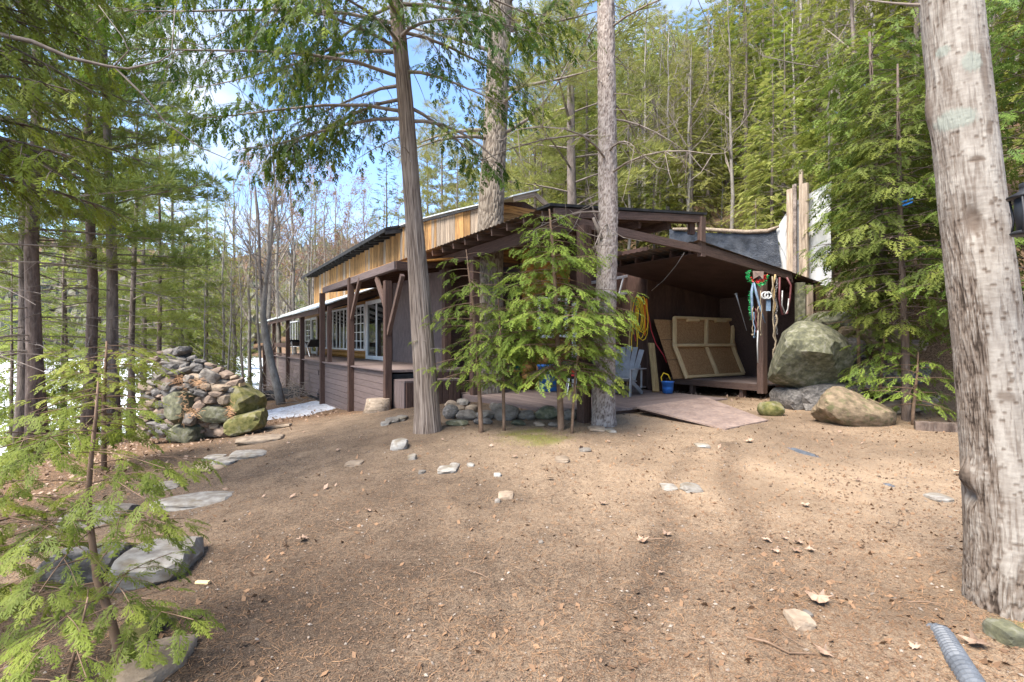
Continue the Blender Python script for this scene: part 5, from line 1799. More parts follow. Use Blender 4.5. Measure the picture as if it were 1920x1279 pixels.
# pines on the left, trunks in clear view
for (key, px, d, h, lab) in (('pin1', 34, 12.2, 15.5, 'slender pine nearest the left edge of the picture, in front of the lake'),
                             ('pin2', 78, 11.6, 19, 'stout dark pine second from the left edge, in front of the lake'),
                             ('pin2', 160, 13.2, 17, 'dark pine trunk directly behind the left foreground sapling'),
                             ('pin1', 213, 13.6, 18, 'thickest reddish pine trunk left of the stone pile'),
                             ('pin1', 244, 17.0, 13, 'thin straight pine just left of the stone pile'),
                             ('pin2', 300, 19.0, 12, 'small pine behind the top of the stone pile'),
                             ('pin1', -40, 10.5, 17, 'pine cut off by the left edge of the picture'),
                             ('pin2', 118, 20.0, 15, 'distant pine seen between two dark trunks by the lake')):
    x = (px - 960) / FPX * d
    plant(key, 'pine_tree', lab, 'tree', x, d, h, G_LEFT)
for (key, px, d, yt, nm, lab) in (
        ('hem3', 120, 17, 470, 'hemlock_tree', 'soft green hemlock by the lake between the left trunks'), ('hem3', 20, 15, 480, 'hemlock_tree', 'hemlock with low boughs at the left lake shore'),
        ('hem1', 270, 24, 250, 'hemlock_tree', 'hemlock behind the stone pile'), ('hem3', 345, 26, 420, 'hemlock_tree', 'short hemlock right of the stone pile'),
        ('hem3', 60, 24, 480, 'hemlock_tree', 'small hemlock low at the lake edge'), ('pin1', 330, 30, 180, 'pine_tree', 'pine with wide boughs behind the stone pile'),
        ('hem2', 385, 34, 330, 'hemlock_tree', 'hemlock left of the bare trees by the far porch'), ('pin2', 190, 28, 120, 'pine_tree', 'tall far pine at the left between near trunks')):
    px_tree(key, nm, lab, 'tree', px, d, yt)

# bare trees beside the far porch
px_tree('bar1', 'bare_tree', 'bare grey tree with many upright twigs left of the cabin', 'tree', 527, 24, 205)
px_tree('bar4', 'bare_tree', 'thin bare tree at the corner of the far porch', 'tree', 487, 21, 330)
px_tree('bar1', 'bare_tree', 'bare forked tree behind the far porch roof', 'tree', 556, 33, 290)
px_tree('bar2', 'budding_tree', 'reddish budding tree above the far porch roof', 'tree', 470, 30, 290)
px_tree('bar2', 'budding_tree', 'rusty budding tree behind the black roof edge', 'tree', 610, 40, 325)
px_tree('bar2', 'budding_tree', 'red tinged bare tree left of the far spruce', 'tree', 655, 44, 350)
px_tree('bar3', 'budding_tree', 'greenish budding tree over the black roof edge', 'tree', 640, 38, 395)
px_tree('bar4', 'bare_tree', 'twiggy bare sapling between stone pile and far porch', 'tree', 430, 19, 470)
px_tree('bar4', 'bare_tree', 'bare leaning sapling right of the stone pile', 'tree', 385, 16, 520)
px_tree('bar3', 'budding_tree', 'pale green budding tree beside the far porch', 'tree', 455, 26, 440)
px_tree('spr1', 'spruce_tree', 'narrow far spruce against the blue sky above the roof', 'tree', 728, 46, 295)
px_tree('pin3', 'pine_tree', 'pale green pine behind the board wall beside the cedar trunk', 'tree', 830, 40, 190)
px_tree('pin3', 'pine_tree', 'light pine showing between cedar trunk and thick pine', 'tree', 885, 36, 255)
px_tree('hem2', 'hemlock_tree', 'far hemlock behind the roof ridge', 'tree', 985, 38, 265, swap={'crown': 'pine_pale'})
for (px, d, yt, lab) in ((800, 44, 230, 'pale pine left of the thick pine, farthest back'), (855, 33, 285, 'low pale pine directly over the board wall'), (905, 46, 160, 'tall pale pine hidden by the thick pine trunk'), (960, 31, 235, 'pale pine just right of the thick pine trunk'), (1005, 27, 150, 'airy pale pine over the roof peak'), (1030, 35, 90, 'tall pale pine right of the roof peak'), (1100, 24, 40, 'pale pine right behind the scaly trunk')):
    px_tree('pin3', 'pine_tree', lab, 'tree', px, d, yt)
# tall pine behind the ridge
px_tree('pin3', 'pine_tree', 'tall pine with a straight brown trunk behind the porch roof', 'tree', 1066, 22, -420)

LK = {'bar1': ('bare_tree', 'bare fine twigged tree'), 'bar2': ('budding_tree', 'reddish budding tree'), 'bar3': ('budding_tree', 'greenish budding tree'), 'bar4': ('bare_tree', 'small bare tree')}
for i, (key, px, d, yt) in enumerate((('bar1', 500, 29, 240), ('bar3', 575, 36, 330), ('bar2', 590, 46, 300), ('bar1', 625, 50, 320), ('bar2', 680, 52, 330), ('bar3', 700, 40, 380), ('bar1', 715, 56, 340), ('bar2', 545, 44, 330), ('bar3', 415, 28, 330), ('bar1', 440, 36, 300), ('bar2', 505, 40, 320), ('bar4', 580, 30, 430), ('bar1', 660, 34, 420), ('bar2', 750, 50, 350), ('bar3', 520, 50, 380), ('bar2', 635, 33, 440))):
    where = ('left of the far porch' if px < 520 else 'over the far end of the black roof' if px < 610 else 'over the middle of the black roof' if px < 690 else 'left of the tall cedar trunk') + (', far back' if d > 42 else ', nearer the cabin' if d < 34 else ', midway back')
    px_tree(key, LK[key][0], LK[key][1] + ' ' + where, 'tree', px, d, yt, 'bare trees behind the cabin end')
# far row left of the cabin, seen through the bare trees
rf_ = random.Random(77)
for k in range(26):
    px = rf_.uniform(330, 690)
    d = rf_.uniform(44, 85)
    yt = rf_.uniform(400, 500)
    key = rf_.choice(['bar2', 'bar3', 'bar1', 'hem1', 'bar2', 'pin3', 'bar3', 'spr1'])
    nm, lab = {'b': ('budding_tree', 'budding tree in the far row beyond the cabin end'), 'h': ('hemlock_tree', 'hemlock in the far row beyond the cabin end'), 'p': ('pine_tree', 'pale pine in the far row beyond the cabin end'), 's': ('spruce_tree', 'spruce in the far row beyond the cabin end')}[key[0]]
    if key == 'bar1':
        nm, lab = 'bare_tree', 'bare tree in the far row beyond the cabin end'
    px_tree(key, nm, lab, 'tree', px, d, yt, 'far trees beyond the end of the cabin')

# wooded bank behind and right of the cabin
G_HILL = 'trees on the wooded bank behind the cabin'
KIND = {'hem1': ('hemlock_tree', 'hemlock'), 'hem2': ('hemlock_tree', 'hemlock'), 'hem3': ('hemlock_sapling', 'young hemlock'),
        'ced1': ('cedar_tree', 'cedar'), 'ced2': ('cedar_tree', 'cedar'), 'pin3': ('pine_tree', 'pale pine'),
        'bar1': ('bare_tree', 'bare tree'), 'bar3': ('budding_tree', 'budding tree'), 'bar4': ('bare_tree', 'bare tree'), 'bar5': ('budding_shrub', 'budding shrub'), 'spr1': ('spruce_tree', 'spruce')}
n = 0
placed = []
tries = 0
while n < 290 and tries < 9000:
    tries += 1
    u_ = rf_.uniform(-10, 55)
    v_ = rf_.uniform(15.2, 52)
    p = W(u_, v_, 0)
    if p.y < 7:
        continue
    px = 960 + FPX * p.x / p.y
    if px < 960 or px > 2300:
        continue
    near = v_ < 24
    md = 0.95 if near else 1.6
    if any((p.x - a) ** 2 + (p.y - b) ** 2 < md * md for a, b in placed):
        continue
    r_ = rf_.random()
    if near:
        key = 'hem3' if r_ < 0.34 else 'bar4' if r_ < 0.5 else 'bar1' if r_ < 0.66 else 'bar5' if r_ < 0.74 else 'hem1' if r_ < 0.84 else 'bar3'
        h = {'hem3': rf_.uniform(2.5, 5), 'bar4': rf_.uniform(5, 8), 'bar1': rf_.uniform(8, 12), 'bar5': rf_.uniform(2, 3.2), 'hem1': rf_.uniform(6, 11), 'bar3': rf_.uniform(8, 12)}[key]
    else:
        key = 'hem1' if r_ < 0.14 else 'hem2' if r_ < 0.28 else 'bar1' if r_ < 0.38 else 'bar3' if r_ < 0.66 else 'pin3' if r_ < 0.84 else 'bar4' if r_ < 0.92 else 'ced2'
        h = rf_.uniform(11, 17)
    if px < 1300:                        # sky shows above the nearer part of the bank
        lim = -20 + 60 * rf_.random() + 230 * min(1, max(0, (1130 - px) / 170))
        hm = CAMZ - (lim - 639.5) / FPX * p.y - gz(p.x, p.y)
        if hm < 3:
            continue
        h = min(h * 1.25, hm * rf_.uniform(0.8, 1.0))
    placed.append((p.x, p.y))
    nm, kind_ = KIND[key]
    zone = ('left of the scaly trunk', 'above mid porch roof', 'above the porch roof end', 'above the black tarp', 'behind the white tarp', 'behind the young cedars', 'behind the birch', 'right of the birch')[min(7, sum(px > a for a in (1060, 1190, 1310, 1440, 1540, 1700, 1850)))]
    row = ('at the front of', 'low on', 'midway up', 'high on', 'at the top of')[min(4, int((v_ - 15.2) / 7.4))]
    size = 'short' if h < 6 else 'middling' if h < 10 else 'tall' if h < 12.5 else 'towering'
    sw = {'crown': 'pine_pale'} if key in ('hem1', 'hem2', 'hem3') and rf_.random() < 0.45 else None
    lab = size + ' ' + ('yellowish ' + kind_ if sw else kind_) + ' ' + row + ' the bank ' + zone
    lab = ' '.join(lab.split()[:16])
    plant(key, nm, lab, 'tree' if 'shrub' not in nm else 'shrub', p.x, p.y, h, G_HILL, swap=sw)
    n += 1
for (key, px, d, yt, lab) in (('ced1', 1640, 12.5, 60, 'full cedar right of the white tarp'), ('hem1', 1470, 19, 40, 'layered hemlock rising behind the white tarp'), ('hem1', 1600, 14, -200, 'dark hemlock behind the dense cedars'), ('hem2', 1720, 13, -300, 'tall hemlock left of the birch top'), ('ced2', 1870, 11, -200, 'tall cedar behind the birch trunk'), ('hem1', 1960, 9.5, -300, 'hemlock at the right edge of the picture'), ('hem2', 1400, 24, -40, 'hemlock above the black tarp')):
    px_tree(key, 'hemlock_tree' if key[0] == 'h' else 'cedar_tree', lab, 'tree', px, d, yt)

# far shore: woods that read as one mass
rg = random.Random(5)
fm = MB()
for k in range(2600):
    a = R(rg.uniform(20, 150))
    d = rg.uniform(185, 330)
    x, y = math.cos(a) * d * -1.0 + 20, math.sin(a) * d
    if x > 60:
        continue
    z = gz(x, y) if k % 1 == 0 else 0
    h = rg.uniform(7, 15)
    r = h * rg.uniform(0.16, 0.3)
    b = len(fm.v)
    nn = 5
    ph = rg.random() * 6
    for j, (zz, rr) in enumerate(((0.08, 0.7), (0.35, 1.0), (0.62, 0.6), (1.0, 0.04))):
        for i in range(nn):
            g_ = ph + 6.283 * i / nn + j * 0.5
            q = rr * r * rg.uniform(0.65, 1.3)
            fm.v.append((x + math.cos(g_) * q, y + math.sin(g_) * q, z + h * zz * rg.uniform(0.93, 1.05)))
    for j in range(3):
        for i in range(nn):
            fm.q.append([b + j * nn + i, b + j * nn + (i + 1) % nn, b + (j + 1) * nn + (i + 1) % nn, b + (j + 1) * nn + i])
mat('far_wood', (0.09, 0.1, 0.065), (0.19, 0.17, 0.13), 0.06, (1, 1, 1), 0.95, 0.6, c3=(0.17, 0.13, 0.1), s3=0.25, f3=0.6, bdist=0.6)
tag(fm.build('far_shore_woods', M['far_wood']), 'woods on the far shore of the lake', 'woods', kind='stuff')
# ---------------------------------------------------------------- stones
_ico = bmesh.new()
bmesh.ops.create_icosphere(_ico, subdivisions=4, radius=1.0)
ICO4 = (np.array([v.co[:] for v in _ico.verts]), np.array([[v.index for v in f.verts] for f in _ico.faces]))
_ico.free()
_ico = bmesh.new()
bmesh.ops.create_icosphere(_ico, subdivisions=2, radius=1.0)
ICO2 = (np.array([v.co[:] for v in _ico.verts]), np.array([[v.index for v in f.verts] for f in _ico.faces]))
_ico.free()
_ico = bmesh.new()
bmesh.ops.create_icosphere(_ico, subdivisions=3, radius=1.0)
ICO3 = (np.array([v.co[:] for v in _ico.verts]), np.array([[v.index for v in f.verts] for f in _ico.faces]))
_ico.free()


def rock_mesh(name, seed, size, lev=3, planes=8, rough=0.07, block=0.0):
    r_ = np.random.RandomState(seed)
    D, F = {2: ICO2, 3: ICO3, 4: ICO4}[lev]
    n = r_.normal(size=(planes, 3))
    n /= np.linalg.norm(n, axis=1, keepdims=True)
    if block:
        n = np.concatenate([n, np.eye(3), -np.eye(3)])
    k = r_.uniform(0.5, 0.95, len(n))
    if block:
        k[:-6] = r_.uniform(0.78, 1.1, len(n) - 6)
        k[-6:] = 1 - block * r_.uniform(0.2, 0.5, 6)
    dn = D @ n.T
    rr = np.where(dn > 0.05, k[None, :] / np.maximum(dn, 0.05), 9)
    rr.sort(axis=1)
    r = np.minimum(rr[:, 0] * 0.9 + rr[:, 1] * 0.1, 1.25) * 1.08
    r = np.minimum(r, 1.12 if not block else 1.45)
    r = r + rough * 2 * (fbm(D * 2.2 + seed * 3.1, seed, 4) - 0.5) + rough * 0.9 * (fbm(D * 8 + seed, seed + 3, 3) - 0.5)
    V = D * r[:, None] * np.array(size)[None, :] / 2
    me = np_mesh(name, V, F, True)
    me.set_sharp_from_angle(angle=R(24 if lev > 2 else 10))
    return me


def rock(name, label, cat, c, size, m, seed, rot=(0, 0, 0), lev=3, group=None, parent=None, rough=0.05, block=0.0, planes=8):
    me = rock_mesh(name, seed, size, lev, planes, rough, block)
    o = link(name, me, M[m], parent, c)
    o.rotation_euler = rot
    return tag(o, label, cat, group)


def rock_px(name, label, px, py, w, h, m, seed, d=None, depth=None, sink=0.12, rz=None, lev=3, group=None, tilt=0.0, cat='stone', rough=0.05, block=0.0):
    """a stone whose foot is seen at (px, py), w x h pixels large"""
    p = gpx(px, py) if d is None else at(px, py, d)
    dd = p.y
    sw, sh = w / FPX * dd, h / FPX * dd
    dp = depth if depth else sw * 0.8
    c = Vector((p.x, p.y + dp * 0.3, p.z + sh * (0.5 - sink)))
    if d is not None and cat == 'boulder' and py > 745:
        c.z = gz(c.x, c.y) + sh * 0.36
    return rock(name, label, cat, c, (sw, dp, sh), m, seed, (0, tilt, rz if rz is not None else 0.0), lev, group, rough=rough, block=block)


rock_px('boulder', 'huge rounded mossy green boulder beside the shed post', 1529, 737, 152, 130, 'rock_mossy', 204, d=9.35, depth=1.5, sink=0.0, lev=4, tilt=0.12, cat='boulder', rough=0.035)
rock_px('boulder', 'long tan and mossy boulder lying in front of the huge one', 1609, 796, 156, 74, 'boulder_tan', 212, d=7.9, depth=0.8, sink=0.02, lev=4, tilt=0.22, cat='boulder', rough=0.06)
rock_px('boulder', 'small round mossy rock under the corner of the shed platform', 1455, 763, 52, 36, 'rock_moss_green', 203, d=8.9, sink=0.05, cat='boulder')
for i, (px, py, w, h, m, d, lab) in enumerate((
        (1690, 668, 190, 62, 'boulder_tan', 10.2, 'long weathered ledge rock halfway up the right bank'), (1725, 612, 150, 66, 'rock_brown', 10.8, 'brown ledge rock at the top of the right bank'),
        (1600, 628, 130, 50, 'rock_mossy', 11.0, 'mossy rock right above the huge boulder'), (1660, 742, 130, 60, 'rock_dark', 9.4, 'dark rock in shade behind the thin cedar'),
        (1745, 735, 90, 60, 'rock_dark', 9.6, 'dark rock low on the bank against the birch'), (1740, 672, 110, 42, 'rock_brown', 9.9, 'flat brown rock touching the edge of the birch'),
        (1640, 575, 110, 60, 'rock_brown', 11.6, 'brown rock under the cedar fronds'), (1590, 690, 60, 60, 'rock_dark', 10.0, 'dark stone wedged right of the huge boulder'),
        (1960, 640, 180, 110, 'rock_brown', 9.0, 'brown ledge right of the birch trunk'))):
    rock_px('bank_rock', lab, px, py, w, h, m, 230 + i, d=d, depth=1.2, sink=0.0, lev=3, cat='boulder', rough=0.07, block=0.6)
rock_px('bank_rock', 'added dark rock filling the shaded gap under the huge boulder', 1560, 776, 110, 62, 'rock_dark', 251, d=9.5, depth=0.9, cat='boulder', rough=0.07, block=0.5)  # dark rock added to stand for the shade below the boulder
rock_px('bank_rock', 'added dark stone in the shaded gap propping the left end of the huge boulder', 1500, 766, 60, 46, 'rock_dark', 252, d=9.7, depth=0.8, cat='boulder', rough=0.07, block=0.5)  # likewise added; its dark colour fills the shaded gap
# stones that edge the deck
for i, (px, py, w, h, m, lab) in enumerate((
        (946, 789, 45, 36, 'rock_grey', 'largest upright grey stone under the deck edge'), (910, 789, 32, 16, 'rock_grey', 'pale stone left of the upright grey stone'), (875, 789, 36, 21, 'rock_grey', 'blue grey stone beside the slim sapling'),
        (846, 787, 28, 24, 'rock_dark', 'dark stone at the foot of the tall cedar'), (987, 787, 34, 17, 'rock_grey', 'flat stone right of the upright grey stone'), (1025, 786, 46, 22, 'rock_mossy', 'long mossy stone under the deck edge'),
        (1066, 788, 32, 22, 'rock_grey', 'stone left of the corner post'), (858, 772, 24, 14, 'rock_tan', 'tan stone behind the blue grey stone'), (843, 762, 22, 12, 'rock_tan', 'small tan stone near the left deck post'),
        (868, 760, 24, 14, 'rock_grey', 'rounded stone under the middle post'), (835, 751, 16, 12, 'rock_grey', 'little stone at the left deck post'), (905, 797, 30, 11, 'rock_dark', 'low dark flagstone before the pale stone'),
        (972, 797, 26, 10, 'rock_mossy', 'low mossy stone before the flat stone'), (1012, 799, 22, 9, 'rock_tan', 'low tan stone near the bushy hemlock'), (925, 771, 18, 14, 'rock_grey', 'grey stone under the deck behind the upright one'),
        (885, 775, 22, 15, 'rock_tan', 'tan stone in the second row by the slim sapling'), (856, 801, 36, 12, 'rock_mossy', 'flat mossy stone by the cedar roots'), (1320, 757, 34, 12, 'rock_grey', 'flat grey stone at the far edge of the ramp'), (1040, 799, 20, 8, 'rock_grey', 'low stone at the hemlock stem'))):
    rock_px('stone', lab, px, py, w * 1.1, h * 1.15, m, 260 + i, sink=0.1, group='stones along the deck edge')
# flat stones in the yard
for i, (px, py, w, h, m, lab) in enumerate((
        (838, 889, 38, 12, 'pale_slab', 'flat white stone in the middle of the yard before the cedar'), (852, 878, 20, 7, 'pale_slab', 'small white stone touching the flat white one'), (882, 876, 15, 6, 'pale_slab', 'little white stone right of the flat white one'),
        (772, 863, 16, 13, 'pale_slab', 'upright bluish chip below the cedar roots'), (747, 843, 32, 25, 'pale_slab', 'slanting grey slab against the cedar roots'), (662, 875, 32, 8, 'rock_tan', 'tan stone flush in the soil at the left'),
        (1055, 866, 28, 10, 'rock_tan', 'yellowish stone in front of the moss patch'), (948, 938, 28, 10, 'rock_tan', 'yellow brown stone in mid yard'), (933, 945, 11, 8, 'rock_grey', 'pebble left of the yellow brown stone'),
        (1257, 921, 30, 8, 'pale_slab', 'left one of two white chips in mid yard'), (1301, 922, 34, 13, 'pale_slab', 'right one of two white chips in mid yard'), (1320, 839, 24, 8, 'pale_slab', 'white chip below the ramp corner'),
        (1120, 808, 34, 8, 'rock_tan', 'flat stone at the foot of the scaly trunk'), (1146, 811, 22, 6, 'pale_slab', 'small white stone right of the scaly trunk foot'), (1098, 849, 22, 7, 'rock_grey', 'dull stone right of the moss patch'),
        (1508, 1180, 44, 26, 'rock_tan', 'tan stone beside the large pale leaf'), (932, 897, 14, 7, 'pale_slab', 'pale pebble before the moss patch'), (790, 889, 14, 6, 'rock_grey', 'grey pebble left of the flat white stone'),
        (1014, 1021, 9, 6, 'pale_slab', 'tiny white pebble in the near yard'), (1517, 1167, 16, 12, 'rock_grey', 'snail shaped grey pebble by the tan stone'), (1772, 940, 38, 9, 'pale_slab', 'flat cream chip left of the birch'),
        (1905, 1220, 50, 40, 'rock_mossy', 'mossy stone at the birch foot in the corner'), (735, 793, 26, 14, 'rock_grey', 'grey stone in a heap left of the cedar'), (752, 789, 22, 12, 'pale_slab', 'pale stone in a heap left of the cedar'), (722, 797, 18, 10, 'pale_slab', 'small stone in a heap left of the cedar'))):
    rock_px('yard_stone', lab, px, py, w * 1.05, h, m, 300 + i, sink=0.3, depth=(w * 1.3 / FPX * gpx(px, py).y), group='stones lying in the yard', block=0.5)
# ledge stones on the left of the yard
for i, (px, py, w, h, m, dp, lab) in enumerate((
        (350, 953, 150, 20, 'pale_slab', 0.5, 'long flat slab edging the yard on the left'), (160, 985, 120, 32, 'rock_grey', 0.6, 'flat pale rock behind the cedar sapling'), (262, 1098, 135, 78, 'pale_slab', 0.7, 'big grey rock right of the sapling stem'),
        (130, 1095, 130, 70, 'rock_dark', 0.6, 'dark rock left of the sapling stem'), (460, 861, 70, 13, 'pale_slab', 0.45, 'flat slab on the yard edge nearest the stone pile'), (415, 872, 50, 14, 'pale_slab', 0.4, 'slab next in the row from the stone pile'),
        (380, 885, 70, 12, 'rock_tan', 0.4, 'tan slab in the row from the stone pile'), (300, 920, 60, 14, 'rock_grey', 0.4, 'grey slab half hidden by the sapling fronds'), (480, 832, 90, 16, 'rock_tan', 0.5, 'earthy slab below the snow patch'), (235, 1225, 70, 60, 'rock_moss_green', 0.35, 'mossy rock at the foot of the sapling'),
        (250, 1290, 130, 40, 'rock_tan', 0.4, 'flat rock cut off by the bottom left edge'), (470, 800, 50, 12, 'rock_grey', 0.35, 'flat stone at the right foot of the stone pile'), (40, 1045, 60, 26, 'rock_grey', 0.4, 'pale rock at the left edge'), (395, 862, 40, 10, 'pale_slab', 0.3, 'small slab behind the row of slabs'))):
    p = gpx(px, py)
    rock_px('ledge_stone', lab, px, py, w, h, m, 340 + i, sink=0.34, depth=dp, group='ledge stones left of the yard', block=0.6, rz=0.25)

# ---------------------------------------------------------------- dry stone pile with its own stones
PD = 9.6
pile_c = at(375, 815, PD)
pile = thing('stone_pile', 'heaped dry stone fireplace of grey and mossy rocks left of the yard', 'stone pile', (pile_c.x, pile_c.y, gz(pile_c.x, pile_c.y)))
# (px centre, py centre, w, h, material, depth offset, tilt)
BIG = [(445, 752, 90, 58, 'rock_moss_green', 0.25, 0.25), (451, 795, 80, 36, 'rock_moss_green', 0.0, -0.12), (400, 775, 66, 34, 'rock_mossy', 0.1, 0.05), (337, 765, 44, 62, 'rock_mossy', 0.0, -0.25), (354, 787, 24, 28, 'rock_grey', -0.12, 0.15), (340, 813, 66, 34, 'rock_mossy', -0.05, 0.05),
       (320, 735, 44, 24, 'rock_dark', 0.1, 0.1), (390, 750, 32, 22, 'rock_brown', 0.05, 0), (420, 748, 26, 26, 'rock_tan', 0.1, 0), (385, 725, 24, 16, 'rock_tan', 0.05, 0), (407, 727, 38, 15, 'rock_tan', 0.08, 0.1), (350, 711, 18, 16, 'rock_grey', -0.02, 0), (349, 724, 20, 13, 'rock_grey', -0.02, 0.1), (310, 727, 22, 18, 'rock_grey', 0, 0),
       (296, 704, 24, 20, 'rock_grey', 0.1, -0.4), (312, 718, 36, 30, 'rock_brown', 0.15, 0), (335, 700, 60, 14, 'rock_grey', 0.2, -0.2), (318, 690, 40, 18, 'rock_dark', 0.25, 0), (325, 680, 56, 12, 'rock_grey', 0.3, 0.1), (318, 672, 44, 10, 'rock_grey', 0.35, 0), (300, 682, 26, 12, 'rock_brown', 0.3, 0), (340, 673, 26, 10, 'rock_grey', 0.35, 0.2),
       (386, 707, 44, 26, 'rock_grey', 0.1, 0.35), (405, 738, 30, 12, 'rock_brown', 0.05, 0), (372, 738, 26, 14, 'rock_dark', 0, 0.2), (372, 762, 22, 20, 'rock_brown', 0.0, -0.5), (432, 733, 20, 14, 'rock_dark', 0.15, 0), (396, 808, 40, 30, 'rock_brown', 0.25, 0), (300, 760, 26, 18, 'rock_dark', 0.15, 0), (275, 778, 32, 18, 'rock_brown', 0.2, 0.2), (298, 782, 30, 16, 'rock_dark', 0.12, 0), (290, 798, 36, 18, 'rock_dark', 0.15, 0), (305, 806, 30, 22, 'rock_dark', 0.05, 0), (283, 768, 24, 12, 'rock_brown', 0.25, 0)]
rg = random.Random(9)
used = [(b[0], b[1], b[2]) for b in BIG]
fill = []
for k in range(900):
    px, py = rg.uniform(262, 440), rg.uniform(660, 815)
    top = 658 + max(0, (px - 330)) * 0.42 + max(0, 300 - px) * 1.3
    left = 262 + max(0, (790 - py)) * 0.22
    if py < top or px < left or py > 818:
        continue
    if any(abs(px - a) < w * 0.3 + 7 and abs(py - b) < 8 for a, b, w in used):
        continue
    w = rg.uniform(16, 38)
    used.append((px, py, w))
    fill.append((px, py, w, w * rg.uniform(0.3, 0.6), rg.choice(['rock_dark', 'rock_brown', 'rock_grey', 'rock_brown', 'rock_brown', 'rock_tan']), 0.12 + 0.2 * (815 - py) / 150, rg.uniform(-0.25, 0.25)))
for i, (px, py, w, h, m, dz, tl) in enumerate(BIG + fill):
    dd = PD + dz
    c = at(px, py, dd)
    sw, sh = w / FPX * dd * 1.06, h / FPX * dd * 1.1
    rock('stone', None, None, c + Vector((0, sw * 0.25, 0)), (sw, max(sw * 0.9, sh), sh), m, 400 + i, (rg.uniform(-0.25, 0.25), tl * 1.5, rg.uniform(-0.5, 0.5)), 3 if w > 34 else 2, parent=pile, rough=0.06, block=0.75)
core_ = MB()
core_.slab([at(285, 700, PD + 0.75), at(345, 680, PD + 0.75), at(425, 745, PD + 0.75), at(455, 765, PD + 0.75), at(455, 822, PD + 0.75), at(285, 822, PD + 0.75)], 0.7, (0, 1, 0))
core_.build('rubble_core', M['rock_dark'], pile)
fr = Fronds()
for (px, py, sx, sy) in ((345, 755, 10, 40), (335, 712, 22, 10), (375, 715, 14, 10), (432, 770, 6, 14), (360, 775, 14, 10)):
    for k in range(90):
        c = at(px + rg.gauss(0, sx * 0.5), py + rg.gauss(0, sy * 0.5), PD + rg.uniform(-0.22, 0.0))
        fr.add(np.array(c), nrm(np.array([rg.gauss(0, 1), -0.3, rg.gauss(-0.3, 0.5)])), np.array([0, -1.0, 0.5]), rg.uniform(0.05, 0.1), 0)
TPL['needle'] = [np.array([[0, -0.03, 0], [0, 0.03, 0], [1, 0.015, 0], [1, -0.015, 0]])]
ndl = link('needle_litter', fr.mesh('needle_litter', 'needle', org(pile)), M['needle_tan'], pile)
tag(ndl, kind='stuff')
# charred stump piece and weathered boards on top
bs_ = MB()
c0 = at(346, 690, PD + 0.45)
bs_.tube([c0, c0 + Vector((0.02, 0, 0.2)), c0 + Vector((0.04, 0.02, 0.33)), c0 + Vector((0.09, 0.02, 0.43))], [0.1, 0.095, 0.07, 0.015], 9)
bs_.tube([c0 + Vector((-0.12, 0, 0)), c0 + Vector((-0.16, 0, 0.16))], [0.05, 0.03], 6)
bs_.tube([c0 + Vector((-0.3, 0, 0.05)), c0 + Vector((-0.2, 0, 0.32)), c0 + Vector((-0.12, 0.02, 0.38))], [0.03, 0.025, 0.008], 6)
tag(bs_.build('charred_log', M['burnt_wood']), 'black charred log standing on top of the stone pile', 'log')
tag(plank('board', M['grey_board'], None, at(366, 700, PD + 0.3), at(410, 718, PD + 0.2), 0.3, 0.05, (0.1, -0.3, 1)), 'weathered grey board lying on the stone pile', 'board', 'boards on the stone pile')
tag(plank('board', M['new_lumber'], None, at(408, 722, PD + 0.35), at(455, 721, PD + 0.35), 0.2, 0.09, (0, -0.2, 1)), 'yellow sawn board lying on the right end of the stone pile', 'board', 'boards on the stone pile')
tag(plank('board', M['grey_board'], None, gpx(492, 806) + Vector((0, 0, 0.03)), gpx(545, 800) + Vector((0, 0, 0.03)), 0.12, 0.04), 'grey board lying on the ground by the snow patch', 'board')

# ---------------------------------------------------------------- snow patch
sv, sf = [], []
cs = gpx(548, 772)
nr_, na = 14, 60
for i in range(nr_ + 1):
    for j in range(na):
        a = 6.2832 * j / na
        w = 0.7 + 0.5 * fbm(np.array([[math.cos(a) * 2.6, math.sin(a) * 2.6, 2.0]]), 3, 3)[0]
        rr = i / nr_ * w
        x, y = cs.x + math.cos(a) * rr * 1.6 - 0.1 * math.sin(a), cs.y + math.sin(a) * rr * 2.3
        sv.append((x, y, gz(x, y) + 0.05 * (1 - (i / nr_) ** 2) - 0.014 + 0.06 * vnoise(np.array([[x * 4, y * 4, 0]]), 4)[0] * (1 - (i / nr_))))
for i in range(nr_):
    for j in range(na):
        sf.append([i * na + j, i * na + (j + 1) % na, (i + 1) * na + (j + 1) % na, (i + 1) * na + j])
tag(link('snow_patch', np_mesh('snow_patch', np.array(sv), np.array(sf), True), M['snow']), 'melting dirty snow between the stone pile and the porch', 'snow', kind='stuff')

# ---------------------------------------------------------------- stump, brush heap, leaning bare trunk
p = gpx(708, 771)
st = MB()
st.tube([p + Vector((0, 0, -0.1)), p + Vector((0, 0.02, 0.1)), p + Vector((0.01, 0.03, 0.26))], [0.33, 0.27, 0.25], 14)
st_t = thing('tree_stump', 'low grey tree stump at the corner of the skirted porch', 'stump', p)
st.build('stump_side', M['grey_board'], st_t, True)
s2 = MB()
s2.tube([p + Vector((0.01, 0.03, 0.255)), p + Vector((0.01, 0.03, 0.27))], [0.245, 0.235], 14)
s2.build('stump_top', M['stump_top'], st_t)
br = MB()
rg = random.Random(31)
for k in range(240):
    c = gpx(rg.uniform(480, 600), rg.uniform(742, 760))
    c = Vector((c.x + rg.uniform(-0.4, 0.4), c.y + rg.uniform(0, 1.6), 0))
    c.z = gz(c.x, c.y) + rg.uniform(0.0, 0.45)
    d = Vector((rg.gauss(0, 1), rg.gauss(0, 0.7), rg.gauss(0.1, 0.35))).normalized() * rg.uniform(0.4, 1.3)
    br.tube([c, c + d * 0.5 + Vector((0, 0, rg.uniform(-0.1, 0.1))), c + d], [0.012, 0.009, 0.004], 4, False)
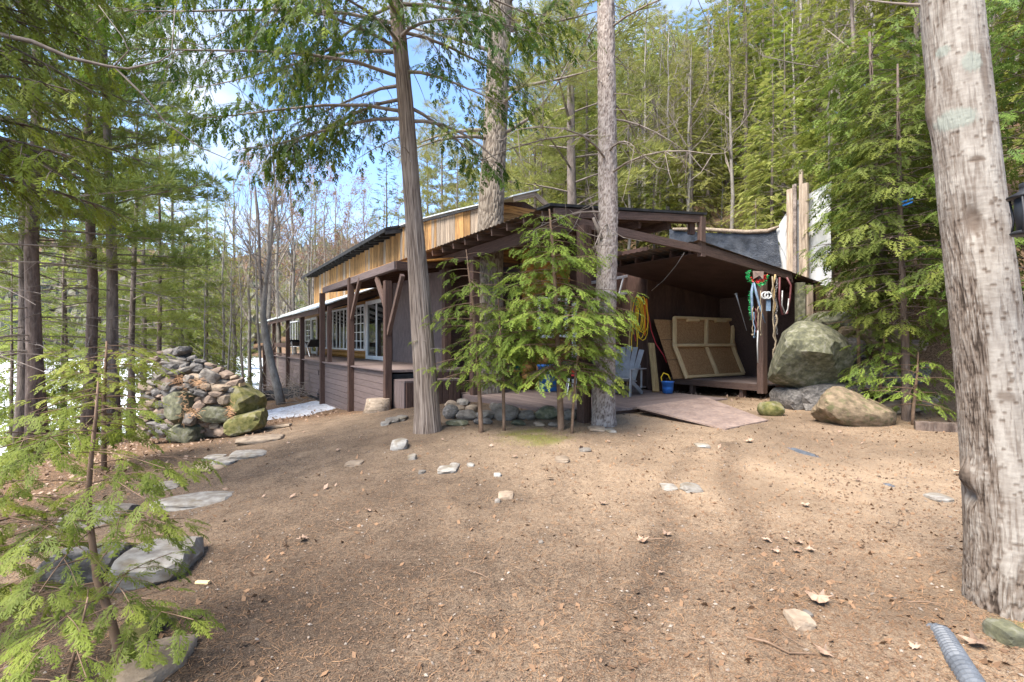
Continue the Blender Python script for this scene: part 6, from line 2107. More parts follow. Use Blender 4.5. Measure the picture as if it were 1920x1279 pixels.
tag(br.build('brush_heap', M['twig_grey']), 'heap of grey brushwood in front of the far porch', 'brush heap', kind='stuff')
bh = MB()
cb = gpx(515, 755) + Vector((0, 1.2, 0.1))
tag(link('black_heap', rock_mesh('black_heap', 77, (2.2, 1.3, 0.75), 3, 9, 0.12), M['black_roofing'], None, cb), 'black heap under the brushwood by the porch', 'heap')  # plain black lump beneath the loose twigs
lt = thing('bare_tree', 'crooked bare trunk leaning before the far porch posts', 'tree', gpx(524, 752))
m = MB()
DL = 17.5
q = [at(528, 762, DL), at(520, 725, DL), at(508, 680, DL), at(497, 625, DL), at(493, 590, DL), at(500, 520, DL), at(508, 450, DL + 0.2), at(514, 380, DL + 0.3), at(520, 310, DL + 0.4)]
m.tube(q, [0.16, 0.14, 0.13, 0.12, 0.1, 0.075, 0.06, 0.045, 0.02], 9)
m.build('trunk', M['bark_pale'], lt, True)
m = MB()
rg = random.Random(3)
m.tube([at(493, 590, DL), at(487, 500, DL), at(484, 400, DL), at(476, 330, DL)], [0.07, 0.05, 0.04, 0.012], 7)
for k in range(40):
    i = rg.randint(4, 7)
    a = q[i].lerp(q[i + 1], rg.random())
    d = Vector((rg.gauss(0, 1), rg.gauss(0, 1), rg.uniform(0.3, 1.6))).normalized() * rg.uniform(0.6, 1.8)
    m.tube([a, a + d * 0.5 + Vector((0, 0, -0.05)), a + d], [0.018, 0.012, 0.004], 4, False)
    for _ in range(2):
        b = a + d * rg.uniform(0.4, 0.9)
        e = Vector((rg.gauss(0, 1), rg.gauss(0, 1), rg.uniform(0, 1.3))).normalized() * rg.uniform(0.3, 0.7)
        m.tube([b, b + e], [0.008, 0.003], 3, False)
m.build('branches', M['twig_grey'], lt)

# ---------------------------------------------------------------- ramp sheet
rp_ = thing('ramp', 'worn brown plywood ramp sloping from the deck to the yard', 'ramp', gpx(1330, 800))
c4 = [W(6.42, 6.8, DKR + 0.012), W(6.72, 9.2, DKR + 0.012)]
b1, b2 = gpx(1440, 790), gpx(1360, 810)
c4 += [b1 + Vector((0, 0, 0.025)), b2 + Vector((0, 0, 0.025))]
m = MB()
m.slab([c4[3], c4[2], c4[1], c4[0]], 0.025)
m.build('sheet', M['ramp_wood'], rp_)
for t in (0.06, 0.5, 0.94):
    a, b = c4[0].lerp(c4[1], t), c4[3].lerp(c4[2], t)
    plank('bearer', M['dark_brown_paint'], rp_, a - Vector((0, 0, 0.06)), b + Vector((0, 0, -0.04)), 0.05, 0.06)

# ---------------------------------------------------------------- framed panel and sheet leaning in the shed bay
UPN = 8.55


def lean(v, z, u0=UPN, k=0.33):          # a surface that leans back against the plywood wall
    return W(u0 + k * z, v, 0.635 + z * 0.945)


ln_up = Vector((-UD[0], -UD[1], 0.33)).normalized()
osb = thing('osb_sheet', 'worn brown strand board sheet leaning against the shed wall behind the stud frame', 'panel', lean(11.0, 0))
m = MB()
vA = onu(1247, 680, UPN + 0.3)[0]
m.slab([lean(vA + 0.12, 0.0, UPN + 0.12), lean(vA + 2.1, 0.0, UPN + 0.12), lean(vA + 2.1, 1.62, UPN + 0.12), lean(vA, 1.62, UPN + 0.12)], 0.02, -ln_up)
m.build('sheet', M['osb'], osb)
for z in (0.5, 1.05):
    m = MB()
    m.slab([lean(vA + 0.04, z, UPN + 0.118), lean(vA + 2.08, z, UPN + 0.118), lean(vA + 2.08, z + 0.012, UPN + 0.118), lean(vA + 0.04, z + 0.012, UPN + 0.118)], 0.006, ln_up)
    m.build('groove', M['dark_brown_paint'], osb)
frm = thing('stud_frame', 'new pine stud frame with four openings leaning in the shed bay', 'frame', lean(11.5, 0))
vB0, vB1 = onu(1284, 700, UPN)[0], onu(1391, 690, UPN)[0]
vT0, vT1 = onu(1264, 600, UPN + 0.5)[0], onu(1374, 608, UPN + 0.5)[0]


def stud(a, b, w=0.09, t=0.045, nm='stud', off=0.0):
    (va, za), (vb, zb) = a, b
    d = ln_up * (0.05 + off)
    plank(nm, M['new_lumber'], frm, lean(va, za) + d, lean(vb, zb) + d, t * 1.5, w, ln_up)


HB, HT = 0.86, 1.66
stud((vB0, 0.03), (vB1, 0.03), nm='plate')
stud((vB0 - 0.12, HB), (vB1 - 0.12, HB), nm='plate', off=0.06)
stud((vT0, HT), (vT1, HT), nm='plate')
for f in (0.0, 0.52, 1.0):
    stud((vB0 + (vB1 - vB0) * f + 0.03, 0.04), (vB0 - 0.12 + (vB1 - vB0) * f + 0.03, HB))
    stud((vB0 - 0.12 + (vB1 - vB0) * f + 0.02, HB), (vT0 + (vT1 - vT0) * f + 0.02, HT), off=0.002)
for f in (0.28, 0.75):
    v_ = vT0 + (vT1 - vT0) * f
    stud((v_ - 0.2, HT - 0.06), (v_ + 0.25, HT - 0.06), nm='cleat')
m = MB()
m.slab([lean(vB0 + 0.05, 0.02) - ln_up * 0.012, lean(vB1 + 0.02, 0.02) - ln_up * 0.012, lean(vT1 + 0.02, HT) - ln_up * 0.012, lean(vT0, HT) - ln_up * 0.012], 0.012, -ln_up)
m.build('backing', M['osb'], frm)

# ---------------------------------------------------------------- things on the right deck
def D(u, v, z=0.0):
    return W(u, v, DKR - 0.01 + z)


sl = thing('wood_slab', 'rough yellow slab of wood leaning against the plywood wall', 'board', D(8.75, 9.7))
a0, a1 = at(1230, 736, 11.9), at(1221, 644, 12.6)
a0.z = DKR
plank('slab', M['bark_slab'], sl, a0, a1, 0.15, 0.05, (0, -1, 0.1))
bk = thing('bucket', 'bright blue plastic bucket beside the leaning slab', 'bucket', at(1252, 738, 11.6))
bc = at(1252, 738, 11.6)
bc.z = DKR
m = MB()
m.lathe(bc, [(0.001, 0.0), (0.11, 0.0), (0.135, 0.25), (0.145, 0.25), (0.145, 0.27), (0.13, 0.27), (0.12, 0.06), (0.001, 0.06)], 20)
m.build('pail', M['blue_plastic'], bk, True)
m = MB()
m.tube([bc + Vector((-0.13, 0, 0.26)), bc + Vector((-0.15, 0, 0.36)), bc + Vector((-0.1, -0.02, 0.46)), bc + Vector((0.0, -0.02, 0.42)), bc + Vector((0.06, 0, 0.3))], 0.012, 6)
m.build('rope_handle', M['yellow_cord'], bk, True)

# adirondack chair, seen from behind
def adirondack(c, rz, sc=1.0):
    t = thing('garden_chair', 'grey slatted garden chair on the deck behind the scaly trunk', 'chair', c)
    X, Y = Vector((math.cos(rz), math.sin(rz), 0)), Vector((-math.sin(rz), math.cos(rz), 0))

    def q(x, y, z):
        return c + (X * x + Y * y) * sc + Vector((0, 0, z * sc))
    G = M['grey_plastic']
    for i in range(5):                   # fan of back slats; the chair faces +Y
        s = (i - 2) * 0.1
        plank('back_slat', G, t, q(s * 0.9, -0.18, 0.3), q(s * 1.45, -0.52, (1.0, 1.06, 1.09, 1.06, 1.0)[i]), 0.115, 0.02, Y * 0.9 + Vector((0, 0, 0.35)))
    plank('back_rail', G, t, q(-0.3, -0.4, 0.62), q(0.3, -0.4, 0.62), 0.07, 0.025, Y)
    for i in range(5):
        plank('seat_slat', G, t, q(-0.27, -0.15 + 0.125 * i, 0.3 + 0.022 * i), q(0.27, -0.15 + 0.125 * i, 0.3 + 0.022 * i), 0.11, 0.02)
    for s in (-1, 1):
        plank('arm', G, t, q(s * 0.34, -0.5, 0.57), q(s * 0.36, 0.42, 0.6), 0.13, 0.025)
        plank('leg', G, t, q(s * 0.29, 0.36, 0.0), q(s * 0.31, 0.36, 0.58), 0.1, 0.03, X)
        plank('leg', G, t, q(s * 0.29, -0.55, 0.0), q(s * 0.29, 0.36, 0.36), 0.1, 0.03, X)
        plank('arm_support', G, t, q(s * 0.31, -0.42, 0.12), q(s * 0.31, -0.42, 0.56), 0.06, 0.03, X)
    return t


cc = at(1167, 738, 11.3)
cc.z = DKR
adirondack(cc, R(150), 0.98)
# ladder hung on its side
ld = thing('ladder', 'grey aluminium step ladder hung sideways high on the end wall', 'ladder', at(1180, 540, 13.0))
def lad(px, py):
    v_, z_ = onu(px, py, 10.12)
    return W(10.12, v_, z_)


for (a, b) in (((1105, 531), (1208, 512)), ((1105, 563), (1196, 545))):
    plank('rail', M['aluminium'], ld, lad(*a), lad(*b), 0.07, 0.04, (-UD[0], -UD[1], 0))
for k in range(5):
    plank('rung', M['aluminium'], ld, lad(1190 - 21 * k, 516 + 3.9 * k), lad(1182 - 21 * k, 547 + 4 * k), 0.05, 0.03, (-UD[0], -UD[1], 0))
plank('handle_pole', M['bark_slab'], thing('pole', 'thin wooden pole leaning by the hanging yellow cords', 'pole', at(1176, 735, 12.6)), Vector((at(1176, 640, 12.6).x, 12.6, DKR)), at(1184, 560, 12.9), 0.035, 0.035)

# cords on the wall
def hang_loop(name, label, m, px, y0, y1, w, d, n, r, cat='cord', seed=1):
    t = thing(name, label, cat, at(px, y0, d))
    rg = random.Random(seed)
    k = MB()
    for i in range(n):
        a, ww, yy = px + rg.uniform(-w * 0.3, w * 0.3), w * rg.uniform(0.25, 0.6), y1 - rg.uniform(0, (y1 - y0) * 0.35)
        dd = d - 0.02 * i
        pts = []
        for j in range(17):
            g_ = math.pi * 2 * j / 16
            x = a + ww * math.sin(g_) * (0.45 + 0.55 * (1 - math.cos(g_)) / 2)
            y = y0 + (yy - y0) * (1 - math.cos(g_)) / 2
            pts.append(at(x, y, dd))
        k.tube(pts, r, 6, False)
    k.build('loops', M[m], t, True)
    return t


hang_loop('extension_cord', 'yellow extension cord coiled and hanging on the plywood wall', 'yellow_cord', 1199, 556, 640, 22, 13.3, 6, 0.012, seed=2)
hang_loop('extension_cord', 'one long low loop of yellow cord below the hanging coil', 'yellow_cord', 1192, 600, 685, 24, 13.25, 1, 0.013, seed=7)
hang_loop('orange_cord', 'orange cord with a plug hanging right of the yellow coil', 'orange_plastic', 1210, 560, 640, 7, 13.3, 3, 0.013, seed=4)
t = thing('red_cord', 'red cord swagging from the coil down behind the strand board', 'cord', at(1211, 560, 13.32))
m = MB()
m.tube([at(1211, 562, 13.32), at(1216, 590, 13.32), at(1221, 620, 13.32), at(1230, 645, 13.32), at(1244, 666, 13.3), at(1250, 680, 13.25)], 0.011, 6)
m.build('cord', M['red_cord'], t, True)
t = thing('red_cord', 'short dark red cord hanging left of the yellow coil', 'cord', at(1190, 560, 13.3))
m = MB()
m.tube([at(1193, 565, 13.3), at(1189, 595, 13.3), at(1188, 620, 13.3), at(1192, 640, 13.3)], 0.011, 6)
m.build('cord', M['red_cord'], t, True)
t = thing('wire', 'thin grey wire sagging from the lower rafter to the wall', 'wire', at(1283, 474, 10.4))
m = MB()
m.tube([at(1283, 474, 10.4), at(1266, 500, 11.2), at(1245, 525, 12.0), at(1222, 545, 12.6)], 0.008, 5)
m.build('wire', M['aluminium'], t, True)
t = thing('hanging_tool', 'dark slender tool hanging in the shade of the shed wall', 'tool', at(1382, 560, 12.6))
m = MB()
m.tube([at(1378, 552, 12.6), at(1380, 550, 12.6), at(1384, 565, 12.6), at(1400, 620, 12.6)], [0.03, 0.03, 0.012, 0.006], 6)
m.build('shaft', M['aluminium'], t, True)

# tote, bucket, tubs and tools under the porch roof
tt = thing('storage_tote', 'long black plastic tote on the deck behind the shrubs', 'tote', D(9.2, 7.6))
m = MB()
ctr = at(930, 722, 13.0)
ctr.z = DKR + 0.17
m.box(ctr, 1.15, 0.5, 0.34, -0.2)
m.build('body', M['dark_plastic'], tt)
m = MB()
m.box(ctr + Vector((0, 0, 0.19)), 1.22, 0.56, 0.04, -0.2)
m.build('lid', M['dark_plastic'], tt)
tag(plank('board', M['log_wood'], None, ctr + Vector((-0.5, -0.05, 0.25)), ctr + Vector((0.75, 0.05, 0.25)), 0.25, 0.05), 'brown board lying across the black tote', 'board')


def pail(name, label, c, r, h, m_, cat='bucket'):
    t = thing(name, label, cat, c)
    k = MB()
    k.lathe(c, [(0.001, 0), (r * 0.82, 0), (r, h * 0.93), (r * 1.06, h * 0.93), (r * 1.06, h), (r * 0.95, h), (r * 0.8, h * 0.1), (0.001, h * 0.1)], 18)
    k.build('pail', M[m_], t, True)
    k = MB()
    k.tube([c + Vector((-r, 0, h * 0.95)), c + Vector((-r * 0.7, -r * 0.6, h * 0.7)), c + Vector((0, -r * 1.1, h * 0.6)), c + Vector((r * 0.7, -r * 0.6, h * 0.7)), c + Vector((r, 0, h * 0.95))], 0.006, 5)
    k.build('handle', M['aluminium'], t, True)


pail('bucket', 'pale grey bucket standing on the black tote', Vector((ctr.x + 0.25, ctr.y + 0.1, DKR + 0.4)), 0.15, 0.32, 'grey_bucket')
cq = at(985, 716, 13.2)
pail('tub', 'teal tub on the deck glimpsed through the hemlock', Vector((cq.x, cq.y, DKR + 0.0)), 0.3, 0.75, 'teal_plastic', 'tub')
cq = at(1030, 724, 12.2)
pail('tub', 'blue tub on the deck left of the corner post', Vector((cq.x, cq.y, DKR)), 0.28, 0.62, 'blue_plastic', 'tub')
t = thing('kettle_grill', 'round black kettle grill with red trim behind the corner post', 'grill', Vector((at(1072, 720, 11.4).x, 11.4, DKR)))
c = Vector((at(1072, 720, 11.4).x, 11.4, DKR))
m = MB()
m.lathe(c + Vector((0, 0, 0.55)), [(0.02, -0.22), (0.2, -0.16), (0.28, 0.0), (0.29, 0.02)], 18)
m.build('bowl', M['black_metal'], t, True)
m = MB()
m.lathe(c + Vector((0, 0, 0.575)), [(0.29, 0.0), (0.25, 0.12), (0.12, 0.2), (0.02, 0.215)], 18)
m.build('lid', M['black_metal'], t, True)
for k in range(3):
    g_ = k * 2.1
    m = MB()
    m.tube([c + Vector((0.12 * math.cos(g_), 0.12 * math.sin(g_), 0.4)), c + Vector((0.26 * math.cos(g_), 0.26 * math.sin(g_), 0.0))], 0.014, 6)
    m.build('leg', M['aluminium'], t)
m = MB()
m.box(c + Vector((0.1, -0.3, 0.48)), 0.28, 0.03, 0.12)
m.build('trim', M['tinsel_red'], t)
for (px, lab, mm, y0, y1) in ((849, 'thin red handled tool standing in the dark porch corner', 'red_cord', 600, 690), (856, 'orange handled shovel standing in the dark porch corner', 'orange_plastic', 640, 697), (866, 'grey pipe standing beside the orange shovel', 'chain_steel', 595, 690)):
    t = thing('tool', lab, 'tool', Vector((at(px, 700, 14.0).x, 14.0, DKR)), 'tools standing in the porch corner')
    m = MB()
    b_ = at(px + 2, y1, 14.0)
    m.tube([Vector((b_.x, 14.0, DKR)), Vector((b_.x, 14.0, DKR + 0.4)), at(px, y0, 14.3)], [0.03, 0.025, 0.02], 7)
    m.build('shaft', M[mm], t, True)
    m = MB()
    m.box(Vector((b_.x, 13.98, DKR + 0.18)), 0.16, 0.03, 0.34)
    m.build('blade', M[mm if px == 856 else 'black_metal'], t)

# folding chairs stacked on the left deck
for (px, lab, s) in ((556, 'folded black lounge chair lying on the far porch', 1), (588, 'second black lounge chair next to the window on the far porch', -1)):
    u0 = onv(px, 640, 4.9)[0]
    t = thing('lounge_chair', lab, 'chair', W(u0, 4.9, DKL), 'lounge chairs on the far porch')
    for v_ in (4.6, 5.2):
        m = MB()
        m.tube([W(u0 - 0.75 * s, v_, DKL), W(u0 - 0.45 * s, v_, DKL + 0.62), W(u0 + 0.15 * s, v_, DKL + 0.42), W(u0 + 0.75 * s, v_, DKL + 0.72)], 0.025, 6)
        m.tube([W(u0 + 0.15 * s, v_, DKL + 0.42), W(u0 + 0.7 * s, v_, DKL)], 0.025, 6)
        m.build('side_frame', M['aluminium'], t)
    m = MB()
    m.slab([W(u0 - 0.45 * s, 4.62, DKL + 0.62), W(u0 + 0.15 * s, 4.62, DKL + 0.42), W(u0 + 0.15 * s, 5.18, DKL + 0.42), W(u0 - 0.45 * s, 5.18, DKL + 0.62)], 0.03)
    m.slab([W(u0 + 0.15 * s, 4.62, DKL + 0.425), W(u0 + 0.75 * s, 4.62, DKL + 0.72), W(u0 + 0.75 * s, 5.18, DKL + 0.72), W(u0 + 0.15 * s, 5.18, DKL + 0.425)], 0.03)
    m.build('sling', M['black_metal'], t)

# ---------------------------------------------------------------- things hung on the shed post
dp_ = 11.15
HG = 'things hung on the shed post'


def hung(name, label, cat, parts):
    t = thing(name, label, cat, parts[0][1][0], HG)
    for (nm, pts, r, m_) in parts:
        k = MB()
        k.tube(pts, r, 6)
        k.build(nm, M[m_], t, True)
    return t


def wav(px, y0, y1, d, amp, n=9, seed=0):
    rg = random.Random(seed)
    return [at(px + rg.uniform(-amp, amp), y0 + (y1 - y0) * i / (n - 1), d + rg.uniform(-0.02, 0.02)) for i in range(n)]


# tinsel garland
gar = thing('garland', 'red and green tinsel garland on top of the shed post', 'garland', at(1420, 520, dp_), HG)
rg = random.Random(2)
for nm, mm, path in (('green_tinsel', 'tinsel_green', [(1404, 508), (1402, 516), (1404, 524), (1412, 530), (1425, 534), (1434, 528), (1437, 518)]), ('red_tinsel', 'tinsel_red', [(1405, 520), (1410, 527), (1420, 529), (1430, 526), (1436, 518), (1433, 522)]), ('green_tinsel', 'tinsel_green', [(1408, 548), (1407, 560), (1408, 575), (1409, 585), (1410, 598)])):
    fr = Fronds()
    for (a, b) in zip(path, path[1:]):
        for k in range(45):
            f = rg.random()
            c = at(a[0] + (b[0] - a[0]) * f, a[1] + (b[1] - a[1]) * f, dp_ - 0.05)
            fr.add(np.array(c), nrm(np.array([rg.gauss(0, 1), rg.gauss(0, 1), rg.gauss(0, 1)])), nrm(np.array([rg.gauss(0, 1), rg.gauss(0, 1), rg.gauss(0, 1)])), rg.uniform(0.03, 0.07), 0)
    TPL['tinsel'] = [np.array([[0, -0.12, 0], [0, 0.12, 0], [1, 0.1, 0], [1, -0.1, 0]])]
    link(nm, fr.mesh(nm, 'tinsel', org(gar)), M[mm], gar)
m = MB()
m.slab([at(1412, 508, dp_ - 0.1), at(1432, 509, dp_ - 0.1), at(1431, 524, dp_ - 0.1), at(1424, 517, dp_ - 0.1), at(1413, 523, dp_ - 0.1)], 0.02, (0, 1, 0))
m.build('plaque', M['ramp_wood'], gar)
hung('rope_bundle', 'pale blue rope gathered in a bundle on the shed post', 'rope', [('strand', [at(1412, 530, dp_ - .06), at(1409, 550, dp_ - .08), at(1410, 572, dp_ - .08), at(1409, 600, dp_ - .08)], [.02, .032, .028, .014], 'rope_blue'), ('strand', [at(1414, 530, dp_ - .1), at(1418, 550, dp_ - .1), at(1426, 580, dp_ - .1), at(1435, 606, dp_ - .1)], [.015, .028, .02, .008], 'rope_blue')])
for i, (px, y0, y1, mm, lab) in enumerate(((1411, 575, 628, 'rope_tan', 'tan braided cord hanging beside the blue rope'), (1417, 578, 622, 'hose_red', 'reddish braided cord in the bunch by the shed post'), (1421, 575, 625, 'rope_tan', 'yellowish cord in the bunch by the shed post'), (1414, 585, 632, 'rope_blue', 'bluish cord at the end of the bunch'), (1427, 545, 628, 'rope_tan', 'straight tan rope left of the post face'))):
    hung('hanging_rope', lab, 'cord', [('strand', wav(px, y0, y1, dp_ - 0.1 - 0.01 * i, 1.6, 9, i), 0.011, mm), ('knot', [at(px, y1 - 2, dp_ - 0.1), at(px, y1 + 2, dp_ - 0.1)], [0.026, 0.02], mm)])
hung('white_rope', 'single white rope end hanging down to mid post', 'rope', [('strand', [at(1421, 620, dp_ - .12), at(1420, 645, dp_ - .12), at(1421, 680, dp_ - .12)], 0.014, 'white_cloth')])
for (cx, lab) in ((1434, 'left one of two white rolls of tape hung on the post'), (1440, 'right one of two white rolls of tape hung on the post')):
    hung('tape_roll', lab, 'roll', [('ring', [at(cx + 6 * math.cos(a * 0.524), 554 + 6 * math.sin(a * 0.524), dp_ - 0.16) for a in range(13)], 0.02, 'white_cloth')])
t = thing('thermometer', 'pale blue plate hung under the white rolls', 'plate', at(1441, 572, dp_ - 0.12), HG)
m = MB()
m.slab([at(1437, 561, dp_ - .13), at(1445, 561, dp_ - .13), at(1445, 583, dp_ - .13), at(1437, 583, dp_ - .13)], 0.02, (0, 1, 0))
m.build('plate', M['rope_blue'], t)
t = thing('chain', 'steel chain hanging down the right side of the shed post', 'chain', at(1455, 520, dp_), HG)
for i in range(30):
    c = at(1455 + 2 * math.sin(i * 0.5), 520 + i * 3.6, dp_ + 0.1)
    k = MB()
    X_ = Vector((1, 0, 0)) if i % 2 else Vector((0, 1, 0))
    k.tube([c + X_ * 0.018 * math.cos(a * 0.785) + Vector((0, 0, 0.03 * math.sin(a * 0.785))) for a in range(9)], 0.006, 4, False)
    k.build('chain_link', M['chain_steel'], t)
hung('hanging_rope', 'brown rope looped down the post to the platform', 'rope', [('strand', wav(1449, 518, 600, dp_ - .05, 2, 10, 3) + wav(1452, 610, 650, dp_ - .05, 3, 5, 4) + wav(1449, 660, 715, dp_ - .03, 1.5, 6, 5), 0.015, 'rope_tan')])
hung('hanging_rope', 'frayed tan rope tangle right of the shed post', 'rope', [('strand', wav(1452, 515, 590, dp_, 3, 9, 6), 0.02, 'bark_slab'), ('strand', wav(1456, 590, 655, dp_, 4, 9, 7), 0.02, 'rope_tan'), ('strand', [at(1449, 655, dp_), at(1456, 662, dp_), at(1463, 668, dp_)], 0.02, 'rope_tan')])
hung('hose', 'dark red hose looped under the shed roof corner', 'hose', [('loop', [at(1462, 520, 11.6), at(1461, 560, 11.6), at(1466, 590, 11.6), at(1476, 588, 11.6), at(1481, 560, 11.6), at(1483, 535, 11.6), at(1475, 520, 11.6)], 0.022, 'hose_red')])
hung('hose', 'grey hose loop hanging beside the dark red hose', 'hose', [('loop', [at(1467, 545, 11.4), at(1466, 572, 11.4), at(1472, 589, 11.4), at(1477, 580, 11.4), at(1479, 560, 11.4)], 0.016, 'chain_steel')])

# ---------------------------------------------------------------- tarps and posts on the bank
def tarp(name, label, pts, m_, th=0.015, n=16, sag=0.06, wr=0.03, seed=0, d=(0, -1, 0)):
    """a cloth of four corners (tl, tr, br, bl) with folds"""
    tl, tr, br_, bl = [np.array(p) for p in pts]
    dv = nrm(np.array(d, float))
    V = []
    for i in range(n + 1):
        for j in range(n + 1):
            a, b = j / n, i / n
            p = (tl * (1 - a) + tr * a) * (1 - b) + (bl * (1 - a) + br_ * a) * b
            p = p - UPV * sag * math.sin(math.pi * a) * (1 - b)
            p = p + dv * wr * (2 * fbm(np.array([[a * 7, b * 2.2, seed]]), seed, 3)[0] - 1) * 2
            V.append(p)
    V = np.array(V)
    k = len(V)
    V = np.concatenate([V, V - dv * th])
    F = []
    for i in range(n):
        for j in range(n):
            a = i * (n + 1) + j
            F.append([a, a + n + 1, a + n + 2, a + 1])
            F.append([k + a, k + a + 1, k + a + n + 2, k + a + n + 1])
    o = link(name, np_mesh(name, V - V.mean(0), np.array(F), True), M[m_])
    o.location = V.mean(0)
    return tag(o, label, 'tarp')


def onv_pt(px, py, v):
    u_, z_ = onv(px, py, v)
    return W(u_, v, z_)


tarp('black_tarp', 'shiny black tarp stretched behind the shed roof', [onv_pt(1255, 430, 13.7), onv_pt(1456, 431, 13.7), onv_pt(1466, 500, 13.7), onv_pt(1255, 480, 13.7)], 'black_tarp', sag=0.12, wr=0.05, seed=3)
t = thing('tarp_roll', 'dark rolled tarp edge lying along the top of the black tarp', 'tarp', onv_pt(1360, 432, 13.65))
m = MB()
m.tube([onv_pt(1262, 430, 13.65), onv_pt(1320, 430, 13.65), onv_pt(1400, 435, 13.65), onv_pt(1440, 433, 13.65), onv_pt(1460, 425, 13.65)], [0.05, 0.06, 0.06, 0.06, 0.03], 8)
m.build('roll', M['grey_board'], t, True)
tarp('white_tarp', 'white tarp sheet draped between old posts behind the shed', [onv_pt(1478, 385, 13.8), onv_pt(1560, 340, 13.8), onv_pt(1560, 540, 13.8), onv_pt(1450, 505, 13.8)], 'white_cloth', sag=0.0, wr=0.06, seed=5)
tarp('white_tarp', 'white tarp end slanting down to the black tarp', [onv_pt(1478, 392, 13.75), onv_pt(1486, 392, 13.75), onv_pt(1486, 500, 13.75), onv_pt(1452, 440, 13.75)], 'white_cloth', sag=0.0, wr=0.05, seed=6)
for i, (px, y0, w, mm, lab) in enumerate(((1482, 355, 0.16, 'grey_board', 'broad weathered post left of the white tarp'), (1490, 346, 0.1, 'bark_far', 'bark covered pole between the tarp posts'), (1502, 318, 0.09, 'grey_board', 'tallest thin post beside the white tarp'), (1510, 344, 0.14, 'grey_board', 'pale post in front of the white tarp'))):
    a = onv_pt(px, y0, 13.6)
    b = Vector((a.x, a.y, 1.0))
    t = plank('fence_post', M[mm], None, b, a, w, w * 0.6, (-VD[0], -VD[1], 0))
    tag(t, lab, 'post', 'old posts holding the tarps')
for i, (px, y1, w, lab) in enumerate(((1500, 530, 0.2, 'mossy post under the shed roof corner'), (1517, 535, 0.14, 'thin upright board right of the mossy post'))):
    a = at(px, y1, 12.2)
    t = plank('fence_post', M['rock_mossy' if i == 0 else 'grey_board'], None, Vector((a.x, a.y, 0.5)), a, w, 0.1, (0, -1, 0))
    tag(t, lab, 'post')
t = thing('strap', 'short bright blue strap caught in the young cedar', 'strap', at(1690, 378, 8.0))
m = MB()
m.slab([at(1688, 378, 8.0), at(1712, 371, 8.0), at(1712, 374, 8.0), at(1690, 381, 8.0)], 0.01, (0, 1, 0))
m.slab([at(1692, 384, 8.02), at(1711, 377, 8.02), at(1711, 380, 8.02), at(1693, 387, 8.02)], 0.01, (0, 1, 0))
m.build('webbing', M['blue_strap'], t)
# timber at the foot of the bank
tag(plank('timber', M['bark_dark'], None, gpx(1715, 806) + Vector((0, 0, 0.05)), gpx(1810, 812) + Vector((0, 0, 0.05)), 0.16, 0.14), 'dark old timber half buried at the foot of the bank by the birch', 'timber')
tag(plank('timber', M['grey_board'], None, Vector(at(1640, 768, 9.0)), Vector(at(1830, 745, 9.2)), 0.1, 0.22), 'long weathered beam lying low in the shade behind the birch', 'timber')

# ---------------------------------------------------------------- lantern at the right edge
LD = 2.45
lc = at(1934, 440, LD)
lan = thing('lantern', 'black hanging lantern cut off by the right edge', 'lantern', lc)
m = MB()
m.lathe(lc, [(0.001, 0.0), (0.07, 0.0), (0.078, 0.012), (0.066, 0.02), (0.001, 0.02)], 20)
m.build('base', M['black_metal'], lan, True)
m = MB()
m.lathe(lc, [(0.05, 0.02), (0.062, 0.12), (0.062, 0.175), (0.001, 0.176)], 20)
m.build('glass', M['dark_plastic'], lan, True)
m = MB()
m.lathe(lc, [(0.088, 0.178), (0.09, 0.186), (0.045, 0.212), (0.042, 0.225), (0.044, 0.228), (0.044, 0.248), (0.001, 0.25)], 24)
m.build('lamp_cap', M['black_metal'], lan, True)
for k in range(4):
    g_ = 0.4 + k * 1.571
    dx, dy = math.cos(g_), math.sin(g_)
    m = MB()
    m.tube([lc + Vector((dx * 0.075, dy * 0.075, 0.01)), lc + Vector((dx * 0.066, dy * 0.066, 0.08)), lc + Vector((dx * 0.082, dy * 0.082, 0.18))], 0.005, 5)
    m.build('rib', M['black_metal'], lan, True)
m = MB()
m.tube([lc + Vector((0, 0, 0.25)), lc + Vector((0.02, 0.0, 0.34)), lc + Vector((0.3, 0.05, 0.42)), lc + Vector((0.9, 0.1, 0.45))], 0.008, 6)
m.tube([lc + Vector((0.9, 0.1, -2.25)), lc + Vector((0.9, 0.1, 0.6))], 0.03, 8)
m.build('bracket', M['black_metal'], lan, True)

# ---------------------------------------------------------------- corrugated drain pipe, showing in three places
def pipe(label, pts, r, rib=0.03):
    P_ = np.array([tuple(p) for p in pts])
    d = np.r_[0, np.cumsum(np.linalg.norm(np.diff(P_, axis=0), axis=1))]
    n = int(d[-1] / rib * 4)
    s = np.linspace(0, d[-1], n)
    C = [Vector((np.interp(x, d, P_[:, 0]), np.interp(x, d, P_[:, 1]), np.interp(x, d, P_[:, 2]))) for x in s]
    m = MB()
    m.tube(C, [r * (1.0, 1.0, 0.8, 0.8)[i % 4] for i in range(n)], 14)
    return tag(m.build('drain_pipe', M['drain_pipe']), label, 'pipe', 'buried corrugated drain pipe')


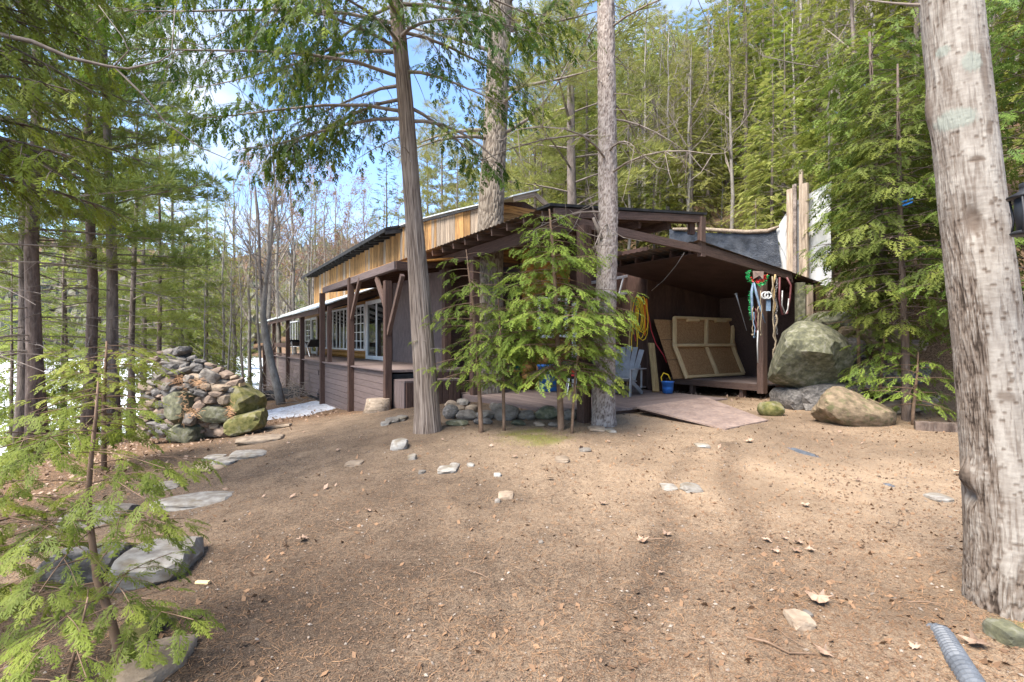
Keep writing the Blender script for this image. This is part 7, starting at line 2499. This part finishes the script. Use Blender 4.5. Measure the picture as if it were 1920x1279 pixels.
a = gpx(1766, 1188)
b = gpx(1800, 1255)
c = gpx(1850, 1330)
pipe('near end of ribbed drain pipe surfacing in the bottom right corner', [a + Vector((-.06, .2, -.12)), a + Vector((0, 0, -0.02)), b + Vector((0, 0, 0.02)), c + Vector((0, 0, 0.0)), c + Vector((0.12, -0.2, -0.05))], 0.052)
pipe('ribbed drain pipe just showing in the yard below the ramp', [gpx(1455, 834) + Vector((0, 0, -0.075)), gpx(1490, 845) + Vector((0, 0, -0.03)), gpx(1525, 855) + Vector((0, 0, -0.03)), gpx(1565, 869) + Vector((0, 0, -0.08))], 0.052)
pipe('short stretch of ribbed drain pipe showing left of the birch', [gpx(1640, 900) + Vector((0, 0, -0.08)), gpx(1668, 912) + Vector((0, 0, -0.035)), gpx(1700, 926) + Vector((0, 0, -0.08))], 0.052)

# ---------------------------------------------------------------- leaves, chips, twigs on the ground
LEAF = [(0, -0.5), (0.12, -0.22), (0.42, -0.3), (0.34, -0.08), (0.6, 0.12), (0.34, 0.14), (0.28, 0.36), (0.12, 0.24), (0, 0.6), (-0.12, 0.24), (-0.28, 0.36), (-0.34, 0.14), (-0.6, 0.12), (-0.34, -0.08), (-0.42, -0.3), (-0.12, -0.22)]


def leaf(label, px, py, size, seed):
    rg = random.Random(seed)
    p = gpx(px, py)
    s = size / FPX * p.y
    V, n = [(0, 0, 0.02 * s / 0.1)], len(LEAF)
    for x, y in LEAF:
        V.append((x * s * 0.8, y * s, s * (0.9 * x * x * rg.uniform(0.4, 1.3) + 0.35 * y * y + rg.uniform(-0.02, 0.16))))
    F = [(0, 1 + i, 1 + (i + 1) % n) for i in range(n)]
    V2 = V + [(a, b, c - 0.002) for a, b, c in V]
    k = len(V)
    F2 = F + [(k, k + 1 + (i + 1) % n, k + 1 + i) for i in range(n)]
    o = link('dry_leaf', np_mesh('dry_leaf', np.array(V2), np.array(F2)), M['dry_leaf'], None, p + Vector((0, 0, 0.012)))
    o.rotation_euler = (rg.uniform(-0.2, 0.2), rg.uniform(-0.2, 0.2), rg.uniform(0, 6.3))
    return tag(o, label, 'leaf', 'dry leaves on the yard')


for i, (px, py, s, lab) in enumerate(((1535, 1138, 52, 'largest pale dry leaf right of the track'), (1833, 1218, 50, 'crumpled pale leaf beside the near drain pipe'), (1438, 1018, 18, 'leftmost leaf of the small leaf row'), (1470, 1016, 16, 'second leaf in the upper leaf row'), (1497, 1026, 20, 'right leaf of the upper leaf row'), (1455, 1040, 18, 'left leaf of the lower leaf row'), (1492, 1041, 20, 'middle leaf of the lower leaf row'), (1520, 1040, 18, 'right leaf of the lower leaf row'),
                                     (1205, 1022, 26, 'pinkish leaf cluster left of the track'), (1250, 1010, 20, 'pale leaf right of the pinkish leaf'), (568, 1016, 22, 'white leaf alone in the left yard'), (1545, 1236, 34, 'curled tan leaf with a long stem in the near right'), (1510, 952, 18, 'pinkish leaf far right of the two chips'), (1715, 1225, 22, 'small pale leaf near the pipe end'), (345, 1062, 28, 'pale leaf by the grey rock on the left'), (1608, 902, 16, 'small leaf beside the short pipe stretch'), (1130, 950, 16, 'small leaf mid yard before the scaly trunk'), (1800, 895, 26, 'pale leaf against the birch'), (1405, 830, 18, 'leaf near the ramp foot'), (690, 960, 14, 'tiny leaf in the left yard'), (1240, 1080, 14, 'tiny leaf on the track'))):
    leaf(lab, px, py, s, 500 + i)
p = gpx(381, 1096)
tag(plank('wood_chip', M['new_lumber'], None, p + Vector((-0.045, 0, 0.012)), p + Vector((0.045, -0.01, 0.014)), 0.03, 0.018), 'orange tan wood chip lying in the left yard', 'wood chip')
m = MB()
q = [gpx(1400, 1203), gpx(1440, 1218), gpx(1480, 1232), gpx(1505, 1240), gpx(1530, 1240)]
m.tube([a + Vector((0, 0, 0.012)) for a in q], [0.007, 0.007, 0.006, 0.004, 0.002], 6)
tag(m.build('twig', M['twig_brown'], None), 'dark forked twig lying in the near right yard', 'twig')

rs = np.random.RandomState(12)


def scatter(name, label, cat, n, tpl_v, tpl_f, mt, xr, yr, size, dens=None, lift=0.004, flat=True, stretch=(1, 1, 1)):
    yy = yr[0] * (yr[1] / yr[0]) ** (rs.rand(n) ** 0.8)
    half = np.minimum(yy * 1.05, 9)
    xx = np.clip(xr[0], -half, half) + rs.rand(n) * (np.clip(xr[1], -half, half) - np.clip(xr[0], -half, half))
    xx = -half + rs.rand(n) * 2 * half
    keep = (xx > xr[0]) & (xx < xr[1])
    if dens is not None:
        keep &= rs.rand(n) < dens(xx, yy)
    xx, yy = xx[keep], yy[keep]
    k = len(xx)
    zz = ground_z(xx, yy) + lift
    a = rs.rand(k) * 6.283
    s = size[0] + (size[1] - size[0]) * rs.rand(k) ** 2
    tx, ty = rs.normal(0, 0.18 if flat else 0.6, k), rs.normal(0, 0.18 if flat else 0.6, k)
    ca, sa = np.cos(a), np.sin(a)
    T = tpl_v * np.array(stretch)
    X = T[None, :, 0] * s[:, None]
    Y = T[None, :, 1] * s[:, None]
    Z = T[None, :, 2] * s[:, None]
    V = np.stack([xx[:, None] + X * ca[:, None] - Y * sa[:, None], yy[:, None] + X * sa[:, None] + Y * ca[:, None], zz[:, None] + Z + X * tx[:, None] + Y * ty[:, None]], 2).reshape(-1, 3)
    F = (tpl_f[None, :, :] + (np.arange(k) * len(T))[:, None, None]).reshape(-1, tpl_f.shape[1])
    o = link(name, np_mesh(name, V, F), M[mt])
    return tag(o, label, cat, kind='stuff')


bent = np.array([[-.5, -.012, 0.0], [-.5, .012, 0.0], [0, .1, 0.03], [0, .076, 0.03], [.5, .01, 0.0], [.5, -.01, 0.0]])
bent_f = np.array([[0, 3, 2, 1], [3, 5, 4, 2]])


def dn(x, y):
    return np.clip(0.25 + 0.9 * sstep(-1, 3, x) + 0.8 * (fbm(np.stack([x * 1.2, y * 1.2, x * 0], 1), 91, 3) - 0.5), 0.05, 1)


mat('needle_dark', (0.09, 0.05, 0.028), (0.24, 0.14, 0.075), 1.3, (1, 1, 1), 0.8, 0.0)
mat('needle_orange', (0.3, 0.13, 0.05), (0.5, 0.26, 0.11), 1.3, (1, 1, 1), 0.8, 0.0)
scatter('needle_litter', 'tan pine needles strewn over the yard', 'needles', 80000, bent, bent_f, 'needle_tan', (-7, 9), (2.2, 11), (0.03, 0.075), dn)
scatter('needle_litter', 'brown pine needles strewn over the yard', 'needles', 60000, bent, bent_f, 'needle_dark', (-7, 9), (2.2, 11), (0.03, 0.08))
scatter('needle_litter', 'orange needles gathered at the foot of the bank', 'needles', 60000, bent, bent_f, 'needle_orange', (-9, 9), (3.0, 14), (0.04, 0.1), lambda x, y: np.clip(sstep(9.0, 10.8, x * VD[0] + y * VD[1]) + 0.35 * sstep(-3.5, -6, x) + 0.5 * sstep(9.5, 11, y) * sstep(-1.5, -3, x), 0, 1))
oct_v = np.array([[.5, 0, 0], [-.5, 0.05, 0], [0, .4, 0.02], [0.05, -.42, 0], [0.05, 0, .28], [0, 0, -.25]])
oct_f = np.array([[0, 2, 4], [2, 1, 4], [1, 3, 4], [3, 0, 4], [2, 0, 5], [1, 2, 5], [3, 1, 5], [0, 3, 5]])
scatter('pebbles', 'pale pebbles and bark crumbs scattered in the soil', 'pebbles', 2200, oct_v, oct_f, 'pebble', (-7, 8), (2.2, 10), (0.008, 0.034))
scatter('soil_crumbs', 'dark clods and bark crumbs in the soil', 'soil crumbs', 16000, oct_v, oct_f, 'twig_brown', (-7, 8), (2.2, 8), (0.006, 0.022))
leafq = np.array([[-.5, 0, 0.05], [0, -.32, 0.0], [.5, 0, 0.08], [0, .3, 0.12]])
scatter('leaf_litter', 'small dry leaves strewn on the bank and forest floor', 'leaf litter', 9000, leafq, np.array([[0, 1, 2, 3]]), 'dry_leaf', (-9, 12), (5, 16), (0.03, 0.09), lambda x, y: np.clip(sstep(9.8, 11, x * VD[0] + y * VD[1]) + sstep(-4, -6, x), 0.02, 1), 0.02, False)
blade = np.array([[-.06, 0, 0], [.06, 0, 0], [.03, .18, .6], [-.02, .2, .62]])
scatter('moss_tufts', 'yellow green moss and grass in front of the porch shrubs', 'moss', 160000, blade, np.array([[0, 1, 2, 3]]), 'moss', (-0.9, 3.5), (2.5, 8.2), (0.015, 0.035), lambda x, y: np.clip(1.2 * np.exp(-(((x - 0.32) / 0.42) ** 2 + ((y - 7.25) / 0.4) ** 2)) + np.exp(-(((x - 3.05) / 0.22) ** 2 + ((y - 2.78) / 0.12) ** 2)), 0, 1))

tw_v = np.array([[-.5, -.008, 0], [-.5, .008, 0], [0, .06, 0.02], [0, .044, 0.02], [.5, -.03, 0.01], [.5, -.04, 0.01], [-.5, 0, .012], [0, .052, .034], [.5, -.035, .02]])
tw_f = np.array([[0, 6, 7, 3], [6, 1, 2, 7], [3, 7, 8, 5], [7, 2, 4, 8]])
scatter('twig_litter', 'short dead twigs strewn over the yard', 'twigs', 1500, tw_v, tw_f, 'twig_brown', (-8, 8), (2.2, 11), (0.05, 0.3), lambda x, y: 0.5 * dn(x, y), 0.008)
scatter('bark_litter', 'brown bark flakes and leaf bits strewn over the yard', 'bark flakes', 9000, leafq, np.array([[0, 1, 2, 3]]), 'needle_dark', (-8, 8), (2.2, 11), (0.012, 0.05), dn, 0.006, False)
